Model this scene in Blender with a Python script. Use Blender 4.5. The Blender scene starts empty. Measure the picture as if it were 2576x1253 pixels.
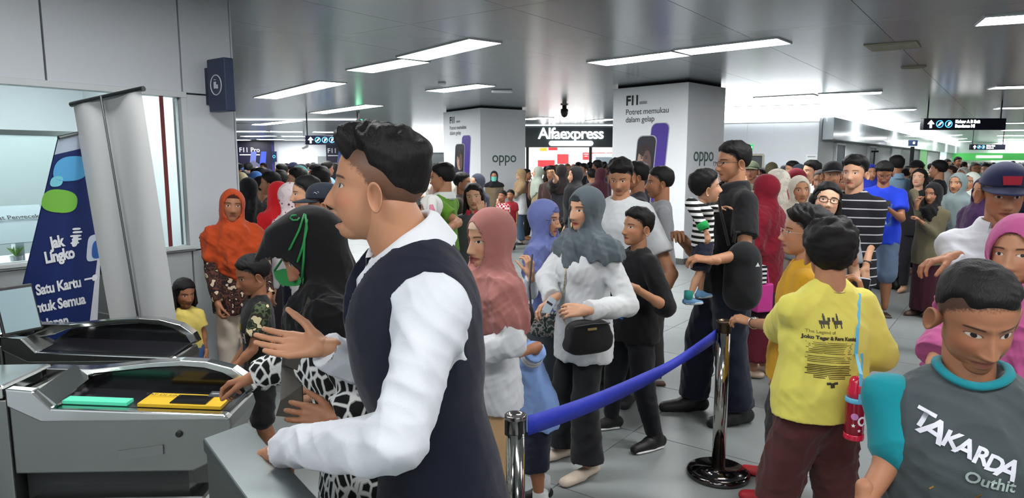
import bpy, bmesh, math, random
import numpy as np
from mathutils import Vector, Matrix
from mathutils.bvhtree import BVHTree

random.seed(7)
SC = bpy.context.scene
COL = SC.collection
PI = math.pi

# ---------------------------------------------------------------- camera, light, exposure
FPX, CAMZ = 1700.0, 1.7
PITCH = math.atan((626.5 - 405.0) / FPX)
CA, SA = math.cos(PITCH), math.sin(PITCH)
cam_d = bpy.data.cameras.new('camera')
cam_d.sensor_width = 36.0
cam_d.lens = 36.0 * FPX / 2576.0
cam_d.clip_start = 0.05
cam_d.clip_end = 400
cam = bpy.data.objects.new('camera', cam_d)
COL.objects.link(cam)
cam.location = (0, 0, CAMZ)
cam.rotation_euler = (PI / 2 - PITCH, 0, 0)
SC.camera = cam

world = bpy.data.worlds.new('world')
SC.world = world
world.use_nodes = True
wb = world.node_tree.nodes['Background']
wb.inputs['Color'].default_value = (0.80, 0.90, 1.0, 1)
wb.inputs['Strength'].default_value = 0.55

SC.view_settings.view_transform = 'Standard'
SC.view_settings.look = 'None'
SC.view_settings.exposure = 0.66
SC.view_settings.gamma = 1.0
SC.view_settings.use_curve_mapping = False
SC.cycles.use_denoising = True
SC.cycles.max_bounces = 6
SC.cycles.diffuse_bounces = 3
SC.cycles.glossy_bounces = 3
SC.cycles.transmission_bounces = 4
SC.cycles.sample_clamp_indirect = 4.0
SC.cycles.caustics_reflective = False
SC.cycles.caustics_refractive = False
LAMP = 27.0       # emission of the ceiling luminaires
COVE = 8.0
OFFICE = 6.0
CEIL = 3.0

def ray(px, py):
    u, v = (px - 1288.0) / FPX, (626.5 - py) / FPX
    return Vector((u, CA + v * SA, -SA + v * CA))

def at(px, py, Y):                  # photo direction -> place in the hall at depth Y
    d = ray(px, py)
    return Vector((0, 0, CAMZ)) + d * (Y / d.y)

def atz(px, py, z):                 # photo direction -> place on the level z
    d = ray(px, py)
    return Vector((0, 0, CAMZ)) + d * ((z - CAMZ) / d.z)

# ---------------------------------------------------------------- materials
def lin(c):
    return tuple(((x / 255.0) / 12.92 if x / 255.0 <= 0.04045 else ((x / 255.0 + 0.055) / 1.055) ** 2.4) for x in c)

MATS = {}
def _new(name):
    m = bpy.data.materials.new(name)
    m.use_nodes = True
    return m, m.node_tree, m.node_tree.nodes['Principled BSDF']

def plain(name, c, rough=0.6, metal=0.0, spec=0.5, emit=0.0, alpha=1.0, trans=0.0, noise=0.0, nscale=30.0, bump=0.0, bscale=200.0, coat=0.0):
    if name in MATS:
        return MATS[name]
    m, t, b = _new(name)
    L = lin(c)
    b.inputs['Base Color'].default_value = (*L, 1)
    b.inputs['Roughness'].default_value = rough
    b.inputs['Metallic'].default_value = metal
    b.inputs['Specular IOR Level'].default_value = spec
    b.inputs['Alpha'].default_value = alpha
    b.inputs['Transmission Weight'].default_value = trans
    b.inputs['Coat Weight'].default_value = coat
    if emit:
        b.inputs['Emission Color'].default_value = (*L, 1)
        b.inputs['Emission Strength'].default_value = emit
    if noise or bump:
        tc = t.nodes.new('ShaderNodeTexCoord')
    if noise:
        n = t.nodes.new('ShaderNodeTexNoise')
        n.inputs['Scale'].default_value = nscale
        n.inputs['Detail'].default_value = 4
        t.links.new(tc.outputs['Object'], n.inputs['Vector'])
        r = t.nodes.new('ShaderNodeMapRange')
        r.inputs['To Min'].default_value = 1 - noise
        r.inputs['To Max'].default_value = 1 + noise
        t.links.new(n.outputs['Fac'], r.inputs['Value'])
        x = t.nodes.new('ShaderNodeVectorMath'); x.operation = 'SCALE'
        x.inputs[0].default_value = L
        t.links.new(r.outputs['Result'], x.inputs['Scale'])
        t.links.new(x.outputs['Vector'], b.inputs['Base Color'])
    if bump:
        n = t.nodes.new('ShaderNodeTexNoise')
        n.inputs['Scale'].default_value = bscale
        t.links.new(tc.outputs['Object'], n.inputs['Vector'])
        bp = t.nodes.new('ShaderNodeBump')
        bp.inputs['Strength'].default_value = bump
        bp.inputs['Distance'].default_value = 0.004
        t.links.new(n.outputs['Fac'], bp.inputs['Height'])
        t.links.new(bp.outputs['Normal'], b.inputs['Normal'])
    MATS[name] = m
    return m

def cloth(c, rough=0.85, bump=0.35, name=None):
    k = name or 'cloth_%d_%d_%d' % tuple(int(x) for x in c)
    if k not in MATS:
        m = plain(k, c, rough=rough, spec=0.2, noise=0.08, nscale=9.0)
        t = m.node_tree; b = t.nodes['Principled BSDF']
        tc = t.nodes.new('ShaderNodeTexCoord')
        n = t.nodes.new('ShaderNodeTexNoise'); n.noise_type = 'RIDGED_MULTIFRACTAL'; n.inputs['Scale'].default_value = 5.5; n.inputs['Detail'].default_value = 1.2; n.inputs['Distortion'].default_value = .4
        n2 = t.nodes.new('ShaderNodeTexNoise'); n2.inputs['Scale'].default_value = 420
        mp = t.nodes.new('ShaderNodeMapping'); mp.inputs['Scale'].default_value = (1.3, 1.3, .9)
        t.links.new(tc.outputs['Object'], mp.inputs['Vector']); t.links.new(mp.outputs['Vector'], n.inputs['Vector']); t.links.new(tc.outputs['Object'], n2.inputs['Vector'])
        bp = t.nodes.new('ShaderNodeBump'); bp.inputs['Strength'].default_value = min(1, bump * 1.6); bp.inputs['Distance'].default_value = .012
        b2 = t.nodes.new('ShaderNodeBump'); b2.inputs['Strength'].default_value = .25; b2.inputs['Distance'].default_value = .002
        t.links.new(n.outputs['Fac'], bp.inputs['Height']); t.links.new(n2.outputs['Fac'], b2.inputs['Height'])
        t.links.new(bp.outputs['Normal'], b2.inputs['Normal']); t.links.new(b2.outputs['Normal'], b.inputs['Normal'])
        m.node_tree.nodes['Principled BSDF'].inputs['Sheen Weight'].default_value = 0.12
    return MATS[k]

def ramp_mat(name, kind, cols, scale=10.0, rough=0.85, rot=(0, 0, 0), stops=None, stretch=(1, 1, 1)):
    """kind: stripe | camo | net | plaid | floral - procedural printed cloth"""
    if name in MATS:
        return MATS[name]
    m, t, b = _new(name)
    b.inputs['Roughness'].default_value = rough
    b.inputs['Specular IOR Level'].default_value = 0.25
    tc = t.nodes.new('ShaderNodeTexCoord')
    mp = t.nodes.new('ShaderNodeMapping')
    mp.inputs['Rotation'].default_value = rot
    mp.inputs['Scale'].default_value = stretch
    t.links.new(tc.outputs['Object'], mp.inputs['Vector'])
    cr = t.nodes.new('ShaderNodeValToRGB')
    cr.color_ramp.interpolation = 'CONSTANT'
    stops = stops or [i / len(cols) for i in range(len(cols))]
    el = cr.color_ramp.elements
    el[0].position = stops[0]; el[0].color = (*lin(cols[0]), 1)
    el[1].position = stops[1]; el[1].color = (*lin(cols[1]), 1)
    for s, c in zip(stops[2:], cols[2:]):
        e = el.new(s); e.color = (*lin(c), 1)
    if kind == 'stripe':
        w = t.nodes.new('ShaderNodeTexWave'); w.wave_type = 'BANDS'; w.bands_direction = 'Z'
        w.inputs['Scale'].default_value = scale
        w.inputs['Distortion'].default_value = 0.0
        t.links.new(mp.outputs['Vector'], w.inputs['Vector'])
        fac = w.outputs['Fac']
    elif kind == 'net':
        w = t.nodes.new('ShaderNodeTexVoronoi'); w.feature = 'DISTANCE_TO_EDGE'
        w.inputs['Scale'].default_value = scale
        t.links.new(mp.outputs['Vector'], w.inputs['Vector'])
        fac = w.outputs['Distance']
    elif kind == 'plaid':
        w = t.nodes.new('ShaderNodeTexChecker')
        w.inputs['Scale'].default_value = scale
        t.links.new(mp.outputs['Vector'], w.inputs['Vector'])
        fac = w.outputs['Fac']
    elif kind == 'floral':
        w = t.nodes.new('ShaderNodeTexVoronoi'); w.feature = 'SMOOTH_F1'
        w.inputs['Scale'].default_value = scale
        t.links.new(mp.outputs['Vector'], w.inputs['Vector'])
        fac = w.outputs['Distance']
    else:
        w = t.nodes.new('ShaderNodeTexNoise')
        w.inputs['Scale'].default_value = scale
        w.inputs['Detail'].default_value = 1.5
        t.links.new(mp.outputs['Vector'], w.inputs['Vector'])
        fac = w.outputs['Fac']
    t.links.new(fac, cr.inputs['Fac'])
    t.links.new(cr.outputs['Color'], b.inputs['Base Color'])
    MATS[name] = m
    return m

# ---------------------------------------------------------------- objects
def tag(o, label, cat, group=None):
    o['label'] = label
    o['category'] = cat
    if group:
        o['group'] = group
    return o

def structure(o):
    o['kind'] = 'structure'
    return o

def empty(name, loc=(0, 0, 0), rz=0.0, label=None, cat=None, group=None):
    o = bpy.data.objects.new(name, None)
    o.empty_display_size = 0.1
    COL.objects.link(o)
    o.location = loc
    o.rotation_euler = (0, 0, rz)
    if label:
        tag(o, label, cat, group)
    return o

def link_mesh(name, me, mat, parent=None, loc=None):
    o = bpy.data.objects.new(name, me)
    COL.objects.link(o)
    if mat is not None and len(me.materials) == 0:
        for x in (mat if isinstance(mat, (list, tuple)) else [mat]):
            me.materials.append(x)
    if parent is not None:
        o.parent = parent
    if loc is not None:
        o.location = loc
    return o

def raw_mesh(name, V, faces, smooth=True, attrs=None):
    V = np.ascontiguousarray(V, dtype=np.float32)
    me = bpy.data.meshes.new(name)
    me.vertices.add(len(V))
    me.vertices.foreach_set('co', V.ravel())
    idx = np.concatenate([np.asarray(f, dtype=np.int32).ravel() for f in faces if len(f)])
    siz = np.concatenate([np.full(len(f), np.asarray(f).shape[1], dtype=np.int32) for f in faces if len(f)])
    st = np.zeros(len(siz), dtype=np.int32)
    st[1:] = np.cumsum(siz)[:-1]
    me.loops.add(len(idx))
    me.loops.foreach_set('vertex_index', idx)
    me.polygons.add(len(siz))
    me.polygons.foreach_set('loop_start', st)
    if smooth:
        me.polygons.foreach_set('use_smooth', np.ones(len(siz), dtype=bool))
    me.update(calc_edges=True)
    for k, a in (attrs or {}).items():
        at_ = me.attributes.new(k, 'FLOAT_VECTOR', 'POINT')
        at_.data.foreach_set('vector', np.ascontiguousarray(a, dtype=np.float32).ravel())
    return me

class G:
    """collects hard-surface shapes; build() makes ONE mesh object"""
    def __init__(s):
        s.V = []; s.F = []
    def add(s, vs, fs):
        n = len(s.V)
        s.V += [tuple(v) for v in vs]
        s.F += [tuple(i + n for i in f) for f in fs]
        return s
    def box(s, c, size, rz=0.0, rx=0.0, ry=0.0):
        M = Matrix.Translation(c) @ Matrix.Rotation(rz, 4, 'Z') @ Matrix.Rotation(ry, 4, 'Y') @ Matrix.Rotation(rx, 4, 'X')
        x, y, z = size[0] / 2, size[1] / 2, size[2] / 2
        vs = [M @ Vector(p) for p in ((-x, -y, -z), (x, -y, -z), (x, y, -z), (-x, y, -z), (-x, -y, z), (x, -y, z), (x, y, z), (-x, y, z))]
        return s.add(vs, [(3, 2, 1, 0), (4, 5, 6, 7), (0, 1, 5, 4), (1, 2, 6, 5), (2, 3, 7, 6), (3, 0, 4, 7)])
    def slab(s, poly, z0, z1):
        n = len(poly)
        if sum(poly[i][0] * poly[(i + 1) % n][1] - poly[(i + 1) % n][0] * poly[i][1] for i in range(n)) < 0:
            poly = poly[::-1]
        vs = [(p[0], p[1], z0) for p in poly] + [(p[0], p[1], z1) for p in poly]
        return s.add(vs, [tuple(range(n))[::-1], tuple(range(n, 2 * n))] + [(i, (i + 1) % n, n + (i + 1) % n, n + i) for i in range(n)])
    def prism(s, poly, axis0, d):
        """poly: 3-D points of one face, extruded by vector d"""
        n = len(poly)
        d = Vector(d)
        vs = [Vector(p) for p in poly] + [Vector(p) + d for p in poly]
        return s.add(vs, [tuple(range(n)), tuple(range(n, 2 * n))[::-1]] + [(i, n + i, n + (i + 1) % n, (i + 1) % n) for i in range(n)])
    def tube(s, path, r, n=8, closed=False, caps=True, flat=1.0, up=None):
        path = [Vector(p) for p in path]
        m = len(path)
        rr = r if isinstance(r, (list, tuple)) else [r] * m
        base = len(s.V)
        prev = None
        for i, p in enumerate(path):
            a = path[(i - 1) % m] if (closed or i) else path[0]
            b = path[(i + 1) % m] if (closed or i < m - 1) else path[-1]
            t = (b - a).normalized()
            if prev is None:
                ref = Vector(up) if up else (Vector((0, 0, 1)) if abs(t.z) < 0.9 else Vector((1, 0, 0)))
                u = t.cross(ref).normalized()
            else:
                u = (prev - t * prev.dot(t)).normalized()
            prev = u
            w = t.cross(u)
            for k in range(n):
                th = 2 * PI * k / n
                s.V.append(tuple(p + u * (rr[i] * math.cos(th)) + w * (rr[i] * flat * math.sin(th))))
        for i in range(m if closed else m - 1):
            j = (i + 1) % m
            for k in range(n):
                l = (k + 1) % n
                s.F.append((base + i * n + k, base + i * n + l, base + j * n + l, base + j * n + k))
        if caps and not closed:
            s.F.append(tuple(base + k for k in range(n))[::-1])
            s.F.append(tuple(base + (m - 1) * n + k for k in range(n)))
        return s
    def lathe(s, prof, n=24, c=(0, 0, 0)):
        base = len(s.V)
        for r, z in prof:
            for k in range(n):
                th = 2 * PI * k / n
                s.V.append((c[0] + r * math.cos(th), c[1] + r * math.sin(th), c[2] + z))
        for i in range(len(prof) - 1):
            for k in range(n):
                l = (k + 1) % n
                s.F.append((base + i * n + k, base + i * n + l, base + (i + 1) * n + l, base + (i + 1) * n + k))
        s.F.append(tuple(base + k for k in range(n))[::-1])
        s.F.append(tuple(base + (len(prof) - 1) * n + k for k in range(n)))
        return s
    def mesh(s, name, bevel=0.0, smooth=False):
        me = bpy.data.meshes.new(name)
        me.from_pydata(s.V, [], s.F)
        bm = bmesh.new(); bm.from_mesh(me)
        bmesh.ops.recalc_face_normals(bm, faces=bm.faces)
        if bevel:
            es = [e for e in bm.edges if len(e.link_faces) == 2 and e.calc_face_angle(0) > 0.6]
            bmesh.ops.bevel(bm, geom=es, offset=bevel, segments=2, affect='EDGES', profile=0.5)
        if smooth:
            for f in bm.faces:
                f.smooth = True
        bm.to_mesh(me); bm.free()
        return me
    def build(s, name, mat, parent=None, bevel=0.0, smooth=False, loc=None):
        return link_mesh(name, s.mesh(name, bevel, smooth), mat, parent, loc)

def text_geo(txt, size, extrude=0.0, align='CENTER', spacing=1.0, shear=0.0, bold=0.0):
    cu = bpy.data.curves.new('lettering', 'FONT')
    cu.body = txt; cu.size = size; cu.extrude = extrude
    cu.align_x = align; cu.align_y = 'CENTER'
    cu.space_character = spacing; cu.shear = shear; cu.offset = bold
    cu.resolution_u = 3
    ob = bpy.data.objects.new('lettering', cu)
    COL.objects.link(ob)
    dg = bpy.context.evaluated_depsgraph_get()
    me = bpy.data.meshes.new_from_object(ob.evaluated_get(dg))
    bpy.data.objects.remove(ob)
    return me

def text(txt, size, mat, M, parent=None, name='lettering', **kw):
    """flat lettering: M maps text x,y,z (x along the line, z out of the surface) to the parent's space"""
    me = text_geo(txt, size, **kw)
    me.transform(M)
    me.materials.clear()
    return link_mesh(name, me, mat, parent)

def frame(o, x, up):
    """matrix whose x axis is x, y axis is up, z axis out"""
    x = Vector(x).normalized(); up = Vector(up)
    z = x.cross(up).normalized(); y = z.cross(x)
    return Matrix(((x.x, y.x, z.x, o[0]), (x.y, y.y, z.y, o[1]), (x.z, y.z, z.z, o[2]), (0, 0, 0, 1)))

# ---------------------------------------------------------------- implicit surfaces
class Field:
    def __init__(s, lo, hi, vox):
        s.vox = vox
        s.lo = np.array(lo, dtype=np.float32) - 2.5 * vox
        n = np.ceil((np.array(hi) + 2.5 * vox - s.lo) / vox).astype(int) + 1
        s.n = n
        s.ax = [s.lo[i] + vox * np.arange(n[i], dtype=np.float32) for i in range(3)]
        s.d = np.full(n, 1.0, dtype=np.float32)
    def sub(s, lo, hi):
        i0 = np.clip(np.floor((np.array(lo) - s.lo) / s.vox).astype(int), 0, s.n)
        i1 = np.clip(np.ceil((np.array(hi) - s.lo) / s.vox).astype(int) + 1, 0, s.n)
        sl = tuple(slice(a, b) for a, b in zip(i0, i1))
        return sl, s.ax[0][sl[0]][:, None, None], s.ax[1][sl[1]][None, :, None], s.ax[2][sl[2]][None, None, :]
    def put(s, sl, dn, k):
        d = s.d[sl]
        if k <= 0:
            s.d[sl] = np.minimum(d, dn)
        else:
            h = np.clip(0.5 + 0.5 * (d - dn) / k, 0, 1)
            s.d[sl] = d * (1 - h) + dn * h - k * h * (1 - h)
    def cone(s, a, b, ra, rb, k=0.0, nrm=None, flat=1.0, cap0=False, cap1=False):
        """tapered capsule; flattened by flat along nrm; cap0/cap1 cut an end off square"""
        a = np.array(a, dtype=np.float32); b = np.array(b, dtype=np.float32)
        R = max(ra, rb) + k + 3 * s.vox
        sl, X, Y, Z = s.sub(np.minimum(a, b) - R, np.maximum(a, b) + R)
        if min(x.stop - x.start for x in sl) < 1:
            return
        ab = b - a
        L2 = float(ab @ ab) + 1e-9
        px, py, pz = X - a[0], Y - a[1], Z - a[2]
        traw = (px * ab[0] + py * ab[1] + pz * ab[2]) / L2
        t = np.clip(traw, 0, 1)
        qx, qy, qz = px - t * ab[0], py - t * ab[1], pz - t * ab[2]
        q2 = qx * qx + qy * qy + qz * qz
        r = ra + (rb - ra) * t
        if nrm is not None and flat != 1.0:
            nv = np.array(nrm, dtype=np.float32)
            nv = nv - ab * float(nv @ ab) / L2
            nv /= np.linalg.norm(nv) + 1e-9
            c = qx * nv[0] + qy * nv[1] + qz * nv[2]
            q2 = q2 + c * c * (1 / flat ** 2 - 1)
            d = (np.sqrt(q2) - r) * (flat if flat < 1 else 1.0)
        else:
            d = np.sqrt(q2) - r
        L = math.sqrt(L2)
        if cap1:
            d = np.maximum(d, (traw - 1) * L)
        if cap0:
            d = np.maximum(d, -traw * L)
        s.put(sl, d, k)
    def ell(s, M, rad, k=0.0, sub=False):
        """ellipsoid of radii rad in the frame M (4x4: local -> field)"""
        c = np.array(M.translation); R = max(rad) + k + 3 * s.vox
        sl, X, Y, Z = s.sub(c - R, c + R)
        if min(x.stop - x.start for x in sl) < 1:
            return
        I = M.to_3x3().inverted()
        px, py, pz = X - c[0], Y - c[1], Z - c[2]
        q = [(I[i][0] * px + I[i][1] * py + I[i][2] * pz) for i in range(3)]
        k0 = np.sqrt(sum((q[i] / rad[i]) ** 2 for i in range(3)))
        k1 = np.sqrt(sum((q[i] / rad[i] ** 2) ** 2 for i in range(3))) + 1e-6
        d = k0 * (k0 - 1) / k1
        if sub:
            s.d[sl] = np.maximum(s.d[sl], -d)
        else:
            s.put(sl, d, k)
    def local(s, M):
        """coordinates of all grid points in the frame M"""
        I = M.inverted()
        X, Y, Z = s.ax[0][:, None, None], s.ax[1][None, :, None], s.ax[2][None, None, :]
        return [I[i][0] * X + I[i][1] * Y + I[i][2] * Z + I[i][3] for i in range(3)]
    def above(s, f):
        """keep the region where f(x,y,z) < 0"""
        s.d = np.maximum(s.d, f(s.ax[0][:, None, None], s.ax[1][None, :, None], s.ax[2][None, None, :]).astype(np.float32))
    def extract(s):
        d = s.d
        d[0] = d[-1] = 1; d[:, 0] = d[:, -1] = 1; d[:, :, 0] = d[:, :, -1] = 1
        neg = d < 0
        c = [(i, j, k) for i in (0, 1) for j in (0, 1) for k in (0, 1)]
        nx, ny, nz = d.shape
        def cn(A, o):
            return A[o[0]:nx - 1 + o[0], o[1]:ny - 1 + o[1], o[2]:nz - 1 + o[2]]
        cnt = np.zeros((nx - 1, ny - 1, nz - 1), dtype=np.int8)
        for o in c:
            cnt += cn(neg, o)
        m = (cnt > 0) & (cnt < 8)
        ijk = np.argwhere(m)
        if len(ijk) == 0:
            return np.zeros((0, 3)), np.zeros((0, 4), int)
        idx = np.full(m.shape, -1, dtype=np.int32)
        idx[m] = np.arange(len(ijk))
        vals = {o: d[ijk[:, 0] + o[0], ijk[:, 1] + o[1], ijk[:, 2] + o[2]] for o in c}
        acc = np.zeros((len(ijk), 3), dtype=np.float32); w = np.zeros(len(ijk), dtype=np.float32)
        for a in c:
            for ax in range(3):
                if a[ax] == 0:
                    b = tuple(1 if q == ax else a[q] for q in range(3))
                    va, vb = vals[a], vals[b]
                    e = (va < 0) != (vb < 0)
                    t = np.where(e, va / np.where(e, va - vb, 1), 0)
                    for q in range(3):
                        acc[:, q] += np.where(e, a[q] + (t if q == ax else 0), 0)
                    w += e
        V = s.lo + s.vox * (ijk + acc / w[:, None])
        Q = []
        for ax in range(3):
            u, v = (ax + 1) % 3, (ax + 2) % 3
            A = np.moveaxis(neg, (ax, u, v), (0, 1, 2)); I = np.moveaxis(idx, (ax, u, v), (0, 1, 2))
            a0, a1 = A[:-1, 1:-1, 1:-1], A[1:, 1:-1, 1:-1]
            for flip in (False, True):
                e = (a0 & ~a1) if not flip else (~a0 & a1)
                p = np.argwhere(e)
                if len(p):
                    i, j, k = p[:, 0], p[:, 1] + 1, p[:, 2] + 1
                    q = np.stack([I[i, j - 1, k - 1], I[i, j, k - 1], I[i, j, k], I[i, j - 1, k]], 1)
                    Q.append(q[:, ::-1] if flip else q)
        return V, np.concatenate(Q)

def vnormals(V, Q):
    n = np.cross(V[Q[:, 2]] - V[Q[:, 0]], V[Q[:, 3]] - V[Q[:, 1]])
    N = np.zeros_like(V)
    for i in range(4):
        for q in range(3):
            N[:, q] += np.bincount(Q[:, i], weights=n[:, q], minlength=len(V))
    return N / (np.linalg.norm(N, axis=1, keepdims=True) + 1e-12)

def waves(P, freq, seed, n=5, ridge=False):
    r = np.random.RandomState(seed)
    out = np.zeros(len(P))
    for i in range(n):
        k = r.normal(size=3); k *= freq * (0.7 + 0.8 * r.rand()) / np.linalg.norm(k)
        q = r.normal(size=3); q *= freq * 0.5 / np.linalg.norm(q)
        w = np.sin(P @ k + r.rand() * 6.28 + 1.6 * np.sin(P @ q + r.rand() * 6.28))
        out += (1 - 2 * np.abs(w) ** .8) if ridge else w
    return out / n

def folds(V, Q, amp, freq, seed, axis=None):
    """displace along the normal by warped waves: cloth folds; axis = the direction the folds run in"""
    P = V * 1.0
    if axis is not None:
        ax = np.array(axis) / np.linalg.norm(axis)
        P = P - 0.75 * (P @ ax)[:, None] * ax
    return V + vnormals(V, Q) * (amp * (waves(P, freq, seed) * .5 + .8 * waves(P, freq * .62, seed + 50, 3, True)))[:, None]

def smooth_mesh(V, Q, it=1):
    for _ in range(it):
        S = np.zeros_like(V); C = np.zeros(len(V))
        for i in range(4):
            a, b = Q[:, i], Q[:, (i + 1) % 4]
            for q in range(3):
                S[:, q] += np.bincount(a, weights=V[b, q], minlength=len(V)) + np.bincount(b, weights=V[a, q], minlength=len(V))
            C += np.bincount(a, minlength=len(V)) + np.bincount(b, minlength=len(V))
        V = 0.4 * V + 0.6 * S / np.maximum(C, 1)[:, None]
    return V
# ---------------------------------------------------------------- head
def sstep(x, a, b):
    t = np.clip((x - a) / (b - a), 0, 1)
    return t * t * (3 - 2 * t)

def gz(x, c, w):
    return np.exp(-((x - c) / w) ** 2)

HEADS = {}
def head_grid(lod, nose=1.0, mouth=0.0, wide=1.0):
    """front +y, up +z, chin at z=-.115, crown at z=.115; returns points, quads, tris"""
    key = (lod, nose, mouth, wide)
    if key in HEADS:
        return HEADS[key]
    nu, nv = {0: (128, 120), 1: (72, 64), 2: (40, 36), 3: (22, 20)}[lod]
    t = np.arange(nu) / nu * 2 * PI
    phi = t - 0.5 * np.sin(t)
    th = (np.arange(1, nv) / nv) * PI
    T, Pp = np.meshgrid(th, phi, indexing='ij')
    D = np.stack([np.sin(T) * np.sin(Pp), np.sin(T) * np.cos(Pp), np.cos(T)], -1).reshape(-1, 3)
    D = np.concatenate([D, [[0, 0, 1.0], [0, 0, -1.0]]])
    def hit(c, r):
        c, r = np.array(c), np.array(r)
        a = ((D / r) ** 2).sum(1); b = -2 * (D * c / r ** 2).sum(1); cc = (c ** 2 / r ** 2).sum() - 1
        q = b * b - 4 * a * cc
        return np.where(q > 0, (-b + np.sqrt(np.maximum(q, 0))) / (2 * a), 0)
    rs = [hit((0, -.012, .030), (.0755, .097, .085)), hit((0, .018, -.030), (.063, .072, .085)), hit((0, .052, -.090), (.030, .031, .0255)), hit((0, .0, -.055), (.058, .06, .045))]
    K = 220.0
    r = np.log(sum(np.exp(K * x) for x in rs)) / K
    P = D * r[:, None]
    x, y, z = P[:, 0].copy(), P[:, 1].copy(), P[:, 2].copy()
    ax = np.abs(x); f = sstep(y, .03, .06)
    dy = np.zeros_like(x)
    amt = np.where(z > -.04, np.interp(z, [-.04, -.01, .012, .03], [.026, .011, .004, 0]), np.interp(z, [-.054, -.046, -.04], [0, .017, .026])) * nose
    wd = np.interp(z, [-.05, -.04, -.02, .012], [.017, .0155, .010, .009])
    dy += amt * np.exp(-(x / wd) ** 2)
    dy += .006 * nose * gz(ax, .014, .007) * gz(z, -.043, .007)
    dy += -.0085 * np.exp(-((ax - .031) / .017) ** 2 - ((z - .002) / .012) ** 2)
    dy += .0055 * np.exp(-((ax - .032) / .013) ** 2 - ((z - .001) / .0085) ** 2)
    dy += .0040 * gz(z, .021, .008) * np.exp(-((ax - .028) / .022) ** 2)
    lo = -.079 - .016 * mouth
    dy += .0065 * np.exp(-(x / .021) ** 2) * (gz(z, -.063, .0055) + 1.05 * gz(z, lo, .0065))
    dy += -(.005 + .010 * mouth) * np.exp(-(x / .023) ** 2) * gz(z, (-.07 + lo) / 2 + .003, .0028 + .006 * mouth)
    dy += -.0035 * np.exp(-(x / .02) ** 2) * gz(z, -.09 - .012 * mouth, .005)
    dy += .004 * np.exp(-((ax - .043) / .016) ** 2) * gz(z, -.03, .016)
    dy += -.002 * gz(ax, .026, .006) * gz(z, -.058, .012)
    P[:, 1] += dy * f
    P[:, 0] *= wide
    P[:, 0] *= 1 - .07 * sstep(y, .0, .09) * sstep(z, .0, .08)
    nr = nv - 1
    i = np.arange(nr - 1)[:, None]; j = np.arange(nu)[None, :]; j2 = (j + 1) % nu
    Q = np.stack([i * nu + j2, (i + 1) * nu + j2, (i + 1) * nu + j, i * nu + j], -1).reshape(-1, 4)
    top, bot = nr * nu, nr * nu + 1
    jj = np.arange(nu); j2 = (jj + 1) % nu
    Tq = np.concatenate([np.stack([np.full(nu, top), j2, jj], 1), np.stack([np.full(nu, bot), (nr - 1) * nu + jj, (nr - 1) * nu + j2], 1)])
    HEADS[key] = (P, Q, Tq)
    return HEADS[key]

def ear_geo(side, lod):
    n, m = {0: (26, 16), 1: (16, 10), 2: (10, 6), 3: (8, 5)}[lod]
    t = np.arange(n) / n * 2 * PI
    V = []
    # rings from the root out to the rim and into the bowl
    prof = [(0.55, -.006), (0.80, .004), (1.0, .012), (1.02, .017), (.93, .019), (.80, .015), (.55, .009), (.25, .006)]
    for s, o in prof:
        ly = .0175 * s * np.cos(t) * (1 + .12 * np.sin(t))
        lz = .031 * s * np.sin(t)
        V.append(np.stack([np.full(n, o), ly, lz], 1))
    V = np.concatenate(V)
    V[:, 1] -= .2 * V[:, 2] * -1 * .6
    a = .38
    X = V[:, 0] + (-V[:, 1] + .010) * math.sin(a)
    Y = V[:, 1] * math.cos(a)
    V = np.stack([side * (.0695 + X), Y - .012, V[:, 2] - .018], 1)
    k = len(prof)
    i = np.arange(k - 1)[:, None]; j = np.arange(n)[None, :]; j2 = (j + 1) % n
    Q = np.stack([i * n + j, i * n + j2, (i + 1) * n + j2, (i + 1) * n + j], -1).reshape(-1, 4)
    cap = np.array([[(k - 1) * n + q, (k - 1) * n + (q + 1) % n, (k - 1) * n + (q + 2) % n, (k - 1) * n + (q + 2) % n] for q in range(0)]).reshape(0, 4).astype(int)
    fan = np.stack([np.full(n, len(V)), (k - 1) * n + np.arange(n), (k - 1) * n + (np.arange(n) + 1) % n], 1)
    V = np.concatenate([V, V[(k - 1) * n:].mean(0, keepdims=True)])
    if side < 0:
        Q = Q[:, ::-1]; fan = fan[:, ::-1]
    return V, Q, fan

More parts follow.
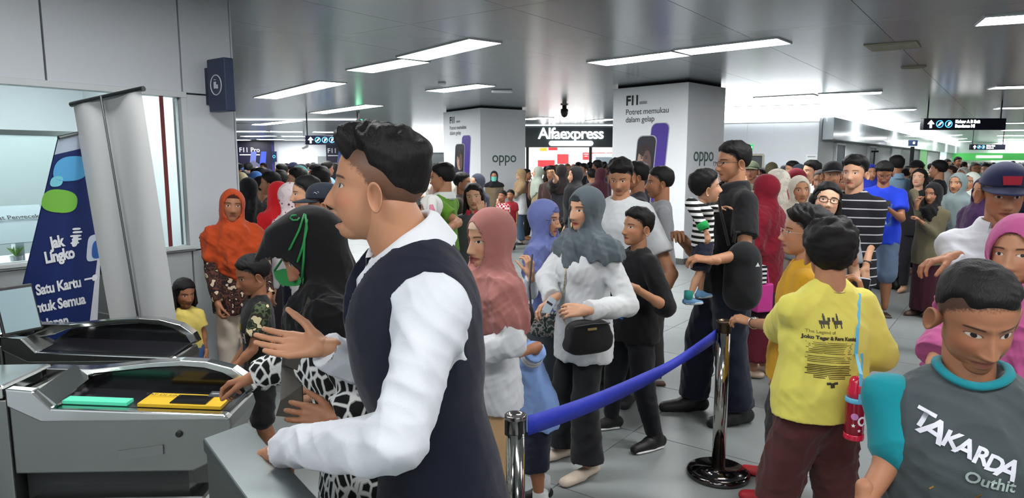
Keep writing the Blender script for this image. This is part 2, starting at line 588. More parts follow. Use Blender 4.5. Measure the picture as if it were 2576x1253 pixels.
# ---------------------------------------------------------------- skin with facial colouring from head coordinates
def face_group():
    g = bpy.data.node_groups.new('face_features', 'ShaderNodeTree')
    for nm in ('Eye', 'Iris', 'Lid', 'Brow', 'Lip', 'Dark', 'Scalp', 'Teeth', 'Blush'):
        g.interface.new_socket(nm, in_out='OUTPUT', socket_type='NodeSocketFloat')
    g.interface.new_socket('Mouth', in_out='INPUT', socket_type='NodeSocketFloat')
    N, Lk = g.nodes, g.links
    gi = N.new('NodeGroupInput'); go = N.new('NodeGroupOutput')
    a = N.new('ShaderNodeAttribute'); a.attribute_name = 'hc'
    s = N.new('ShaderNodeSeparateXYZ'); Lk.new(a.outputs['Vector'], s.inputs[0])
    def M(op, *ins):
        n = N.new('ShaderNodeMath'); n.operation = op
        for i, v in enumerate(ins):
            if isinstance(v, (int, float)):
                n.inputs[i].default_value = v
            else:
                Lk.new(v, n.inputs[i])
        return n.outputs[0]
    def SS(v, lo, hi):
        n = N.new('ShaderNodeMapRange'); n.interpolation_type = 'SMOOTHSTEP'
        Lk.new(v, n.inputs['Value'])
        n.inputs['From Min'].default_value = lo; n.inputs['From Max'].default_value = hi
        return n.outputs['Result']
    x, y, z = s.outputs
    ax = M('ABSOLUTE', x)
    front = SS(y, .03, .045)
    def ell(cx, cz, rx, rz, soft=.25, xx=None):
        dx = M('DIVIDE', M('SUBTRACT', ax if xx is None else xx, cx), rx)
        dz = M('DIVIDE', M('SUBTRACT', z, cz), rz)
        q = M('ADD', M('MULTIPLY', dx, dx), M('MULTIPLY', dz, dz))
        n = SS(q, 1 + soft, 1 - soft)
        return n, q
    eye, q = ell(.0315, .0, .0140, .0049, .2)
    iris, _ = ell(.0315, .0006, .0058, .0058, .2)
    lidtop = M('MULTIPLY', SS(M('ABSOLUTE', M('SUBTRACT', q, 1.15)), .42, .05), SS(z, -.0035, .002))
    tilt = M('MULTIPLY', M('SUBTRACT', ax, .031), M('SUBTRACT', ax, .031))
    bz = M('SUBTRACT', M('SUBTRACT', z, .0205), M('MULTIPLY', tilt, -9.0))
    brow = M('MULTIPLY', SS(M('ABSOLUTE', bz), .0042, .0014), SS(M('ABSOLUTE', M('SUBTRACT', ax, .033)), .021, .015))
    mo = gi.outputs['Mouth']
    lz = M('SUBTRACT', -.0705, M('MULTIPLY', mo, .008))
    lr = M('ADD', .0100, M('MULTIPLY', mo, .009))
    dx = M('DIVIDE', ax, .0245); dz = M('DIVIDE', M('SUBTRACT', z, lz), lr)
    lq = M('ADD', M('MULTIPLY', dx, dx), M('MULTIPLY', dz, dz))
    lip = SS(lq, 1.25, .75)
    hr = M('ADD', .0011, M('MULTIPLY', mo, .0085))
    dx2 = M('DIVIDE', ax, .0225); dz2 = M('DIVIDE', M('SUBTRACT', z, M('ADD', lz, M('MULTIPLY', M('MULTIPLY', ax, ax), 4.0))), hr)
    dq = SS(M('ADD', M('MULTIPLY', dx2, dx2), M('MULTIPLY', dz2, dz2)), 1.3, .7)
    nos, _ = ell(.0075, -.0505, .0042, .0026, .3)
    teeth = M('MULTIPLY', M('MULTIPLY', dq, SS(mo, .2, .4)), SS(z, -.0765, -.0745))
    dark = M('MAXIMUM', M('MULTIPLY', dq, .85), M('MULTIPLY', nos, .6))
    # hairline: height over which the scalp starts, falling from the forehead to the nape
    cv = N.new('ShaderNodeFloatCurve')
    my = N.new('ShaderNodeMapRange'); Lk.new(y, my.inputs['Value'])
    my.inputs['From Min'].default_value = -.12; my.inputs['From Max'].default_value = .12
    pts = [(-.12, -.075), (-.05, -.055), (-.024, -.022), (.004, -.006), (.018, .02), (.05, .044), (.075, .062), (.12, .066)]
    c = cv.mapping.curves[0]
    while len(c.points) < len(pts):
        c.points.new(.5, .5)
    for p, (py, pz) in zip(c.points, pts):
        p.location = ((py + .12) / .24, (pz + .12) / .24)
        p.handle_type = 'VECTOR'
    cv.mapping.update()
    Lk.new(my.outputs['Result'], cv.inputs['Value'])
    hz = M('SUBTRACT', M('MULTIPLY', cv.outputs['Value'], .24), .12)
    over = M('SUBTRACT', z, hz)
    nz = N.new('ShaderNodeTexNoise'); nz.inputs['Scale'].default_value = 190; nz.inputs['Detail'].default_value = 2
    Lk.new(a.outputs['Vector'], nz.inputs['Vector'])
    over = M('ADD', over, M('MULTIPLY', M('SUBTRACT', nz.outputs['Fac'], .5), .026))
    scalp = M('MULTIPLY', SS(over, -.004, .014), SS(y, 5, 4))
    bl, _ = ell(.043, -.03, .022, .02, .9)
    for nm, v in (('Eye', M('MULTIPLY', eye, front)), ('Iris', M('MULTIPLY', M('MULTIPLY', iris, eye), front)), ('Lid', M('MULTIPLY', lidtop, front)), ('Brow', M('MULTIPLY', brow, front)),
                  ('Lip', M('MULTIPLY', lip, front)), ('Dark', M('MULTIPLY', dark, front)), ('Scalp', scalp), ('Teeth', M('MULTIPLY', teeth, front)), ('Blush', M('MULTIPLY', bl, front))):
        Lk.new(v, go.inputs[nm])
    return g
FACE = face_group()

TONES = {'fair': (224, 176, 146), 'light': (208, 158, 126), 'mid': (184, 132, 100), 'tan': (164, 112, 82), 'dark': (134, 88, 64)}
def skin(tone='mid', lip=None, hair=(22, 19, 18), mouth=0.0, scalp=1.0):
    lip = lip or {'fair': (186, 96, 92), 'light': (176, 92, 84), 'mid': (150, 82, 72), 'tan': (132, 72, 62), 'dark': (106, 62, 54)}[tone]
    k = 'skin_%s_%s_%s_%.1f_%.1f' % (tone, lip, hair, mouth, scalp)
    if k in MATS:
        return MATS[k]
    m, t, b = _new(k)
    b.inputs['Roughness'].default_value = 0.5
    b.inputs['Specular IOR Level'].default_value = 0.35
    b.inputs['Subsurface Weight'].default_value = 0.0
    g = t.nodes.new('ShaderNodeGroup'); g.node_tree = FACE
    g.inputs['Mouth'].default_value = mouth
    base = [c * .95 for c in TONES[tone]]
    tc = t.nodes.new('ShaderNodeTexCoord')
    n = t.nodes.new('ShaderNodeTexNoise'); n.inputs['Scale'].default_value = 14; n.inputs['Detail'].default_value = 3
    t.links.new(tc.outputs['Object'], n.inputs['Vector'])
    mx = t.nodes.new('ShaderNodeMix'); mx.data_type = 'RGBA'
    t.links.new(n.outputs['Fac'], mx.inputs['Factor'])
    mx.inputs['A'].default_value = (*lin([c * .95 for c in base]), 1)
    mx.inputs['B'].default_value = (*lin([min(255, c * 1.05) for c in base]), 1)
    cur = mx.outputs['Result']
    def over(mask, col, f=1.0):
        nonlocal cur
        q = t.nodes.new('ShaderNodeMix'); q.data_type = 'RGBA'
        mu = t.nodes.new('ShaderNodeMath'); mu.operation = 'MULTIPLY'; mu.inputs[1].default_value = f
        t.links.new(g.outputs[mask], mu.inputs[0])
        t.links.new(mu.outputs[0], q.inputs['Factor'])
        t.links.new(cur, q.inputs['A'])
        q.inputs['B'].default_value = (*lin(col), 1)
        cur = q.outputs['Result']
    over('Blush', (base[0], base[1] * .86, base[2] * .84), .5)
    over('Lip', lip, .85)
    over('Dark', (48, 22, 20))
    over('Teeth', (226, 220, 208))
    over('Brow', (34, 27, 24), .85)
    over('Eye', (196, 186, 178))
    over('Iris', (26, 17, 13))
    over('Lid', (36, 24, 20), .85)
    over('Scalp', hair, scalp)
    t.links.new(cur, b.inputs['Base Color'])
    MATS[k] = m
    return m

def hair_mat(c=(20, 18, 18)):
    k = 'hair_%d_%d_%d' % c
    if k in MATS:
        return MATS[k]
    m, t, b = _new(k)
    b.inputs['Base Color'].default_value = (*lin(c), 1)
    b.inputs['Roughness'].default_value = 0.6
    b.inputs['Specular IOR Level'].default_value = 0.22
    tc = t.nodes.new('ShaderNodeTexCoord')
    mp = t.nodes.new('ShaderNodeMapping'); mp.inputs['Scale'].default_value = (260, 260, 40)
    n = t.nodes.new('ShaderNodeTexNoise'); n.inputs['Scale'].default_value = 1.0; n.inputs['Detail'].default_value = 2
    bp = t.nodes.new('ShaderNodeBump'); bp.inputs['Strength'].default_value = .7; bp.inputs['Distance'].default_value = .004
    t.links.new(tc.outputs['Object'], mp.inputs['Vector']); t.links.new(mp.outputs['Vector'], n.inputs['Vector'])
    t.links.new(n.outputs['Fac'], bp.inputs['Height']); t.links.new(bp.outputs['Normal'], b.inputs['Normal'])
    MATS[k] = m
    return m

# ---------------------------------------------------------------- skeleton
def ik(a, w, l1, l2, pole):
    a, w, pole = Vector(a), Vector(w), Vector(pole)
    d = w - a; L = d.length
    if L > (l1 + l2) * .999:
        f = L / ((l1 + l2) * .999); l1 *= f; l2 *= f
    t = (l1 * l1 - l2 * l2 + L * L) / (2 * L * L)
    h = math.sqrt(max(0, l1 * l1 - (t * L) ** 2))
    u = d / L
    p = pole - u * pole.dot(u)
    p = p.normalized() if p.length > 1e-5 else Vector((0, -1, 0))
    return a + d * t + p * h

class Person:
    pass

def smoothpts(*a):
    return a

def person(label, px, py, Y, yaw, **o):
    """px, py: the photo's direction of the top of the head; Y: depth in the hall; yaw: 0 walks away from the camera, 90 faces left, 180 faces the camera"""
    P = Person(); P.o = o; P.Y = Y
    hs = o.get('hs', 1.0)
    top = at(px, py, Y)
    hairt = o.get('hairt', 0.016)
    hy, hp, hr = o.get('head', (0, 0, 0))
    lean, bend = o.get('lean', 0.0), o.get('side', 0.0)
    yawr = math.radians(yaw)
    sw = o.get('sw', 1.0)
    def build_skel(S):
        Rl = Matrix.Rotation(-math.radians(lean), 3, 'X') @ Matrix.Rotation(math.radians(bend), 3, 'Y')
        hip = Vector((0, 0, .52 * S))
        up = lambda x, y, z: hip + Rl @ (Vector((x, y, z)) * S - hip)
        J = dict(pelvis=Vector((0, 0, .53 * S)), waist=up(0, 0, .62), chest=up(0, .002, .715), uchest=up(0, -.004, .785), neck=up(0, -.014, .832))
        for s, n in ((1, 'r'), (-1, 'l')):
            J['sh' + n] = up(s * .097 * sw, -.01, .785 + o.get('shrug', 0))
            J['hip' + n] = Vector((s * .047 * S, 0, .50 * S))
            st = o.get('foot_' + n, (s * .058, 0))
            J['ank' + n] = Vector((st[0] * S, (st[1] - .012) * S, .048 * S))
            ll = (J['hip' + n] - J['ank' + n]).length * .5025
            kn = ik(J['hip' + n], J['ank' + n], ll, ll, (0, 1, 0))
            J['kn' + n] = kn
        Rh = Matrix.Rotation(math.radians(hy), 4, 'Z') @ Matrix.Rotation(math.radians(hp), 4, 'X') @ Matrix.Rotation(math.radians(hr), 4, 'Y')
        hl = Rl @ Vector((0, .020 + o.get('hf', 0), 0)) + Vector((0, 0, .118 * hs + .030 * S / 1.7)) + (Rl @ Vector((0, 0, 1)) - Vector((0, 0, 1))) * .1
        hc = J['neck'] + hl
        J['head'] = hc
        M = Matrix.Translation(hc) @ Rh @ Matrix.Scale(hs, 4)
        return J, M, Rl
    if 'S' in o:
        S = o['S']
    else:
        S = top.z - .27 * hs
        for _ in range(4):
            J, M, Rl = build_skel(S)
            t = max((M @ Vector((0, yy, zz))).z for yy, zz in ((-.012, .115 + hairt), (.04, .10 + hairt), (-.06, .09 + hairt)))
            S *= 1 + (top.z - t) / max(t, .2)
    J, M, Rl = build_skel(S)
    Rz = Matrix.Rotation(yawr, 4, 'Z')
    off = Rz @ Vector((J['head'].x, J['head'].y, 0))
    z0 = o.get('z0', 0.0)
    if z0 == 'fit':
        z0 = top.z - max((M @ Vector((0, yy, zz))).z for yy, zz in ((-.012, .115 + hairt), (.04, .10 + hairt), (-.06, .09 + hairt)))
    root_loc = Vector((top.x - off.x, top.y - off.y, z0))
    P.S, P.J, P.M, P.hs, P.Rl = S, J, M, hs, Rl
    P.root = empty('person', root_loc, yawr, label, 'person', o.get('group'))
    P.W = Matrix.Translation(root_loc) @ Rz
    WI = P.W.inverted(); P.WI = WI
    def tgt(v):
        if v[0] == 'px':
            return WI @ at(*v[1:4])
        if v[0] == 'w':
            return WI @ Vector(v[1:4])
        return Vector(v) * S
    P.tgt = tgt
    P.hand = {}
    for s, n in ((1, 'r'), (-1, 'l')):
        sh = J['sh' + n]
        a = o.get('arm_' + n)
        dflt = sh + Vector((s * .03, .045, -.315)) * S
        w = tgt(a['w']) if a and 'w' in a else dflt
        pole = Vector(a['e']) if a and 'e' in a else Vector((s * .5, -1, -.2))
        if a and 'elb' in a:
            J['el' + n] = tgt(a['elb'])
        else:
            J['el' + n] = ik(sh, w, .172 * S, .150 * S, pole)
        J['wr' + n] = w
        P.hand[n] = a or {}
    vox = min(.020, max(.0055, Y * .0026)) * o.get('voxk', 1.0)
    P.vox = vox
    P.lod = 0 if Y < 1.8 else 1 if Y < 4.6 else 2 if Y < 9 else 3
    g = o.get('girth', 1.0)
    P.g = g
    # ---- bare body: neck, trunk core, arms and (where bare) legs as one surface
    pts = [v for v in J.values()]
    lo = np.min([tuple(p) for p in pts], 0) - .10 * S; hi = np.max([tuple(p) for p in pts], 0) + .10 * S
    lo[2] = 0.0
    F = Field(lo, hi, min(.02, vox * 1.15))
    k = .02 * S
    side = (1, 0, 0)
    upv = Rl @ Vector((0, 0, 1))
    fwd = tuple(Rl @ Vector((0, 1, 0)))
    F.cone(J['pelvis'], J['waist'], .066 * S, .058 * S, 0)
    F.cone(J['waist'], J['uchest'] - upv * .02 * S, .056 * S, .046 * S, k)
    for s, n in ((1, 'r'), (-1, 'l')):
        F.cone(J['neck'] - upv * .03 * S, J['sh' + n] - upv * .016 * S, .024 * S, .021 * S, k)
    nr = .0335 * S * o.get('neckr', 1.0)
    hb = M @ Vector((0, -.020, -.05))
    F.cone(J['neck'] - upv * .02 * S, hb, nr * 1.08, nr * .98, .012 * S)
    for n in 'rl':
        ar = .0245 * S * (.6 + .4 * g)
        F.cone(J['sh' + n], J['el' + n], ar * 1.02, ar * .86, k * .7)
        F.cone(J['el' + n], J['el' + n].lerp(J['wr' + n], .8 if P.hand[n].get('hide') else 1.0), ar * .84, ar * .58, k * .4)
        m1 = J['el' + n].lerp(J['wr' + n], .28)
        F.cone(J['el' + n], m1, ar * .84, ar * .90, k * .4)
        if o.get('legs', True):
            F.cone(J['hip' + n], J['kn' + n], (.05 * g if o.get('bottom', {}).get('kind') == 'shorts' else .038) * S, .033 * S, k)
            mk = J['kn' + n].lerp(J['ank' + n], .35) + Vector((0, -.006 * S, 0))
            F.cone(J['kn' + n], mk, .032 * S, .034 * S, k * .5)
            F.cone(mk, J['ank' + n], .034 * S, .020 * S, k * .5)
            if o.get('shoe') in ('sandal', 'bare', None) or 'shoe' not in o:
                toe = J['ank' + n] + Vector((0, .085 * S, -.030 * S))
                heel = J['ank' + n] + Vector((0, -.015 * S, -.02 * S))
                F.cone(heel, toe, .024 * S, .017 * S, k * .6)
    V, Q = F.extract()
    VV, QQ, TT, HC = [V], [Q], [], [np.full((len(V), 3), 9.0)]
    nb = len(V)
    # head
    hv, hq, ht = head_grid(P.lod, o.get('nose', 1.0), o.get('mouth', 0.0), o.get('wide', 1.0))
    A = np.array(M)
    VV.append(hv @ A[:3, :3].T + A[:3, 3]); QQ.append(hq + nb); TT.append(ht + nb); HC.append(hv); nb += len(hv)
    if o.get('ears', 'hijab' not in o):
        for sd in (1, -1):
            ev, eq, et = ear_geo(sd, P.lod)
            VV.append(ev @ A[:3, :3].T + A[:3, 3]); QQ.append(eq + nb); TT.append(et + nb); nb += len(ev)
            HC.append(np.full((len(ev), 3), 9.0))
    for n in 'rl':
        if P.hand[n].get('hide'):
            continue
        v, q = hand_geo(P, n)
        VV.append(v); QQ.append(q + nb); nb += len(v); HC.append(np.full((len(v), 3), 9.0))
    me = raw_mesh('body', np.concatenate(VV), [np.concatenate(QQ), np.concatenate(TT)], attrs={'hc': np.concatenate(HC)})
    P.body = link_mesh('body', me, skin(o.get('tone', 'mid'), o.get('lip'), mouth=o.get('mouth', 0.0), scalp=o.get('scalp', 1.0)), P.root)
    # ---- clothes
    if o.get('bottom'):
        bottom(P, **o['bottom'])
    if o.get('top'):
        P.shirt = upper(P, **o['top'])
    if 'hijab' in o:
        P.hijab = hijab(P, **o['hijab'])
    if 'hair' in o:
        hair(P, **o['hair'])
    if 'cap' in o:
        capf(P, **o['cap'])
    if 'glasses' in o:
        glasses(P, **o['glasses'])
    if o.get('shoe') not in (None, 'bare'):
        shoes(P, o['shoe'])
    return P

# ---------------------------------------------------------------- hands
def hand_geo(P, n, vox=None):
    h = P.hand[n]; J, S = P.J, P.S
    hsz = h.get('size', P.hs ** .5 * (S / 1.70) ** .6)
    w, e = J['wr' + n], J['el' + n]
    fa = (w - e).normalized()
    inv3 = P.WI.to_3x3()
    f = (inv3 @ Vector(h['f'])).normalized() if 'f' in h else fa         # world direction of the fingers
    s = 1 if n == 'r' else -1
    if 'd' in h:
        d = inv3 @ Vector(h['d'])                                        # world direction the back of the hand faces
    else:
        d = Vector((s, .25, .1)) if abs(f.z) > .7 else Vector((s * .3, 0, 1))
    d = (d - f * d.dot(f)).normalized()
    x = f.cross(d).normalized()                                          # to the right of the hand, seen from its back
    M = Matrix(((x.x, f.x, d.x, w.x), (x.y, f.y, d.y, w.y), (x.z, f.z, d.z, w.z), (0, 0, 0, 1))) @ Matrix.Scale(hsz, 4)
    curl = h.get('curl', .35); spread = h.get('spread', .10); thumb = h.get('thumb', .5)
    curls = h.get('curls', (curl,) * 4)
    ts = -1 if n == 'r' else 1                                           # the thumb's side
    vx = vox or min(.009, max(.0026, P.Y * .0010))
    pts, prims = [], []
    def c(a, b, ra, rb, k):
        a, b = M @ Vector(a), M @ Vector(b)
        prims.append((a, b, ra * hsz, rb * hsz, k * hsz)); pts.extend((a, b))
    for q, (bx, L) in enumerate(((-.029, .071), (-.009, .079), (.011, .073), (.029, .058))):
        bx *= -ts * 1.0
        base = Vector((bx * 1.0, .088 - (.006 if q in (0,) else .012 if q == 3 else 0), .002))
        c((bx * .55, .012, 0), base, .0135, .0105, .012)
        a = curls[q]
        sp = math.atan2(bx, .09) * spread * 3
        p = base; ang = a * .9
        for seg, (fl, r0, r1) in enumerate(((.46, .0092, .0082), (.30, .0082, .0074), (.24, .0074, .0060))):
            dv = Vector((math.sin(sp) * math.cos(ang), math.cos(ang) * math.cos(sp), -math.sin(ang)))
            p2 = p + dv * (L * fl)
            c(p, p2, r0, r1, .003)
            p = p2; ang += a * (1.25 if seg == 0 else .8)
    tb = Vector((ts * .022, .022, -.008))
    to = thumb
    dv = Vector((ts * math.sin(.35 + .6 * to), math.cos(.35 + .6 * to), -.35))
    p2 = tb + dv * .040
    c((ts * .012, .012, -.002), tb, .014, .014, .012)
    c(tb, p2, .0135, .0105, .010)
    dv2 = Vector((ts * math.sin(.12 + .5 * to), math.cos(.12 + .5 * to), -.35 - .4 * curl))
    p3 = p2 + dv2 * .030
    c(p2, p3, .0100, .0088, .003)
    c(p3, p3 + dv2 * .022, .0088, .0068, .003)
    c((0, -.03, 0), (0, .012, 0), .0245 * .92, .022, .012)
    lo = np.min([tuple(p) for p in pts], 0) - .03 * hsz; hi = np.max([tuple(p) for p in pts], 0) + .03 * hsz
    F = Field(lo, hi, vx)
    for a, b, ra, rb, k in prims:
        F.cone(a, b, ra, rb, k)
    V, Q = F.extract()
    # flatten the wrist a little
    return V, Q

# ---------------------------------------------------------------- garments
def trunk(F, P, off, k, hem, hemw=None, loose=0.0, bust=0.0, belly=0.0, chestd=1.0):
    """trunk of a garment: stacked flattened cones; hem: height (share of S) of its lower edge"""
    J, S, g, Rl = P.J, P.S, P.g, P.Rl
    f = tuple(Rl @ Vector((0, 1, 0)))
    hipc = Vector((0, 0, .52 * S))
    def up(x, y, z):
        if z < .52:
            return Vector((x, y, z)) * S
        return hipc + Rl @ (Vector((x, y, z)) * S - hipc)
    sw = P.o.get('sw', 1.0)
    lv = [(min(.49, hem - .04) if hem >= .47 else .49, .098 * g, .068 * g, 0), (.56, .093 * g, .064 * g, 0), (.62, .080 * g, .057 * g + belly, .3 * belly), (.70, .086 * (.5 + .5 * g) * sw, .060 * chestd, .002), (.755, .084 * sw, .055 * chestd, -.002), (.79, .058 * sw, .040, -.008)]
    if hem < .47:
        lv = [(hem - .04, (hemw or .10) * g, (hemw or .10) * .80 * g, 0)] + lv
    for (z0, w0, d0, y0), (z1, w1, d1, y1) in zip(lv[:-1], lv[1:]):
        lo_ = loose * (1 - max(0, (z0 - .62)) / .2) if z0 < .76 else 0
        a, b = up(0, y0, z0), up(0, y1, z1)
        F.cone(a, b, w0 * S + off + lo_, w1 * S + off + lo_ * .8, k, nrm=f, flat=(d0 * S + off + lo_) / (w0 * S + off + lo_))
    if bust:
        for s in (1, -1):
            F.ell(Matrix.Translation(up(s * .038, .048, .715)), (.036 * S, .030 * S * (1 + bust), .036 * S), .03 * S)
    # cut at the hem
    hz = hem * S
    F.above(lambda x, y, z: hz + .004 * np.sin(x * 40 + y * 31) - z)

def upper(P, mat, sleeve='short', hem=.47, off=.010, loose=.008, fold=.008, name='shirt', bust=0.0, belly=0.0, collar=None, sleeve_mat=None, hemw=None, slr=1.0, neck=True, freq=60, cuff=1.0, chestd=1.0, yoke=1.0, vneck=0.0):
    J, S = P.J, P.S
    vox = P.vox
    keys = ['pelvis', 'neck', 'shr', 'shl', 'elr', 'ell', 'wrr', 'wrl'] + (['ankr', 'ankl'] if hem < .45 else [])
    pts = [J[k] for k in keys]
    lo = np.min([tuple(p) for p in pts], 0) - .13 * S * max(1, P.g); hi = np.max([tuple(p) for p in pts], 0) + .13 * S * max(1, P.g)
    lo[2] = max(0.01, min(lo[2], hem * S - .03)); hi[2] = max(hi[2], J['neck'].z + .08 * S)
    F = Field(lo, hi, vox)
    k = .013 * S
    trunk(F, P, off, k, hem, hemw, loose, bust, belly, chestd)
    upv = P.Rl @ Vector((0, 0, 1))
    for s, n in ((1, 'r'), (-1, 'l')):
        F.cone(J['neck'] - upv * .026 * S + Vector((s * .018 * S, 0, 0)), (J['neck'] - upv * .026 * S).lerp(J['sh' + n] - upv * .008 * S, yoke), .028 * S + off, .024 * S + off, k * 2)
        if yoke == 1.0: F.cone(J['sh' + n] - upv * .02 * S, J['sh' + n] - upv * .06 * S + Vector((-s * .025 * S, 0, 0)), .026 * S + off, .034 * S, k)
    ar = .0245 * S * (.6 + .4 * P.g) * slr
    two = sleeve_mat is not None
    if two:
        F2 = {n: Field(lo, hi, vox) for n in 'rl'}
    for n in 'rl':
        FS = F2[n] if two else F
        sh, el, wr = J['sh' + n], J['el' + n], J['wr' + n]
        ks = .016 * S
        if sleeve == 'short':
            FS.cone(sh, sh.lerp(el, .68), ar * 1.15 + off, ar * 1.22 + off * 1.6, ks, cap1=True)
        elif sleeve == 'elbow':
            FS.cone(sh, el, ar * 1.15 + off, ar * 1.15 + off * 1.6, ks)
            FS.cone(el, el.lerp(wr, .12), ar * 1.15 + off * 1.6, ar * 1.15 + off * 1.6, ks * .3, cap1=True)
        elif sleeve in ('long', 'three'):
            e = .97 if sleeve == 'long' else .62
            FS.cone(sh, el, ar * 1.12 + off, ar * 1.0 + off * 1.2, ks)
            FS.cone(el, el.lerp(wr, e), ar * 1.0 + off * 1.2, (ar * .74 + off) * cuff, ks * .5, cap1=True)
    if vneck:
        a_ = J['neck'] + P.Rl @ Vector((0, .05 * S, .02 * S)); b_ = J['uchest'] + P.Rl @ Vector((0, .085 * S, -vneck * S))
        V_ = Field(lo, hi, vox)
        V_.cone(a_, b_, .046 * S, .004 * S)
        F.d = np.maximum(F.d, -V_.d)
    if neck:
        # open the neckline around the neck
        nb = J['neck']
        F.ell(Matrix.Translation(nb + upv * .032 * S + P.Rl @ Vector((0, .014 * S, 0))) @ P.Rl.to_4x4(), (.039 * S, .042 * S, .047 * S), sub=True)
    sd = int(abs(P.root.location.x * 1000 + P.root.location.y * 777)) % 9999
    V, Q = F.extract()
    V = smooth_mesh(V, Q, 2)
    if fold:
        V = folds(V, Q, fold * .62, freq * .8 / S * 1.7, sd, axis=(.35, .1, 1))
        V = folds(V, Q, fold * .25, freq * 1.8 / S * 1.7, sd + 1)
    me = raw_mesh(name, V, [Q])
    ob = link_mesh(name, me, mat, P.root)
    P.shirt_vq = (V, Q)
    if two:
        for n in 'rl':
            V2, Q2 = F2[n].extract()
            V2 = smooth_mesh(V2, Q2, 1)
            if fold:
                V2 = folds(V2, Q2, fold * .5, freq * .8 / S * 1.7, sd + 3)
            link_mesh('sleeve', raw_mesh('sleeve', V2, [Q2]), sleeve_mat, P.root)
    return ob

def bottom(P, mat, kind='trousers', name=None, off=.012, fold=.005, flare=1.0, waist=.56, end=None, hemr=.14):
    J, S, g = P.J, P.S, P.g
    vox = P.vox * 1.1
    pts = [J[k] for k in ('pelvis', 'hipr', 'hipl', 'knr', 'knl', 'ankr', 'ankl')]
    lo = np.min([tuple(p) for p in pts], 0) - .11 * S * max(1, g) ; hi = np.max([tuple(p) for p in pts], 0) + .11 * S * max(1, g)
    if kind == 'skirt':
        lo[:2] -= .08 * S; hi[:2] += .08 * S
    lo[2] = 0.0; hi[2] = (waist + .04) * S
    F = Field(lo, hi, vox)
    k = .02 * S
    fw = (0, 1, 0)
    if kind == 'skirt':
        e = (end if end is not None else .04) * S
        F.cone((0, 0, waist * S), (0, 0, .50 * S), .078 * S * g + off, .092 * S * g + off, k, nrm=fw, flat=.76)
        mid = (J['ankr'] + J['ankl']) / 2
        F.cone((0, 0, .50 * S), (mid.x * .6, mid.y * .6, e), .092 * S * g + off, hemr * S * .8, k, nrm=fw, flat=.80)
        F.above(lambda x, y, z: e - z)
    else:
        F.cone((0, 0, waist * S), (0, 0, .50 * S), .080 * S * g + off, .088 * S * g + off, k, nrm=fw, flat=.66)
        for n in 'rl':
            h, kn, an = J['hip' + n], J['kn' + n], J['ank' + n]
            if kind == 'trousers':
                e = an + Vector((0, 0, (.0 if end is None else end * S)))
                F.cone(h, kn, .049 * S * g + off, .038 * S * g + off, k)
                F.cone(kn, an.lerp(kn, .04 + (0 if end is None else end)), .038 * S * g + off, (.027 * S + off) * flare, k * .4, cap1=True)
            else:
                t = 1.0 if end is None else end
                if t <= 1:
                    F.cone(h, h.lerp(kn, t), .049 * S * g + off, .047 * S * g + off * 1.4, k, cap1=True)
                else:
                    F.cone(h, kn, .049 * S * g + off, .042 * S * g + off * 1.2, k)
                    F.cone(kn, kn.lerp(an, t - 1), .042 * S * g + off * 1.2, .038 * S * g + off * 1.4, k * .4, cap1=True)
    V, Q = F.extract()
    V = smooth_mesh(V, Q, 1)
    sd = int(abs(P.root.location.x * 913 + P.root.location.y * 577)) % 9999
    if fold:
        V = folds(V, Q, fold, 52 / S * 1.7, sd, axis=(0, 0, 1) if kind == 'skirt' else None)
    name = name or ('skirt' if kind == 'skirt' else kind)
    ob = link_mesh(name, raw_mesh(name, V, [Q]), mat, P.root)
    return ob

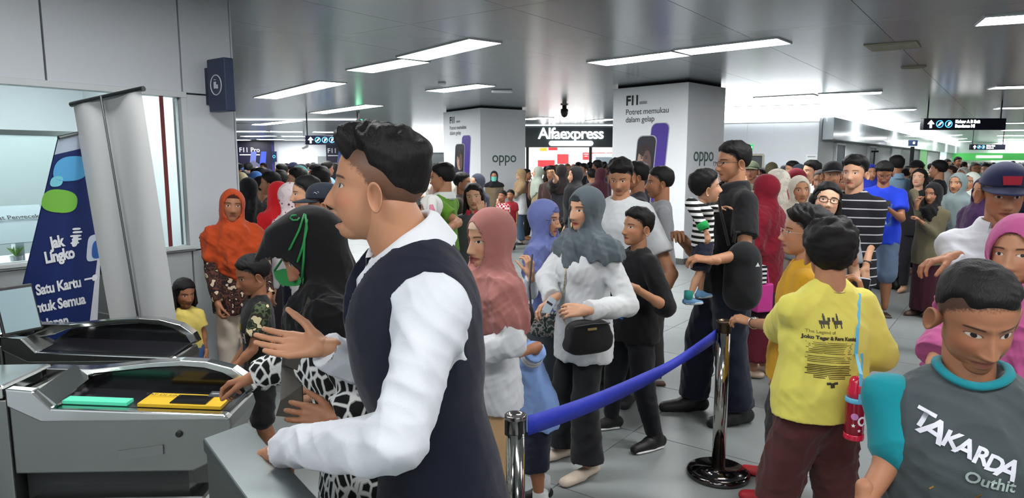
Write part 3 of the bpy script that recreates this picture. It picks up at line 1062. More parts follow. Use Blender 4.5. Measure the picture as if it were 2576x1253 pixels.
def hijab(P, mat, hem=.74, vdrop=.10, open_w=.058, open_h=.086, open_z=-.016, fold=.006, puff=1.0, back=0.0, name='hijab', wide=1.0, under=None, point=0.0, depth=.0, freq=56, tight=1.0, off=.0, armc=.5):
    J, S, M, hs = P.J, P.S, P.M, P.hs
    vox = P.vox * .9
    hd = J['head']
    pts = [hd + Vector((0, 0, .15)), hd, J['shr'], J['shl'], J['chest']]
    lo = np.min([tuple(p) for p in pts], 0) - .16 * hs - .05 * S; hi = np.max([tuple(p) for p in pts], 0) + .16 * hs + .05 * S
    lo[2] = hem * S - .2 * S * max(vdrop, back)/.10 * .5 - .02
    F = Field(lo, hi, vox)
    k = .03
    R = M @ Matrix.Translation((0, -.012, .016))
    F.ell(R, (.0865 * puff, .110 * puff, .1075 * puff), 0)
    F.ell(M @ Matrix.Translation((0, .004, -.045)), (.079, .089, .094), k)
    if point:
        F.cone(M @ Vector((0, .06, .07)), M @ Vector((0, .125, .055)), .05 * hs, .03 * hs, .05)
    upv = P.Rl @ Vector((0, 0, 1))
    fw = tuple(P.Rl @ Vector((0, 1, 0)))
    chin = M @ Vector((0, .01, -.10))
    F.cone(chin, J['neck'] - upv * .02 * S + P.Rl @ Vector((0, .022 * S, 0)), .078 * hs * tight, .098 * hs * tight, k * 1.3)
    tp = P.o.get('top', {}); ho = .026 * (S / 1.7) + (off if wide > .75 else -.004) + .55 * tp.get('loose', .008) + .5 * tp.get('fold', .008)
    sw = P.o.get('sw', 1.0)
    hipc = Vector((0, 0, .52 * S))
    up = lambda y, z: hipc + P.Rl @ (Vector((0, y, z)) * S - hipc)
    lv = [(hem - .12, .094 * P.g, .070 * P.g), (.62, .086 * P.g, .062 * P.g), (.70, .088 * sw, .062), (.755, .086 * sw, .057), (.79, .060 * sw, .044)]
    lv = [q for q in lv if q[0] >= .62 or hem < .66]
    for (z0, w0, d0), (z1, w1, d1) in zip(lv[:-1], lv[1:]):
        F.cone(up(-.002, z0), up(-.002, z1), (w0 * S + ho) * wide, (w1 * S + ho) * wide, .02, nrm=fw, flat=(d0 * S + ho) / (w0 * S + ho))
    for s, n in ((1, 'r'), (-1, 'l')):
        if wide > .75:
            F.cone(J['neck'] + upv * .004 * S, J['sh' + n], .030 * S + ho * .7, .026 * S + ho, .03)
            F.cone(J['sh' + n], J['sh' + n].lerp(J['el' + n], armc), .0285 * S + ho, .030 * S + ho, .03)
    F.cone(J['uchest'] + P.Rl @ Vector((0, .03 * S, 0)), J['chest'] + P.Rl @ Vector((0, .035 * S, -.05 * S)), .06 * S, .06 * S * wide, .05)
    c = J['uchest']; hz = hem * S
    F.above(lambda x, y, z: hz - vdrop * S * np.clip(1 - np.abs(x - c.x) / (.12 * S), 0, 1) * (y > c.y) - back * S * np.clip(1 - np.abs(x - c.x) / (.16 * S), 0, 1) * (y <= c.y) - z)
    lx, ly, lz = F.local(M)
    e = np.sqrt((lx / open_w) ** 2 + ((lz - open_z) / open_h) ** 2)
    cut = np.maximum((e - 1) * open_w * hs, (.012 + depth - ly) * hs)
    F.d = np.maximum(F.d, -cut)
    V, Q = F.extract()
    V = smooth_mesh(V, Q, 1)
    if fold:
        sd = int(abs(P.root.location.x * 513 + P.root.location.y * 277)) % 9999
        hcx = np.array(J['head']); 
        amt = sstep(-(V[:, 2] - hcx[2]), -.06, .16)
        W = folds(V, Q, fold * 1.8, freq / S * 1.5, sd, axis=(0.25, .3, 1))
        V = V + (W - V) * (0.12 + .88 * amt)[:, None]
        W = folds(V, Q, fold * .7, freq * 2.1 / S * 1.5, sd + 5)
        V = V + (W - V) * (0.1 + .9 * amt)[:, None]
    ob = link_mesh(name, raw_mesh(name, V, [Q]), mat, P.root)
    if under:
        hv, hq, ht = head_grid(max(1, P.lod))
        n = vnormals(hv, hq)
        y, z = hv[:, 1], hv[:, 2]
        t = np.where(z > .048 + .0 * y, .0035, -.006)
        A = np.array(M)
        v = (hv + n * t[:, None]) @ A[:3, :3].T + A[:3, 3]
        link_mesh('underscarf', raw_mesh('underscarf', v, [hq, ht]), under, P.root)
    return ob

HL_Y = [-.12, -.05, -.024, .004, .018, .05, .075, .12]
HL_Z = [-.075, -.055, -.022, -.006, .02, .044, .062, .066]
def hair(P, c=(20, 18, 18), T=.018, sides=.007, quiff=0.0, style='short', rough=1.0, drop=0.0, length=.3, fringe=0.0, bun=0.0, nape=0.0, vol=1.0, taper=.030, fade=.014):
    M, hs, S, J = P.M, P.hs, P.S, P.J
    lod = P.lod
    hv, hq, ht = head_grid(lod if lod else 0)
    n = vnormals(hv, hq)
    n[-2] = (0, 0, 1); n[-1] = (0, 0, -1)
    x, y, z = hv[:, 0], hv[:, 1], hv[:, 2]
    hl = np.interp(y, HL_Y, HL_Z) - fringe * sstep(y, .03, .07) - nape * sstep(-y, .0, .05)
    tp = .012 if style in ('long', 'bob') else taper
    hl = hl + fade * sstep(-y, -.058, -.03)
    m = sstep(z - hl + .006 * waves(hv, 110, 21, 5), -.002, tp)
    ramp = sstep(z, .02, .085)
    t = m * (sides + (T - sides) * ramp)
    t += m * quiff * np.exp(-((y - .06) / .045) ** 2) * sstep(z, .055, .085)
    t *= 1 + rough * (.30 * waves(hv, 120, 3, 6) + .18 * waves(hv, 260, 8, 6))
    t = np.where(m > .02, np.maximum(t, .002), t) - (1 - m) ** 2 * .006
    v = hv + n * t[:, None]
    A = np.array(M)
    v = v @ A[:3, :3].T + A[:3, 3]
    hm = hair_mat(c)
    ob = link_mesh('hair', raw_mesh('hair', v, [hq, ht]), hm, P.root)
    if style in ('long', 'bob'):
        vox = max(.006, P.vox * .9)
        L = length
        Md = M
        lo = np.array(M.translation) - np.array((.2, .2, L + .12)); hi = np.array(M.translation) + .2
        F = Field(lo, hi, vox)
        F.ell(M @ Matrix.Translation((0, -.02, .022)), (.086 * vol, .105 * vol, .10), 0)
        zz = Vector((0, 0, -1))
        for sx in (-1, 0, 1):
            a = M @ Vector((sx * .060 * vol, -.045 if sx else -.07, 0)); b = a + zz * L + P.Rl @ Vector((sx * .012, -.012, 0))
            F.cone(a, b, .042 * hs * vol, .038 * hs, .03)
        for sx in (-1, 1):
            a = M @ Vector((sx * .070 * vol, -.01, .0)); b = a + zz * (L * .8) + P.Rl @ Vector((sx * .01, .01, 0))
            F.cone(a, b, .026 * hs, .026 * hs, .02)
        lx, ly, lz = F.local(M)
        e = np.sqrt((lx / .070) ** 2 + ((lz + .055) / .125) ** 2)
        cut = np.maximum((e - 1) * .06, -.004 - ly)
        F.d = np.maximum(F.d, -cut)
        V, Q = F.extract()
        V = smooth_mesh(V, Q, 1)
        V = folds(V, Q, .005, 60, 11, axis=(0, 0, 1))
        link_mesh('hair_length', raw_mesh('hair_length', V, [Q]), hm, P.root)
    if bun:
        g = G()
    return ob

def capf(P, mat, brim=None, brimlen=.075, T=.014, rear=False):
    M = P.M
    hv, hq, ht = head_grid(P.lod if P.lod else 0)
    n = vnormals(hv, hq); n[-2] = (0, 0, 1)
    y, z = hv[:, 1], hv[:, 2]
    edge = .030 + .12 * np.clip(y, -.1, .1)
    m = sstep(z - edge, -.001, .006)
    t = m * (T + .012 * gz(z, .095, .04) * sstep(y, -.03, .06)) - (1 - m) * .006
    A = np.array(M)
    v = (hv + n * t[:, None]) @ A[:3, :3].T + A[:3, 3]
    ob = link_mesh('cap', raw_mesh('cap', v, [hq, ht]), mat, P.root)
    nu, nv = 17, 6
    vs = []
    for sgn in (0, 1):
        for i in range(nv):
            f = i / (nv - 1)
            for j in range(nu):
                a = (j / (nu - 1) - .5) * PI * .92
                r0x, r0y = .078, .098
                ext = brimlen * f * math.cos(a) ** .7
                px = math.sin(a) * (r0x + .006 * f); py = -.006 + math.cos(a) * r0y + ext
                pz = .030 + .12 * min(.1, r0y * math.cos(a)) + .006 - .16 * ext - 1.6 * px * px - (.004 if sgn else 0)
                vs.append(M @ Vector((px, py, pz)))
    fs = []
    N = nu * nv
    for i in range(nv - 1):
        for j in range(nu - 1):
            a, b, c, d = i * nu + j, i * nu + j + 1, (i + 1) * nu + j + 1, (i + 1) * nu + j
            fs += [(a, d, c, b), (N + a, N + b, N + c, N + d)]
    for j in range(nu - 1):
        a, b = (nv - 1) * nu + j, (nv - 1) * nu + j + 1
        fs.append((a, N + a, N + b, b))
    link_mesh('brim', raw_mesh('brim', np.array([tuple(q) for q in vs]), [np.array(fs)]), brim or mat, ob)
    return ob

def glasses(P, c=(20, 20, 22), r=.0017, w=.024, h=.016, shape=2.6):
    M = P.M
    g = G()
    for s in (1, -1):
        pts = []
        for i in range(24):
            a = 2 * PI * i / 24
            ca_, sa_ = math.cos(a), math.sin(a)
            rx = abs(ca_) ** (2 / shape) * math.copysign(1, ca_); rz = abs(sa_) ** (2 / shape) * math.copysign(1, sa_)
            px = s * .032 + w * rx
            pts.append(M @ Vector((px, .1035 - 6.0 * (abs(px) - .015) ** 2, -.003 + h * rz)))
        g.tube(pts, r * P.hs, 6, closed=True)
        g.tube([M @ Vector((s * (.032 + w), .1035 - 6 * (.017 + w) ** 2, .003)), M @ Vector((s * .073, .06, .002)), M @ Vector((s * .080, -.005, .0))], r * .9 * P.hs, 6)
    g.tube([M @ Vector((-.009, .105, .001)), M @ Vector((0, .108, .003)), M @ Vector((.009, .105, .001))], r * P.hs, 6)
    return g.build('glasses', plain('frame_%d_%d_%d' % c, c, rough=.3), P.root, smooth=True)

def shoes(P, kind):
    """kind: (style, colour, sole colour)"""
    style, c, sc = kind
    J, S = P.J, P.S
    for s, n in ((1, 'r'), (-1, 'l')):
        a = J['ank' + n]
        fd = P.o.get('foot_dir_' + n, s * 8)
        R = Matrix.Rotation(-math.radians(fd), 3, 'Z')
        toe = Vector((a.x, a.y, 0)) + R @ Vector((0, .105 * S, 0)); heel = Vector((a.x, a.y, 0)) + R @ Vector((0, -.032 * S, 0))
        lo = np.minimum(tuple(toe), tuple(heel)) - .05 * S; hi = np.maximum(tuple(toe), tuple(heel)) + .05 * S
        base = a.z - .048 * S
        lo[2] = base - .0; hi[2] = base + .12 * S
        F = Field(lo, hi, max(.004, P.vox * .8))
        zz = Vector((0, 0, base))
        if style in ('sandal',):
            g = G()
            g.tube([zz + heel + Vector((0, 0, .012)), zz + heel.lerp(toe, .5) + Vector((0, 0, .012)), zz + toe + Vector((0, 0, .012))], [.028 * S, .026 * S, .030 * S], 12, flat=.25, up=(0, 0, 1))
            st = zz + heel.lerp(toe, .62)
            g.tube([st + R @ Vector((-.028 * S, 0, .012)), st + Vector((0, 0, .045)), st + R @ Vector((.028 * S, 0, .012))], .008, 6)
            g.build('sandal', plain('shoe_%d_%d_%d' % c, c, .6), P.root, smooth=True)
            continue
        if style == 'flat':
            F.cone(zz + heel + Vector((0, 0, .022 * S)), zz + toe + Vector((0, 0, .012 * S)), .023 * S, .022 * S, 0, nrm=(0, 0, 1), flat=.8)
            F.cone(zz + heel.lerp(toe, .55) + Vector((0, 0, .012 * S)), zz + toe + Vector((0, 0, .010 * S)), .027 * S, .018 * S, .015, nrm=(0, 0, 1), flat=.62)
        else:
            F.cone(zz + heel + Vector((0, 0, .028 * S)), zz + heel.lerp(toe, .45) + Vector((0, 0, .030 * S)), .027 * S, .028 * S, 0)
            F.cone(zz + heel.lerp(toe, .4) + Vector((0, 0, .022 * S)), zz + toe + Vector((0, 0, .014 * S)), .030 * S, .022 * S, .015)
            F.cone(a + Vector((0, -.004 * S, -.012 * S)), a + Vector((0, -.006 * S, .010 * S)), .030 * S, .030 * S, .015)
        b0 = base + .004
        F.above(lambda x, y, z: b0 - z)
        if style == 'flat':
            F.above(lambda x, y, z: z - (base + .044 * S))
        V, Q = F.extract()
        ob = link_mesh('shoe', raw_mesh('shoe', V, [Q]), plain('shoe_%d_%d_%d' % c, c, .55), P.root)
        if style == 'sneaker':
            g = G()
            g.tube([zz + heel + Vector((0, 0, .010)), zz + heel.lerp(toe, .55) + Vector((0, 0, .010)), zz + toe + Vector((0, 0, .010)), zz + toe + R @ Vector((0, .018 * S, .010))],
                   [.027 * S, .032 * S, .027 * S, .010 * S], 14, flat=.012 / (.03 * S), up=(0, 0, 1))
            g.build('sole', plain('sole_%d_%d_%d' % sc, sc, .6), ob, smooth=True)

# print lettering laid onto a garment
def print_on(P, obj, parts, O, xdir, up, name='print'):
    """parts: list of (mesh, material, dx, dy, rot); O: point in the person's frame; the print is projected along -normal"""
    V, Q = P.shirt_vq
    bvh = BVHTree.FromPolygons([tuple(v) for v in V], [tuple(q) for q in Q])
    Fm = frame(O, xdir, up)
    nrm = (Fm.to_3x3() @ Vector((0, 0, 1))).normalized()
    for me, mat, dx, dy, rot in parts:
        me.transform(Matrix.Translation((dx, dy, 0)) @ Matrix.Rotation(rot, 4, 'Z'))
        bm = bmesh.new(); bm.from_mesh(me)
        for _ in range(2):
            long = [e for e in bm.edges if e.calc_length() > .02]
            if long:
                bmesh.ops.subdivide_edges(bm, edges=long, cuts=1)
        bmesh.ops.triangulate(bm, faces=bm.faces)
        for v in bm.verts:
            p = Fm @ v.co
            h = bvh.ray_cast(p + nrm * .35, -nrm, .8)
            if h[0] is not None:
                v.co = h[0] + nrm * .0022
            else:
                v.co = p
        bm.to_mesh(me); bm.free()
        me.materials.clear()
        link_mesh(name, me, mat, obj)
# ================================================================ the hall
CD = Vector((.597, .802, 0))            # direction of the corridor and of the ticket-office wall
CN = Vector((.802, -.597, 0))           # towards the hall, square to it
X3, Z3 = Vector((1, 0, 0)), Vector((0, 0, 1))

M_floor = plain('floor_tile', (138, 144, 143), rough=.32, spec=.4, noise=.05, nscale=3.0)
M_joint = plain('floor_joint', (92, 96, 96), rough=.8)
M_ceilp = plain('ceiling_metal', (146, 154, 157), rough=.24, metal=.38, noise=.04, nscale=1.2)
M_ceild = plain('ceiling_gap', (70, 76, 78), rough=.6)
M_wall = plain('wall_panel', (208, 214, 220), rough=.38, spec=.45, noise=.03, nscale=2.0)
M_wallg = plain('wall_panel_grey', (176, 182, 184), rough=.42, spec=.4)
M_white = plain('white_board', (226, 231, 234), rough=.55)
M_column = plain('column_cladding', (240, 244, 247), rough=.5, noise=.02, nscale=2)
M_dark = plain('dark_gap', (30, 32, 34), rough=.8)
M_lamp = plain('lamp_diffuser', (255, 255, 255), emit=LAMP)
M_cove = plain('cove_diffuser', (250, 254, 255), emit=COVE)
M_navy = plain('navy_sign', (26, 38, 66), rough=.35)
M_black = plain('black_paint', (18, 18, 20), rough=.5)
M_letter_w = plain('lit_letter', (255, 255, 255), emit=3.0)
M_letter_b = plain('lit_blue', (70, 170, 255), emit=1.6)
M_steel = plain('brushed_steel', (150, 152, 150), rough=.28, metal=1.0, noise=.05, nscale=5)
M_steeld = plain('steel_side', (146, 149, 146), rough=.42, metal=1.0, noise=.06, nscale=4)
M_steelb = plain('steel_bright', (205, 207, 205), rough=.14, metal=1.0)
M_glass = plain('office_glass', (235, 245, 245), rough=.02, trans=1.0, spec=.5)
M_glass.node_tree.nodes['Principled BSDF'].inputs['IOR'].default_value = 1.05
M_txt_dark = plain('print_black', (34, 36, 38), rough=.6)
M_txt_w = plain('print_white', (232, 236, 240), rough=.6)
M_txt_g = plain('print_green_grey', (62, 96, 88), rough=.6)
M_violet = plain('print_violet', (74, 52, 150), rough=.4)
M_screen = plain('print_screen', (38, 38, 48), rough=.4)
M_face = plain('print_face', (172, 138, 120), rough=.5)
M_face_d = plain('print_face_shade', (96, 72, 64), rough=.5)

# ---- floor with its large tiles
floor = structure(G().slab([(-45, -6), (90, -6), (90, 130), (-45, 130)], -.12, -.006).build('floor', M_joint))
far = G()
tile_me = G().box((0, 0, -.004), (.894, .894, .008)).mesh('tile', bevel=.002)
tile_me.materials.append(M_floor)
ang = math.atan2(CD.y, CD.x)
n_t = 0
org = at(1400, 1222, 3.38); org.z = 0
for i in range(-9, 16):
    for j in range(-13, 13):
        c = org + CD * (.9 * (i + .5)) + CN * (.9 * (j + .5))
        if 1.3 < c.y < 13.5 and abs(c.x) < .80 * c.y + .9:
            o = link_mesh('tile', tile_me, None, floor, (c.x, c.y, 0))
            o.rotation_euler = (0, 0, ang)
            n_t += 1
        elif abs(c.x) < 12 and -5 < c.y < 14:
            far.box((c.x, c.y, -.004), (.894, .894, .008), rz=ang)
far.slab([(-45, 13.2), (90, 13.2), (90, 130), (-45, 130)], -.0065, -.003)
fo = far.build('tile_field', M_floor, floor)
fo['kind'] = 'stuff'

# ---- ceiling with its metal panels
ceiling = structure(G().slab([(-45, -6), (90, -6), (90, 130), (-45, 130)], CEIL + .01, CEIL + .15).build('ceiling', M_ceild))
pan_me = G().box((0, 0, CEIL + .008), (2.394, 1.194, .016)).mesh('panel')
pan_me.materials.append(M_ceilp)
pf = G()
n_p = 0
for i in range(-8, 18):
    for j in range(-18, 22):
        c = CD * (1.2 * (i + .5) * 2) + CN * (1.2 * (j + .5))
        if 3.5 < c.y < 20 and abs(c.x) < .78 * c.y + .6 and n_p < 290:
            o = link_mesh('panel', pan_me, None, ceiling, (c.x, c.y, 0))
            o.rotation_euler = (0, 0, ang)
            n_p += 1
        elif -5 < c.y < 26 and abs(c.x) < 20:
            pf.box((c.x, c.y, CEIL + .008), (2.394, 1.194, .016), rz=ang)
pf.slab([(-45, 24), (90, 24), (90, 130), (-45, 130)], CEIL + .002, CEIL + .012)
po = pf.build('panel_field', M_ceilp, ceiling)
po['kind'] = 'stuff'

# ---- linear luminaires in the ceiling
def luminaire(p, q, w, label, group='linear ceiling lights'):
    p, q = Vector(p), Vector(q)
    d = (q - p); L = d.length
    r = empty('ceiling_light', ((p.x + q.x) / 2, (p.y + q.y) / 2, CEIL - .001), math.atan2(d.y, d.x), label, 'light', group)
    g = G()
    for s in (1, -1):
        g.box((0, s * (w / 2 + .008), -.006), (L + .03, .016, .014))
        g.box((s * (L / 2 + .008), 0, -.006), (.016, w, .014))
    g.build('frame', plain('lamp_frame', (205, 210, 212), rough=.4), r)
    G().box((0, 0, -.004), (L, w, .008)).build('diffuser', M_lamp, r)
    return r
near_l = [((905, 178), (1046, 151), 'long lit ceiling light ahead, its lower half nearer the ticket office'), ((1036, 146), (1221, 101), 'long lit ceiling light ahead, its upper half nearest the camera'),
          ((667, 246), (838, 206), 'single lit ceiling light near the projecting navy sign'), ((800, 284), (942, 264), 'single lit ceiling light above the gate attendant hair'),
          ((648, 314), (745, 303), 'small lit ceiling light beyond the ticket office corner'), ((1095, 229), (1223, 213), 'single lit ceiling light before the smaller white column'),
          ((1503, 159), (1712, 133), 'long lit ceiling light before the larger column, far half'), ((1718, 130), (1972, 101), 'long lit ceiling light before the larger column, near half'),
          ((1322, 300), (1377, 295), 'short lit ceiling light beside the smaller column'), ((1488, 304), (1545, 299), 'short lit ceiling light beside the larger column'),
          ((1905, 247), (2052, 239), 'lit ceiling light by the cove-lit wall, far half of a pair'), ((2060, 238), (2217, 232), 'lit ceiling light by the cove-lit wall, near half of a pair'),
          ((2180, 278), (2302, 275), 'lit ceiling light behind the row beside the hanging sign'), ((2265, 309), (2322, 308), 'lit ceiling light touching the left end of the hanging sign'),
          ((2467, 52), (2700, 36), 'wide lit ceiling light in the top corner of the hall'), ((2497, 220), (2720, 214), 'lit ceiling light above the hanging sign, second of its row'),
          ((2508, 272), (2690, 268), 'lit ceiling light level with the hanging sign rods'), ((2524, 310), (2690, 307), 'lit ceiling light level with the hanging sign board'), ((2524, 328), (2690, 326), 'lit ceiling light just below the hanging sign level')]
for (a, b, lb) in near_l:
    p, q = atz(*a, CEIL), atz(*b, CEIL)
    luminaire(p, q, .42 if p.y < 14 else .46, lb)
far_l = [((592, 331), (673, 331)), ((680, 331), (760, 332)), ((614, 343), (687, 342)), ((650, 351), (712, 351)), ((590, 352), (627, 352)), ((714, 352), (770, 352)), ((712, 343), (768, 343)), ((732, 361), (763, 361)), ((787, 332), (860, 333)), ((868, 333), (920, 335)),
         ((2345, 340), (2412, 340)), ((2370, 349), (2425, 349)), ((2390, 357), (2440, 356)), ((2405, 363), (2450, 363)), ((2518, 341), (2600, 341)), ((2519, 350), (2600, 350)), ((2520, 358), (2600, 358)), ((2522, 364), (2600, 364)), ((2530, 371), (2600, 371))]
ORD = ['first', 'second', 'third', 'fourth', 'fifth', 'sixth', 'seventh', 'eighth', 'ninth', 'tenth', 'eleventh', 'twelfth', 'thirteenth', 'fourteenth', 'fifteenth', 'sixteenth']
for sd, words_ in ((0, 'far left end of the hall'), (1, 'far right corridor')):
    mine = [q for q in far_l if (q[0][0] > 1000) == bool(sd)]
    mine.sort(key=lambda q: (round(q[0][1] / 6), q[0][0]))
    for k, (a, b) in enumerate(mine):
        p, q = atz(*a, CEIL), atz(*b, CEIL)
        luminaire(p, q, .60, 'distant ceiling light of the %s, %s counted from the nearest' % (words_, ORD[k]), 'distant ceiling lights')
# unseen lights above and behind the camera, added to brighten the hall
for k, (x, y) in enumerate(((-1.3, 3.2), (2.4, 3.6), (5.2, 4.4), (-1.6, -.4), (1.2, .2), (4.4, 1.0), (-1.2, -2.8), (2.4, -3.2), (8.0, 3.4))):
    c = Vector((x, y, 0)); luminaire(c - Vector((.9, -.2, 0)), c + Vector((.9, -.2, 0)), .27, 'ceiling light overhead and out of view, %s of these rows' % ORD[k], 'ceiling lights overhead')

# small things on the ceiling
def ceil_dome(px, py, label, kind):
    c = atz(px, py, CEIL)
    r = empty(kind, (c.x, c.y, CEIL), 0, label, kind.replace('_', ' '))
    return r
r = ceil_dome(1420, 262, 'black dome camera hanging from the ceiling before the shop', 'security_camera')
G().lathe([(.05, 0), (.05, -.10), (.085, -.12), (.085, -.20), (.06, -.27), (.02, -.30)], 16).build('dome', plain('smoked', (40, 34, 34), rough=.15), r, smooth=True)
G().lathe([(.09, 0), (.09, -.02), (.05, -.03)], 16).build('base', M_steeld, r)
r = ceil_dome(1263, 226, 'flat white access point on the ceiling behind the single light', 'access_point')
G().slab([(-.17, -.10), (.17, -.10), (.20, .0), (.17, .10), (-.17, .10), (-.20, 0)], -.05, -.005).build('body', M_white, r, bevel=.01)
G().slab([(-.12, -.06), (.12, -.06), (.12, .06), (-.12, .06)], -.006, 0).build('bracket', M_dark, r)
r = ceil_dome(1112, 208, 'tiny smoke detector on the ceiling near the long light', 'smoke_detector')
G().lathe([(.07, 0), (.065, -.03), (.03, -.05)], 16).build('head', M_white, r, smooth=True)
q = [atz(*p, CEIL) for p in ((2172, 112), (2305, 102), (2318, 119), (2195, 128))]
r = empty('air_vent', (q[0].x, q[0].y, CEIL), 0, 'pale beige rectangular air vent in the ceiling', 'vent')
cc = sum(q, Vector()) / 4
pl = [(v - Vector((q[0].x, q[0].y, CEIL))) for v in q]
cen = sum(pl, Vector()) / 4
G().slab([(v.x, v.y) for v in pl], -.012, -.002).build('vent_frame', plain('vent_cream', (158, 156, 132), rough=.6), r)
G().slab([((cen + (v - cen) * .86).x, (cen + (v - cen) * .86).y) for v in pl], -.016, -.011).build('vent_plate', plain('vent_plate', (146, 146, 126), rough=.6), r)
r = ceil_dome(2298, 168, 'small round downlight cover in the ceiling beside the vent', 'downlight')
G().lathe([(.16, 0), (.15, -.015), (.11, -.02)], 20).build('ring', plain('vent_plate', (146, 146, 126)), r)
r = ceil_dome(1375, 318, 'small speaker disc on the ceiling above the shop fascia', 'ceiling_speaker')
G().lathe([(.16, 0), (.16, -.04), (.1, -.06)], 16).build('disc', M_dark, r)

# ---- ticket-office wall: a row of panels with a long window
WC = Vector((-2.27, 5.62, 0))           # its end, where the hall opens
def wp(s, off=0.0, z=0.0):              # s metres back along the wall towards the camera
    return WC - CD * s - CN * off + Z3 * z
wall = structure(G().prism([wp(-.0, .10, 0), wp(5.2, .10, 0), wp(5.2, .10, 1.02), wp(-.0, .10, 1.02)], 0, -CN * .10).build('wall_left', M_ceild))
g = G()
g.prism([wp(0, .10, 2.24), wp(5.2, .10, 2.24), wp(5.2, .10, CEIL), wp(0, .10, CEIL)], 0, -CN * .10)
g.prism([wp(0, .10, 1.02), wp(.40, .10, 1.02), wp(.40, .10, 2.24), wp(0, .10, 2.24)], 0, -CN * .10)
g.build('backing', M_ceild, wall)
def wpanel(s0, s1, z0, z1, m=None, nm='panel', t=.10):
    e = .006
    G().prism([wp(s0 + e, 0, z0 + e), wp(s1 - e, 0, z0 + e), wp(s1 - e, 0, z1 - e), wp(s0 + e, 0, z1 - e)], 0, -CN * t).build(nm, m or M_wall, wall, bevel=.003)
wpanel(0, .42, 2.215, CEIL); wpanel(.42, 1.33, 2.215, CEIL); wpanel(1.33, 2.24, 2.215, CEIL); wpanel(2.24, 3.15, 2.215, CEIL); wpanel(3.15, 5.2, 2.215, CEIL)
wpanel(0, .40, 1.0, 2.215)
wpanel(0, .42, .0, 1.0, M_wallg); wpanel(.42, 1.33, 0, 1.0, M_wallg); wpanel(1.33, 2.24, 0, 1.0, M_wallg); wpanel(2.24, 3.6, 0, 1.0, M_wallg)
wend = structure(G().prism([wp(-.012, -.0, 0), wp(0.0, 0, 0), wp(0, .6, 0), wp(-.012, .6, 0)], 0, Z3 * CEIL).build('wall_end', M_wall))
win = structure(empty('window_1', wp(.42, .0, 1.02)))
def wl(v):
    return v - win.location
g = G()
for s0, s1, z0, z1 in ((.40, 3.3, 1.0, 1.045), (.40, 3.3, 2.18, 2.225), (.40, .445, 1.045, 2.18)):
    g.prism([wl(wp(s0, -.02, z0)), wl(wp(s1, -.02, z0)), wl(wp(s1, -.02, z1)), wl(wp(s0, -.02, z1))], 0, -CN * .10)
g.build('window_frame', plain('frame_pale', (206, 212, 214), rough=.35), win, bevel=.004)
G().prism([wl(wp(.40, -.05, 1.02)), wl(wp(3.3, -.05, 1.02)), wl(wp(3.3, -.05, 1.04)), wl(wp(.40, -.05, 1.04))], 0, -CN * .08).build('sill', plain('frame_pale', (206, 212, 214)), win)
G().prism([wl(wp(.44, .03, 1.04)), wl(wp(3.3, .03, 1.04)), wl(wp(3.3, .03, 2.19)), wl(wp(.44, .03, 2.19))], 0, -CN * .008).build('pane', M_glass, win)
tag(G().prism([wp(.575, -.004, 1.05), wp(.605, -.004, 1.05), wp(.605, -.004, 2.18), wp(.575, -.004, 2.18)], 0, CN * .0035).build('window_stripe', plain('maroon_tape', (112, 40, 44), rough=.5)), 'thin maroon vertical stripe on the ticket office window', 'stripe')
# projecting sign on the wall end
sg = empty('projecting_sign', wp(.20, 0, 2.28), math.atan2(CN.y, CN.x), 'dark navy projecting box sign with a round white icon on wall end', 'sign')
G().box((.17, 0, 0), (.24, .085, .40)).build('sign_box', plain('sign_navy', (38, 54, 84), rough=.45), sg, bevel=.008)
G().box((.025, 0, 0), (.05, .07, .28)).build('bracket', plain('sign_navy2', (30, 42, 66), rough=.5), sg)
ring = G(); ring.tube([(.17 + .075 * math.cos(a), -.0445, .075 * math.sin(a)) for a in [2 * PI * i / 32 for i in range(32)]], .004, 6, closed=True)
ring.build('icon_ring', M_txt_w, sg)
g = G(); g.box((.155, -.044, .0), (.03, .004, .05)); g.box((.185, -.044, -.012), (.02, .004, .03)); g.lathe([(.010, -.002), (.010, .002)], 10, (.16, -.044, .04))
g.build('icon', M_txt_w, sg)

# office behind the glass
structure(G().prism([wp(-.0, 2.6, 0), wp(5.4, 2.6, 0), wp(5.4, 2.6, CEIL), wp(0, 2.6, CEIL)], 0, -CN * .1).build('wall_office', M_white))
structure(G().prism([wp(.0, .6, 0), wp(.10, .6, 0), wp(.10, 2.6, 0), wp(.0, 2.6, 0)], 0, Z3 * CEIL).build('wall_office_side', M_white))
for k in range(3):
    r = empty('office_ceiling_light', wp(.75 + 1.1 * k, .95, 2.70), math.atan2(CD.y, CD.x), 'bright square light panel in the ticket office, ' + ('nearest the hall end', 'middle one', 'farthest from the hall end')[k], 'light', 'ticket office lights')
    G().box((0, 0, 0), (.8, 1.3, .03)).build('diffuser', plain('office_lamp', (250, 255, 255), emit=OFFICE), r)
    G().box((0, 0, .025), (.86, 1.36, .03)).build('housing', M_steel, r)
structure(G().prism([wp(.1, .12, 2.75), wp(5.2, .12, 2.75), wp(5.2, 2.6, 2.75), wp(.1, 2.6, 2.75)], 0, Z3 * .03).build('ceiling_office', M_white))
t = empty('office_partition', wp(1.6, 1.9, 0), math.atan2(CD.y, CD.x), 'grey-green frosted partition inside the ticket office', 'partition')
for k in range(3):
    G().box((-1.05 + .92 * k, 0, .975), (.9, .03, 1.93)).build('panel', plain('frost', (176, 188, 188), rough=.35), t, bevel=.004)
G().box((-.12, 0, 1.95), (2.8, .05, .04)).build('rail', M_steel, t)
t = empty('service_counter', wp(1.7, .55, 0), math.atan2(CD.y, CD.x), 'white counter behind the ticket office glass', 'counter')
G().box((0, 0, .97), (2.6, .7, .05)).build('worktop', plain('counter_white', (236, 240, 242), rough=.3), t, bevel=.01)
G().box((0, .1, .47), (2.5, .4, .94)).build('front_panel', M_white, t)
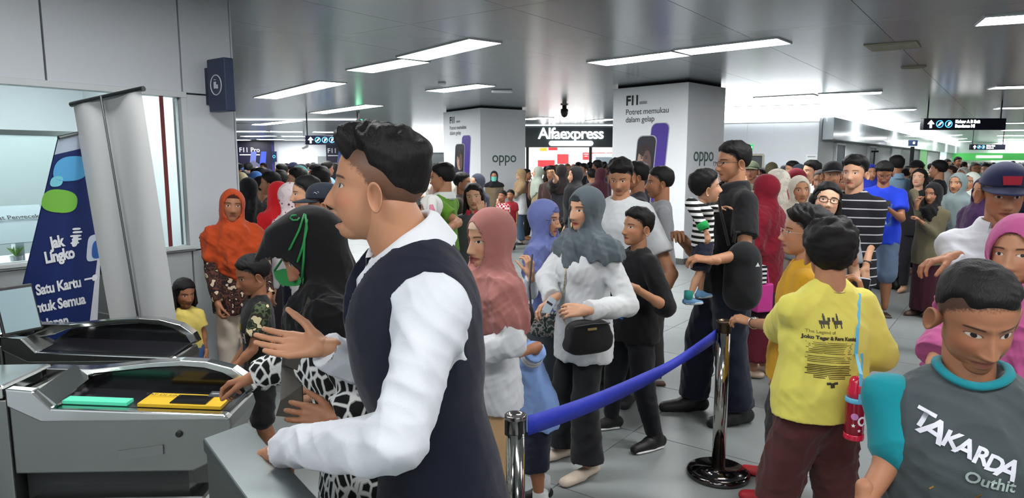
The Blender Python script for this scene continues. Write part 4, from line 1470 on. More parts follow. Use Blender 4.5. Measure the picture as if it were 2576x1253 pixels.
t = empty('paper_notice', wp(1.47, .32, 0), math.atan2(CD.y, CD.x), 'white card reading Alat Pengecek Kartu standing on the counter', 'sign')
G().box((0, 0, 1.27), (.36, .006, .34), rx=-.8).build('card', plain('paper', (196, 214, 222), rough=.7), t)
G().box((0, .03, 1.07), (.05, .08, .16)).build('stand', M_white, t)
Mt = Matrix.Translation((0, -.006 + .045 * .72, 1.315)) @ Matrix.Rotation(PI / 2 - .8, 4, 'X')
text('Alat Pengecek', .050, M_txt_dark, Mt, t, bold=.001)
text('Kartu', .064, plain('ink_blue', (44, 96, 170)), Matrix.Translation((0, -.006 - .04 * .72, 1.235)) @ Matrix.Rotation(PI / 2 - .8, 4, 'X'), t, bold=.001)
t = empty('monitor', wp(.85, .75, .995), math.atan2(CD.y, CD.x), 'grey computer monitor on the white office counter', 'monitor')
G().box((0, 0, .30), (.42, .03, .28)).build('screen', plain('monitor_grey', (90, 96, 98), rough=.4), t, bevel=.006)
G().box((0, .02, .09), (.05, .03, .18)).build('stem', M_black, t)
G().box((0, .02, .006), (.2, .16, .012)).build('base', M_black, t)
t = empty('potted_plant', wp(1.5, .30, .995), 0, 'tiny green plant in a pot on the office counter', 'plant')
G().lathe([(.03, 0), (.04, .06), (.036, .06), (.03, .05)], 14).build('pot', M_white, t)
for k in range(9):
    a = k * 2.4; d = Vector((math.cos(a), math.sin(a), 0)); e = d.cross(Z3) * .012
    G().add([Vector((0, 0, .05)), d * .03 + e + Z3 * .10, d * .055 + Z3 * .12, d * .03 - e + Z3 * .10], [(0, 1, 2, 3)]).build('leaf', plain('leaf_green', (120, 170, 70)), t)

# ---- advertising columns
def column(cE, cL, cR, label, name, side_words, fz):
    """cE: the near edge of the cladding, cL and cR: the two edges beside it, all at the top"""
    E, L, R = [Vector((v.x, v.y, 0)) for v in (cE, cL, cR)]
    r = empty('column', E, 0, label, 'column')
    l, q = L - E, R - E
    H = CEIL - .05
    G().slab([(0, 0), (q.x, q.y), ((l + q).x, (l + q).y), (l.x, l.y)], 0, H).build('cladding', M_column, r, bevel=.006)
    k = .06
    a, b = l.normalized() * k, q.normalized() * k
    G().slab([((a + b).x, (a + b).y), ((q + a - b).x, (q + a - b).y), ((l + q - a - b).x, (l + q - a - b).y), ((l - a + b).x, (l - a + b).y)], H, CEIL + .005).build('core', M_dark, r)
    G().slab([(-.01, -.01), ((q * 1.01).x, (q * 1.01).y - .01), ((l + q).x, (l + q).y), ((l * 1.01).x - .01, (l * 1.01).y - .01)], 0, .10).build('plinth', M_steeld, r)
    return r, l, q
def ad_face(r, l, w):
    """the printed phone advertisement on the face running from the near edge along l"""
    u = -l.normalized()                 # reading direction
    W = l.length
    o = l                                # its left end
    n = Vector((u.y, -u.x, 0))
    if n.y > 0: n = -n
    def P3(x, z, e=.004):
        return o + u * (x * W) + Z3 * z + n * e
    def put(txt, x, z, size, m, **kw):
        text(txt, size, m, frame(P3(x, z), u, Z3), r, align='LEFT', **kw)
    put('F11', .185, 2.72, .22, M_txt_dark, bold=.008, spacing=.85)
    put('Potret memukau', .185, 2.53, .135, M_txt_dark, spacing=.95)
    put('dalam gelap', .185, 2.40, .135, M_txt_dark, spacing=.95)
    b = G()
    b.prism([P3(.375, 2.70), P3(.475, 2.70), P3(.475, 2.655), P3(.375, 2.655)], 0, n * .002)
    b.build('badge', plain('badge_grey', (150, 156, 160)), r)
    put('48MP', .385, 2.677, .05, M_column)
    def rr(x0, x1, z0, z1, rad, m, nm, e):
        pts = []
        for cx, cz, a0 in ((x1 - rad / W, z1 - rad, 0), (x0 + rad / W, z1 - rad, 90), (x0 + rad / W, z0 + rad, 180), (x1 - rad / W, z0 + rad, 270)):
            for i in range(6):
                a = math.radians(a0 + 18 * i)
                pts.append(P3(cx + rad / W * math.cos(a) , cz + rad * math.sin(a), e))
        # leaning handset: shear
        pts = [p + u * ((p.z - z0) * .09) for p in pts]
        return G().prism(pts, 0, n * .003).build(nm, m, r)
    rr(.46, .70, .9, 2.33, .10, plain('print_grey', (170, 176, 186)), 'handset_print', .002)
    rr(.468, .69, .91, 2.32, .10, M_violet, 'handset_print', .004)
    rr(.28, .545, .75, 2.13, .10, plain('print_grey', (170, 176, 186)), 'handset_print', .006)
    rr(.29, .535, .76, 2.115, .10, M_screen, 'handset_print', .008)
    def ellp(cx, cz, rx, rz, m, e, nm, k=20):
        G().prism([P3(cx + rx / W * math.cos(2 * PI * i / k), cz + rz * math.sin(2 * PI * i / k), e) for i in range(k)], 0, n * .0015).build(nm, m, r)
    ellp(.46, 1.70, .135, .23, M_face, .012, 'portrait_print')
    ellp(.465, 1.88, .135, .10, plain('print_hair', (48, 38, 34)), .013, 'portrait_print')
    ellp(.50, 1.68, .085, .20, M_face_d, .0135, 'portrait_print')
    for dx in (-.045, .045):
        ellp(.46 + dx / W * 1.0, 1.75, .024, .011, M_screen, .016, 'portrait_print', 10)
        ellp(.46 + dx / W * 1.0, 1.78, .034, .008, M_screen, .016, 'portrait_print', 10)
    ellp(.455, 1.60, .036, .012, plain('print_lip', (128, 78, 70)), .016, 'portrait_print', 10)
    ellp(.455, 1.66, .014, .03, plain('print_nose', (150, 112, 96)), .015, 'portrait_print', 10)
def brand_face(r, q, x, z, size):
    u = q.normalized(); n = Vector((u.y, -u.x, 0))
    if n.y > 0: n = -n
    text('oppo', size, M_txt_g, frame(u * (x * q.length) + Z3 * z + n * .004, u, Z3), r, align='CENTER', bold=.002, spacing=.95)
HC_ = CEIL - .05
r1, l1, q1 = column(atz(1733, 206, HC_), atz(1543, 224, HC_), atz(1826, 221, HC_), 'large white advertising column reading F11 behind the man with glasses', 'column', '', 0)
ad_face(r1, l1, 1); brand_face(r1, q1, .45, 1.80, .34)
r2, l2, q2 = column(atz(1208, 271, HC_), atz(1115, 283, HC_), atz(1322, 277, HC_), 'smaller white advertising column reading oppo with people leaning on it', 'column', '', 0)
ad_face(r2, l2, 1); brand_face(r2, q2, .52, 1.78, .36)

# ---- shop front between the columns
SY = 25.0
sx0, sx1 = at(1240, 400, SY).x, at(1640, 400, SY).x
shop = empty('shop', ((sx0 + sx1) / 2, SY, 0), 0, 'lit convenience shop front with dark fascia reading Alfaexpress', 'shop')
hw = (sx1 - sx0) / 2
G().box((0, .2, 2.60), (hw * 2, .3, .80)).build('fascia', plain('fascia_dark', (58, 66, 70), rough=.4), shop)
G().box((0, .03, 2.985), (hw * 2, .08, .03)).build('fascia_light', plain('strip_lamp', (240, 250, 255), emit=2.0), shop)
cx = at(1437, 340, SY).x - shop.location.x
text('Alfaexpress', .56, M_letter_w, frame((cx, .03, 2.68), X3, Z3), shop, extrude=.01, bold=.008, spacing=.92)
g = G(); hw2 = .72
pts = []
for x_, a0 in ((hw2, -90), (-hw2, 90)):
    for i in range(9):
        a = math.radians(a0 + 22.5 * i); pts.append(Vector((cx + x_ + .09 * math.cos(a), .045, 2.34 + .09 * math.sin(a))))
G().prism(pts, 0, (0, -.03, 0)).build('underline', M_letter_w, shop)
for px in (1327, 1486, 1545):
    G().box((at(px, 400, SY).x - shop.location.x, .1, 1.1), (.10, .12, 2.2)).build('mullion', M_black, shop)
G().box((0, .2, .04), (hw * 2, .2, .08)).build('threshold', M_steeld, shop)
sb = plain('shop_back', (232, 226, 226), rough=.6)
structure(G().box(((sx0 + sx1) / 2, SY + 5, 1.5), (hw * 2, .1, 3.0)).build('wall_shop', sb))
for k in range(3):
    r = empty('shop_ceiling_light', (sx0 + 1.2 + 2.1 * k, SY + 2.5, 2.6), 0, 'bright light panel over the shop shelves, ' + ('at the smaller column', 'the middle one', 'at the larger column')[k], 'light', 'shop ceiling lights')
    G().box((0, 0, 0), (1.8, 3.6, .04)).build('diffuser', plain('shop_lamp', (255, 250, 246), emit=5.0), r)
    G().box((0, 0, .04), (1.86, 3.66, .04)).build('housing', M_white, r)
def poster(px0, py0, px1, py1, c, lines, label, Y=SY + 4.92, lc=None):
    a, b = at(px0, py0, Y), at(px1, py1, Y)
    r = empty('poster', ((a.x + b.x) / 2, Y, (a.z + b.z) / 2), 0, label, 'poster')
    w, h = b.x - a.x, a.z - b.z
    G().box((0, 0, 0), (w, .03, h)).build('sheet', plain('poster_%d_%d_%d' % c, c, emit=.35), r)
    G().box((0, .02, 0), (w + .06, .03, h + .06)).build('border', M_white, r)
    for i, s in enumerate(lines):
        G().box((0, -.018, h * (.28 - .28 * i)), (w * s, .006, h * .10)).build('print_line', M_txt_w, r)
    return r
poster(1353, 403, 1395, 420, (214, 28, 36), (), 'red panel low in the shop, left of the middle')
poster(1402, 388, 1430, 412, (218, 30, 38), (), 'red panel higher in the shop, near the middle')
poster(1358, 372, 1376, 380, (226, 150, 40), (), 'small orange label under the shop fascia')
poster(1380, 371, 1402, 378, (214, 28, 36), (), 'small red label under the shop fascia')
poster(1466, 384, 1482, 402, (206, 34, 40), (.7, .5), 'narrow red menu board left of the shop post')
poster(1488, 384, 1522, 401, (200, 34, 40), (.6, .7, .5), 'wide red menu board right of the shop post')
poster(1526, 384, 1546, 401, (200, 34, 40), (.6, .4), 'red menu board at the edge of the larger column')
t = empty('shop_counter', (at(1437, 430, SY + 2.2).x, SY + 2.2, 0), 0, 'pale counter with grey display cooler inside the shop', 'counter')
G().box((0, 0, .55), (2.2, .7, 1.1)).build('counter_body', M_white, t, bevel=.02)
G().box((1.35, .3, 1.0), (.9, .7, 2.0)).build('cooler', plain('cooler_grey', (176, 182, 186), rough=.4), t, bevel=.02)
G().box((1.35, -.06, 1.25), (.76, .03, 1.2)).build('cooler_door', plain('cooler_glass', (110, 124, 134), rough=.2), t)

# ---- walls at the back of the hall
YB = 44.0
def bx(px):
    return at(px, 400, YB).x
structure(G().box(((bx(500) + bx(1240)) / 2, YB + .3, 1.5), (bx(1240) - bx(500), .3, 3.0)).build('wall_back', plain('back_white', (214, 220, 226), rough=.5)))
def ad_wall(px0, px1, py_top, label):
    a, b = bx(px0), bx(px1)
    zt = at(px0, py_top, YB).z
    r = empty('advert_wall', ((a + b) / 2, YB, 0), 0, label, 'advertisement')
    w = b - a
    G().box((0, 0, zt / 2), (w, .2, zt)).build('board', plain('advert_navy', (36, 34, 58), rough=.4), r)
    G().box((w / 2 - .06, -.11, zt / 2), (.10, .02, zt)).build('edge_strip', plain('advert_blue', (44, 40, 120)), r)
    for k, (dx, c) in enumerate(((-.34, (96, 110, 180)), (.30, (60, 84, 190)))):
        G().prism([Vector((dx - .05, -.12, 1.15)), Vector((dx + .35, -.12, 1.15)), Vector((dx + .5, -.12, 2.3)), Vector((dx + .15, -.12, 2.3))], 0, (0, -.01, 0)).build('handset_print', plain('advert_ph%d' % k, c), r)
    G().prism([Vector((-.7, -.125, .95)), Vector((.5, -.125, .95)), Vector((.6, -.125, 1.3)), Vector((-.1, -.125, 1.75)), Vector((-.6, -.125, 1.3))], 0, (0, -.01, 0)).build('camera_print', plain('advert_grey', (96, 96, 120)), r)
    text('F11 Pro', .42, M_txt_w, frame((-w * .12, -.12, zt - .55), X3, Z3), r, bold=.006)
    G().box((-w * .12, -.12, zt - .85), (1.3, .01, .06)).build('print_line', M_txt_w, r)
    return r
ad_wall(594, 690, 356, 'dark navy phone advert wall beyond the ticket office corner')
ad_wall(822, 900, 358, 'dark navy phone advert wall behind the attendant hair')
t = empty('service_door', (bx(811), YB, 0), 0, 'grey service door panel in the far white wall', 'door')
G().box((0, .08, 1.0), (.62, .12, 2.0)).build('leaf', plain('door_grey', (142, 148, 150)), t)
G().box((-.22, -.0, 1.0), (.06, .06, .2)).build('handle', M_black, t)
t = empty('wall_sign', (bx(693), YB - .2, at(693, 394, YB).z), 0, 'small dark box sign on the edge of the advert wall', 'sign')
G().box((0, 0, 0), (.30, .1, .66)).build('sign_box', M_navy, t)
ring = G(); ring.tube([(.08 * math.cos(a), -.055, .08 * math.sin(a)) for a in [2 * PI * i / 16 for i in range(16)]], .012, 5, closed=True); ring.build('icon_ring', M_letter_b, t)
t = empty('security_camera', (at(762, 370, 30).x, 30, at(762, 372, 30).z), 0, 'white bullet camera hanging below the ceiling near the far advert', 'camera')
G().tube([(0, 0, 0), (.25, -.2, .08)], .07, 10).build('housing', M_white, t)
G().tube([(.1, -.1, .04), (.1, -.1, CEIL - t.location.z)], .02, 8).build('bracket', M_white, t)
structure(G().slab([(at(560, 300, 21.5).x, 21.5), (at(900, 300, 21.5).x, 21.5), (at(900, 300, 21.5).x, 21.62), (at(560, 300, 21.5).x, 21.62)], CEIL - .035, CEIL + .01).build('trim_1', plain('trim_lit', (235, 240, 244), emit=1.2)))
wsb = structure(G().box((at(1040, 400, 33).x + 1.2, 33, 1.5), (4.4, .2, 3.0)).build('wall_middle', M_wallg))
t = empty('cove_light', (at(1088, 340, 32.8).x, 32.8, 0), 0, 'glowing band of the lit wall beside the smaller column', 'light')  # glowing panel stands in for the brightly lit top of this wall
G().box((0, 0, 2.55), (1.9, .08, .8)).build('diffuser', plain('wall_glow', (245, 250, 255), emit=2.6), t)
G().box((0, .06, 2.55), (2.0, .06, .9)).build('housing', M_white, t)

# hanging direction signs
def hanging_sign(px0, py0, px1, py1, Y, label, icons, lines, rods):
    a, b = at(px0, py0, Y), at(px1, py1, Y)
    w, h = b.x - a.x, a.z - b.z
    r = empty('hanging_sign', ((a.x + b.x) / 2, Y, (a.z + b.z) / 2), 0, label, 'sign')
    G().box((0, 0, 0), (w, .14, h)).build('sign_box', plain('sign_black', (16, 18, 34), rough=.3), r, bevel=.01)
    for x in rods:
        G().box((x * w, 0, (CEIL - r.location.z + h / 2) / 2), (.03, .03, CEIL - r.location.z - h / 2)).build('rod', M_black, r)
    x = -w / 2 + h * .62
    for ic in icons:
        if ic == 'up':
            ar = G()
            ar.prism([Vector((x - h * .30, -.074, -.0)), Vector((x, -.074, h * .34)), Vector((x + h * .30, -.074, 0)), Vector((x + h * .16, -.074, -.02 * h)), Vector((x + h * .09, -.074, .03)), Vector((x + h * .09, -.074, -h * .34)), Vector((x - h * .09, -.074, -h * .34)), Vector((x - h * .09, -.074, .03)), Vector((x - h * .16, -.074, -.02 * h))], 0, (0, -.006, 0))
            ar.build('arrow', M_letter_w, r)
        else:
            rg = G(); rg.tube([(x + h * .29 * math.cos(q), -.075, h * .29 * math.sin(q)) for q in [2 * PI * i / 24 for i in range(24)]], h * .035, 6, closed=True)
            rg.build('icon_ring', M_letter_b, r)
            st = G()
            if ic == 'up_stair':
                st.prism([Vector((x - h * .18, -.075, -h * .13)), Vector((x - h * .02, -.075, -h * .13)), Vector((x + h * .18, -.075, h * .10)), Vector((x + h * .18, -.075, h * .16)), Vector((x + h * .06, -.075, h * .16))], 0, (0, -.006, 0))
            else:
                st.prism([Vector((x - h * .10, -.075, -h * .16)), Vector((x + h * .0, -.075, -h * .16)), Vector((x + h * .17, -.075, h * .06)), Vector((x + h * .14, -.075, h * .16)), Vector((x - h * .02, -.075, h * .14)), Vector((x - h * .04, -.075, -.02))], 0, (0, -.006, 0))
            st.build('icon', M_letter_w, r)
        x += h * .78
    for i, s in enumerate(lines):
        z = h * (.2 - .38 * i)
        text(s, h * .34, M_letter_w, frame((x - h * .2, -.074, z), X3, Z3), r, align='LEFT', bold=.006)
    return r
hanging_sign(2320, 298, 2524, 327, 15.0, 'black hanging direction sign over the crowded corridor, the nearer one', ('up', 'up_stair', 'down_stair'), ('Keluar A B Exit', 'Bundaran HI'), (-.44, .45))
hanging_sign(2441, 363, 2526, 377, 30.0, 'smaller black hanging direction sign further down the corridor', ('up', 'up_stair', 'down_stair'), ('Keluar Exit', 'Bundaran'), (-.44, .45))
hanging_sign(769, 341, 905, 364, 19.0, 'navy hanging direction sign behind the attendant forehead', ('up', 'up_stair', 'down_stair', 'down_stair'), ('Keluar X', 'Exit'), (-.47, .47))
t = empty('exit_sign', at(904, 313, 18), 0, 'small green lit exit sign hanging from the ceiling', 'sign')
G().box((0, 0, 0), (.16, .05, .26)).build('sign_box', plain('exit_green', (40, 190, 130), emit=1.2), t)
G().box((0, 0, (CEIL - t.location.z + .12) / 2), (.02, .02, CEIL - t.location.z - .12)).build('rod', M_black, t)
g = G(); g.box((-.02, -.03, .05), (.05, .004, .07)); g.box((.02, -.03, -.06), (.07, .004, .03)); g.build('icon', M_letter_w, t)

# ---- right wall: a short stretch facing the hall, then the corridor wall
P0 = at(2062, 300, 15.9); P0.z = 0
Pa = at(1700, 300, 17.2); Pa.z = 0
wr = structure(G().slab([(Pa.x, Pa.y), (P0.x, P0.y), (P0.x + .1, P0.y + .3), (Pa.x, Pa.y + .3)], 0, CEIL).build('wall_right', plain('joint_pale', (206, 212, 214))))
du = (P0 - Pa); Lw = du.length; du.normalize()
dn = Vector((du.y, -du.x, 0))
k = 0
xs = [0, .33, .52, .70, .88, 1.0]
for s0, s1 in zip(xs[:-1], xs[1:]):
    for z0, z1 in ((0, 1.95), (1.95, 2.62)):
        a, b = Pa + du * (Lw * s0 + .008), Pa + du * (Lw * s1 - .008)
        G().prism([a + Z3 * (z0 + .008), b + Z3 * (z0 + .008), b + Z3 * (z1 - .008), a + Z3 * (z1 - .008)], 0, dn * .012).build('panel', M_wall, wr)
t = empty('cove_light', (Pa + P0) / 2 + dn * .05, math.atan2(du.y, du.x), 'long glowing cove light along the top of the wall beside the larger column', 'light')
G().box((0, 0, CEIL - .19), (Lw, .06, .34)).build('diffuser', M_cove, t)
G().box((0, .03, CEIL - .2), (Lw, .03, .38)).build('housing', M_white, t)
P1 = P0 + CD * 90
wc = structure(G().prism([P0, P1, P1 + Z3 * CEIL, P0 + Z3 * CEIL], 0, -CN * .2).build('wall_corridor', M_wallg))
t = structure(empty('trim_2', P0 + CN * .13, math.atan2(CD.y, CD.x)))
for k in range(11):
    G().box((2.3 + 4.0 * k, 0, 2.46), (3.98, .24, .52)).build('panel', plain('bulkhead_gloss', (186, 196, 200), rough=.12, spec=.6), t, bevel=.01)
G().box((22.3, .0, 2.85), (44, .16, .26)).build('lamp_strip', M_cove, t)
def wall_item(px, py0, py1, w, nm, label, c, cat, rec=None, **kw):
    """an upright panel on the corridor wall found at the photo direction px"""
    d = ray(px, 420); 
    # intersect the ground ray with the corridor wall line
    t_ = (P0.x * CD.y - P0.y * CD.x) / (d.x * CD.y - d.y * CD.x)
    b = Vector((d.x * t_, d.y * t_, 0))
    z0, z1 = at(px, py1, b.y).z, at(px, py0, b.y).z
    r = empty(nm, b + CN * .02, math.atan2(CD.y, CD.x), label, cat)
    G().box((0, 0, (z0 + z1) / 2), (w, .05, z1 - z0)).build('panel', plain('wi_%d_%d_%d' % c, c, rough=.4, **kw), r, bevel=.006)
    fr = G()
    for s in (1, -1):
        fr.box((s * (w / 2 + .03), 0, (z0 + z1) / 2), (.05, .09, z1 - z0 + .08))
    fr.box((0, 0, z1 + .03), (w + .1, .09, .05))
    fr.build('frame', M_white, r)
    return r
wall_item(2107, 366, 470, 1.0, 'glazed_door', 'first dark glazed door in the corridor wall behind the striped shirt', (62, 70, 76), 'door')
wall_item(2188, 372, 470, 1.1, 'glazed_door', 'second narrow dark glazed door further along the corridor wall', (74, 84, 88), 'door')
wall_item(2250, 374, 470, 2.4, 'white_panel', 'pale lit panel on the far corridor wall', (214, 220, 222), 'panel')
wall_item(2318, 350, 440, 3.2, 'green_glazing', 'bright green glass panel on the far corridor wall', (98, 176, 96), 'panel', emit=.35)
wall_item(2368, 372, 440, 4.5, 'glass_shopfront', 'bright glazed shopfront far along the corridor', (206, 226, 226), 'shopfront', emit=.5)
wall_item(2412, 378, 440, 5.0, 'glass_shopfront', 'second bright glazed shopfront farther along the corridor', (186, 204, 204), 'shopfront', emit=.3)
structure(G().box((P1.x * .55 + 6, P1.y * .55, 1.5), (40, .3, 3.0)).build('wall_corridor_end', plain('end_white', (224, 230, 230))))
te = empty('green_fascia', (P1.x * .55 - 1, P1.y * .55 - .5, 2.0), 0, 'green lit shop fascia at the far end of the corridor', 'fascia')
G().box((0, 0, 0), (9, .2, .5)).build('board', plain('fascia_green', (70, 160, 80), emit=.5), te)
G().box((1.0, -.12, 0), (1.8, .04, .16)).build('lit_band', M_letter_w, te)
# items on the facing wall
def facing_item(px, py0, py1, wpx, nm, label, c, cat, **kw):
    d = ray(px, (py0 + py1) / 2)
    t_ = (Pa.x * du.y - Pa.y * du.x) / (d.x * du.y - d.y * du.x)
    p = Vector((d.x * t_, d.y * t_, CAMZ + d.z * t_))
    w = wpx / FPX * p.y * 1.0; h = (py1 - py0) / FPX * p.y
    r = empty(nm, p + dn * .03, math.atan2(du.y, du.x), label, cat)
    G().box((0, 0, 0), (w, .03, h)).build('plate', plain('fi_%d_%d_%d' % c, c, rough=.5, **kw), r, bevel=.003)
    return r, w, h
r, w, h = facing_item(1887, 364, 377, 14, 'exit_sign', 'small green exit sign on the wall beside the man with glasses', (38, 176, 96), 'sign', emit=.6)
g = G(); g.box((-w * .2, -.02, 0), (w * .16, .01, h * .6)); g.box((w * .2, -.02, -.0), (w * .3, .01, h * .25)); g.build('icon', M_letter_w, r)
r, w, h = facing_item(1903, 390, 470, 30, 'display_case', 'framed dark display case on the wall behind the bald crowd heads', (70, 74, 74), 'case')
fr = G()
for s in (1, -1):
    fr.box((s * w / 2, -.02, 0), (.05, .06, h)); fr.box((0, -.02, s * h / 2), (w, .06, .05))
fr.build('frame', plain('frame_beige', (170, 168, 152)), r)
r, w, h = facing_item(1934, 402, 424, 13, 'teal_sign', 'small teal notice with a white disc on the wall', (44, 150, 166), 'sign')
G().lathe([(.055, 0), (.055, .012)], 14).build('disc', M_txt_w, r); r.children[-1].rotation_euler = (PI / 2, 0, 0); r.children[-1].location = (0, -.02, -h * .2)
r, w, h = facing_item(2041, 389, 416, 26, 'paper_notice', 'white paper notice taped to the pale wall', (222, 228, 230), 'notice')
G().box((0, -.018, h * .3), (w * .7, .004, h * .10)).build('print_line', plain('badge_grey', (150, 156, 160)), r)
t = empty('post_sign', (at(2295, 380, 24).x, 24, 0), 0, 'dark navy totem sign with white icon standing along the corridor', 'sign')
G().box((0, 0, 2.32), (.26, .12, .2)).build('sign_box', plain('sign_navy', (38, 54, 84)), t)
G().box((0, 0, 1.1), (.1, .08, 2.2)).build('post', M_black, t)
G().box((0, -.065, 2.33), (.06, .01, .08)).build('icon', M_letter_w, t)
t = empty('tripod_stand', (at(2200, 380, 12).x, 12, 0), 0, 'thin black tripod pole standing above the crowd', 'tripod')
G().tube([(0, 0, .5), (0, 0, at(2200, 381, 12).z)], .012, 8).build('pole', M_black, t)
G().box((0, 0, at(2200, 381, 12).z), (.13, .03, .03)).build('clamp', M_black, t)
for a in (0, 2.1, 4.2):
    G().tube([(0, 0, .55), (.35 * math.cos(a), .35 * math.sin(a), .01)], .012, 6).build('leg', M_black, t)

# the hall's other walls, out of the frame
structure(G().box((20, -5.8, 1.5), (70, .3, 3.0)).build('wall_behind', M_wall))
q = Vector((13, -5.6, 0))
structure(G().prism([q, q + CD * 110, q + CD * 110 + Z3 * CEIL, q + Z3 * CEIL], 0, CN * .2).build('wall_far_right', M_wall))
structure(G().box((-30, 20, 1.5), (.3, 60, 3.0)).build('wall_far_left', M_wall))
structure(G().box((-2.9, -2.0, 1.5), (.2, 7.0, 3.0)).build('wall_beside', M_wall))

# ================================================================ gates
def gate(Y, x_end, label, reader):
    """ticket gate cabinet running along x; its rounded nose ends at x_end"""
    r = empty('ticket_gate', (x_end, Y, 0), math.radians(2.0), label, 'gate')
    D = .26
    lip, seam = .80, -.80
    def side(pts, y0, y1, nm, m, par=r, **kw):
        return G().prism([Vector((x, y0, z)) for x, z in pts], 0, (0, y1 - y0, 0)).build(nm, m, par, **kw)
    # lower body, two modules with a joint between them
    side([(seam + .004, .57), (-.16, .57), (-.06, .62), (-.01, .74), (-.02, lip - .02), (seam + .12, lip - .02), (seam + .004, lip + .05)], -.0, D, 'body', M_steeld, bevel=.006)
    side([(-2.6, .10), (seam - .004, .10), (seam - .004, lip + .05), (-2.6, lip + .05)], 0, D, 'body', M_steeld, bevel=.006)
    side([(-2.6, 0), (-.14, 0), (-.14, .10), (-2.6, .10)], .02, D - .02, 'plinth', M_black)
    side([(seam + .01, .10), (-.2, .10), (-.2, .57), (seam + .01, .57)], .05, D - .03, 'recess', plain('recess_dark', (44, 46, 46), rough=.4, metal=.5))
    side([(seam + .08, .46), (-.10, .46), (-.10, .50), (seam + .08, .50)], -.06, .06, 'ledge', M_steelb, bevel=.008)
    # bright cap: sloping up to the arched hood
    side([(-2.6, lip + .055), (seam - .004, lip + .055), (seam - .004, lip + .105), (-2.6, lip + .085)], -.012, D + .01, 'top_cap', M_steelb, bevel=.012)
    pts = [(seam + .004, lip + .03), (seam + .004, lip + .10), (-.62, .895), (-.40, .918), (-.28, .925), (-.18, .918), (-.08, .89), (-.02, .845), (.0, lip), (-.03, lip - .015), (-.06, .835), (-.12, .872), (-.19, .893), (-.28, .901), (-.40, .896), (-.62, .874), (seam + .1, lip + .045)]
    G().prism([Vector((x, D - .045, z)) for x, z in pts], 0, (0, .055, 0)).build('hood_rail', M_steelb, r, bevel=.004)
    hood = [(-.62, .87), (-.40, .892), (-.28, .898), (-.19, .89), (-.12, .868), (-.05, .815), (-.03, lip), (-.72, lip)]
    side(hood, D - .035, D - .015, 'hood_screen', plain('smoke_black', (14, 14, 16), rough=.12))
    # sloping lip on the passenger side
    side([(seam + .004, lip + .095), (seam + .10, lip + .085), (seam + .16, lip + .02), (-.03, lip - .012), (-.012, lip - .03), (seam + .12, lip - .03), (seam + .004, lip + .03)], -.014, .03, 'lip', M_steelb, bevel=.006)
    G().prism([Vector((seam + .16, .03, lip + .02)), Vector((-.03, .03, lip - .012)), Vector((-.03, D - .03, lip - .002)), Vector((seam + .16, D - .03, lip + .03))], 0, (0, 0, -.02)).build('deck', plain('deck_black', (24, 24, 28), rough=.18), r)
    side([(-.42, .62), (-.26, .64), (-.26, .675), (-.42, .655)], -.006, .01, 'slot_plate', M_steel)
    c = G().lathe([(.012, 0), (.012, .006), (.008, .008)], 14).build('key_lock', M_black, r)
    c.rotation_euler = (PI / 2, 0, 0); c.location = (-.20, -.001, .715)
    if reader:
        z = lambda x: lip + .026 - .032 * (x - (seam + .16)) / .61
        def deckq(x0, x1, y0, y1, e, nm, m):
            return G().prism([Vector((x0, y0, z(x0) + e)), Vector((x1, y0, z(x1) + e)), Vector((x1, y1, z(x1) + e)), Vector((x0, y1, z(x0) + e))], 0, (0, 0, -.012)).build(nm, m, r)
        deckq(-.63, -.40, .035, .085, .008, 'status_screen', plain('screen_teal', (74, 186, 150), emit=.35))
        deckq(-.36, -.06, .032, .15, .008, 'reader_pad', plain('reader_yellow', (226, 184, 38), rough=.4))
        deckq(-.25, -.12, .045, .13, .012, 'reader_window', plain('reader_black', (20, 20, 22), rough=.2))
        G().prism([Vector((-.70, .0, lip + .075)), Vector((-.64, .0, lip + .02)), Vector((-.64, D - .04, lip + .05)), Vector((-.70, D - .04, lip + .10))], 0, (.012, 0, .012)).build('display_bezel', M_steelb, r)
        me = text_geo('TAP DI SINI', .026); me.materials.clear()
        me.transform(frame((-.305, .115, z(-.305) + .014), (1, 0, -.08), (0, 1, 0)))
        link_mesh('lettering', me, M_txt_dark, r)
    return r
ge = at(640, 1015, 2.40)
g1 = gate(2.36, ge.x - .06, 'nearer steel ticket gate with yellow card reader under the reaching hand', True)
ge2 = at(495, 885, 3.12)
g2 = gate(3.08, ge2.x - .07, 'farther steel ticket gate in front of the roll-up banners', False)
# nearest barrier cabinet seen from above
top = [atz(*p, 1.0) for p in ((510, 1103), (622, 1062), (800, 1253), (590, 1253))]
A0, B0 = top[0], top[1]
dirv = ((top[2] - top[1]) + (top[3] - top[0]) * 1.0).normalized(); dirv.z = 0
dirv = (top[2] - top[1]); dirv.z = 0; dirv.normalize()
wv = (A0 - B0); wv.z = 0
A1, B1 = A0 + dirv * .62, B0 + dirv * .62
t = empty('barrier_cabinet', ((A0 + B0 + A1 + B1) / 4).to_2d().to_3d(), 0, 'grey steel barrier cabinet nearest the camera, seen from above', 'barrier')
o = t.location
G().slab([((v - o).x, (v - o).y) for v in (A0, B0, B1, A1)], .965, 1.0).build('top_plate', plain('steel_top', (138, 146, 146), rough=.34, metal=.9, noise=.12, nscale=8), t, bevel=.004)
ins = lambda v, k=.94: ((v - o) * k)
G().slab([(ins(v).x, ins(v).y) for v in (A0, B0, B1, A1)], .06, .965).build('body', M_steeld, t)
G().slab([(ins(v, .85).x, ins(v, .85).y) for v in (A0, B0, B1, A1)], .0, .06).build('plinth', M_black, t)
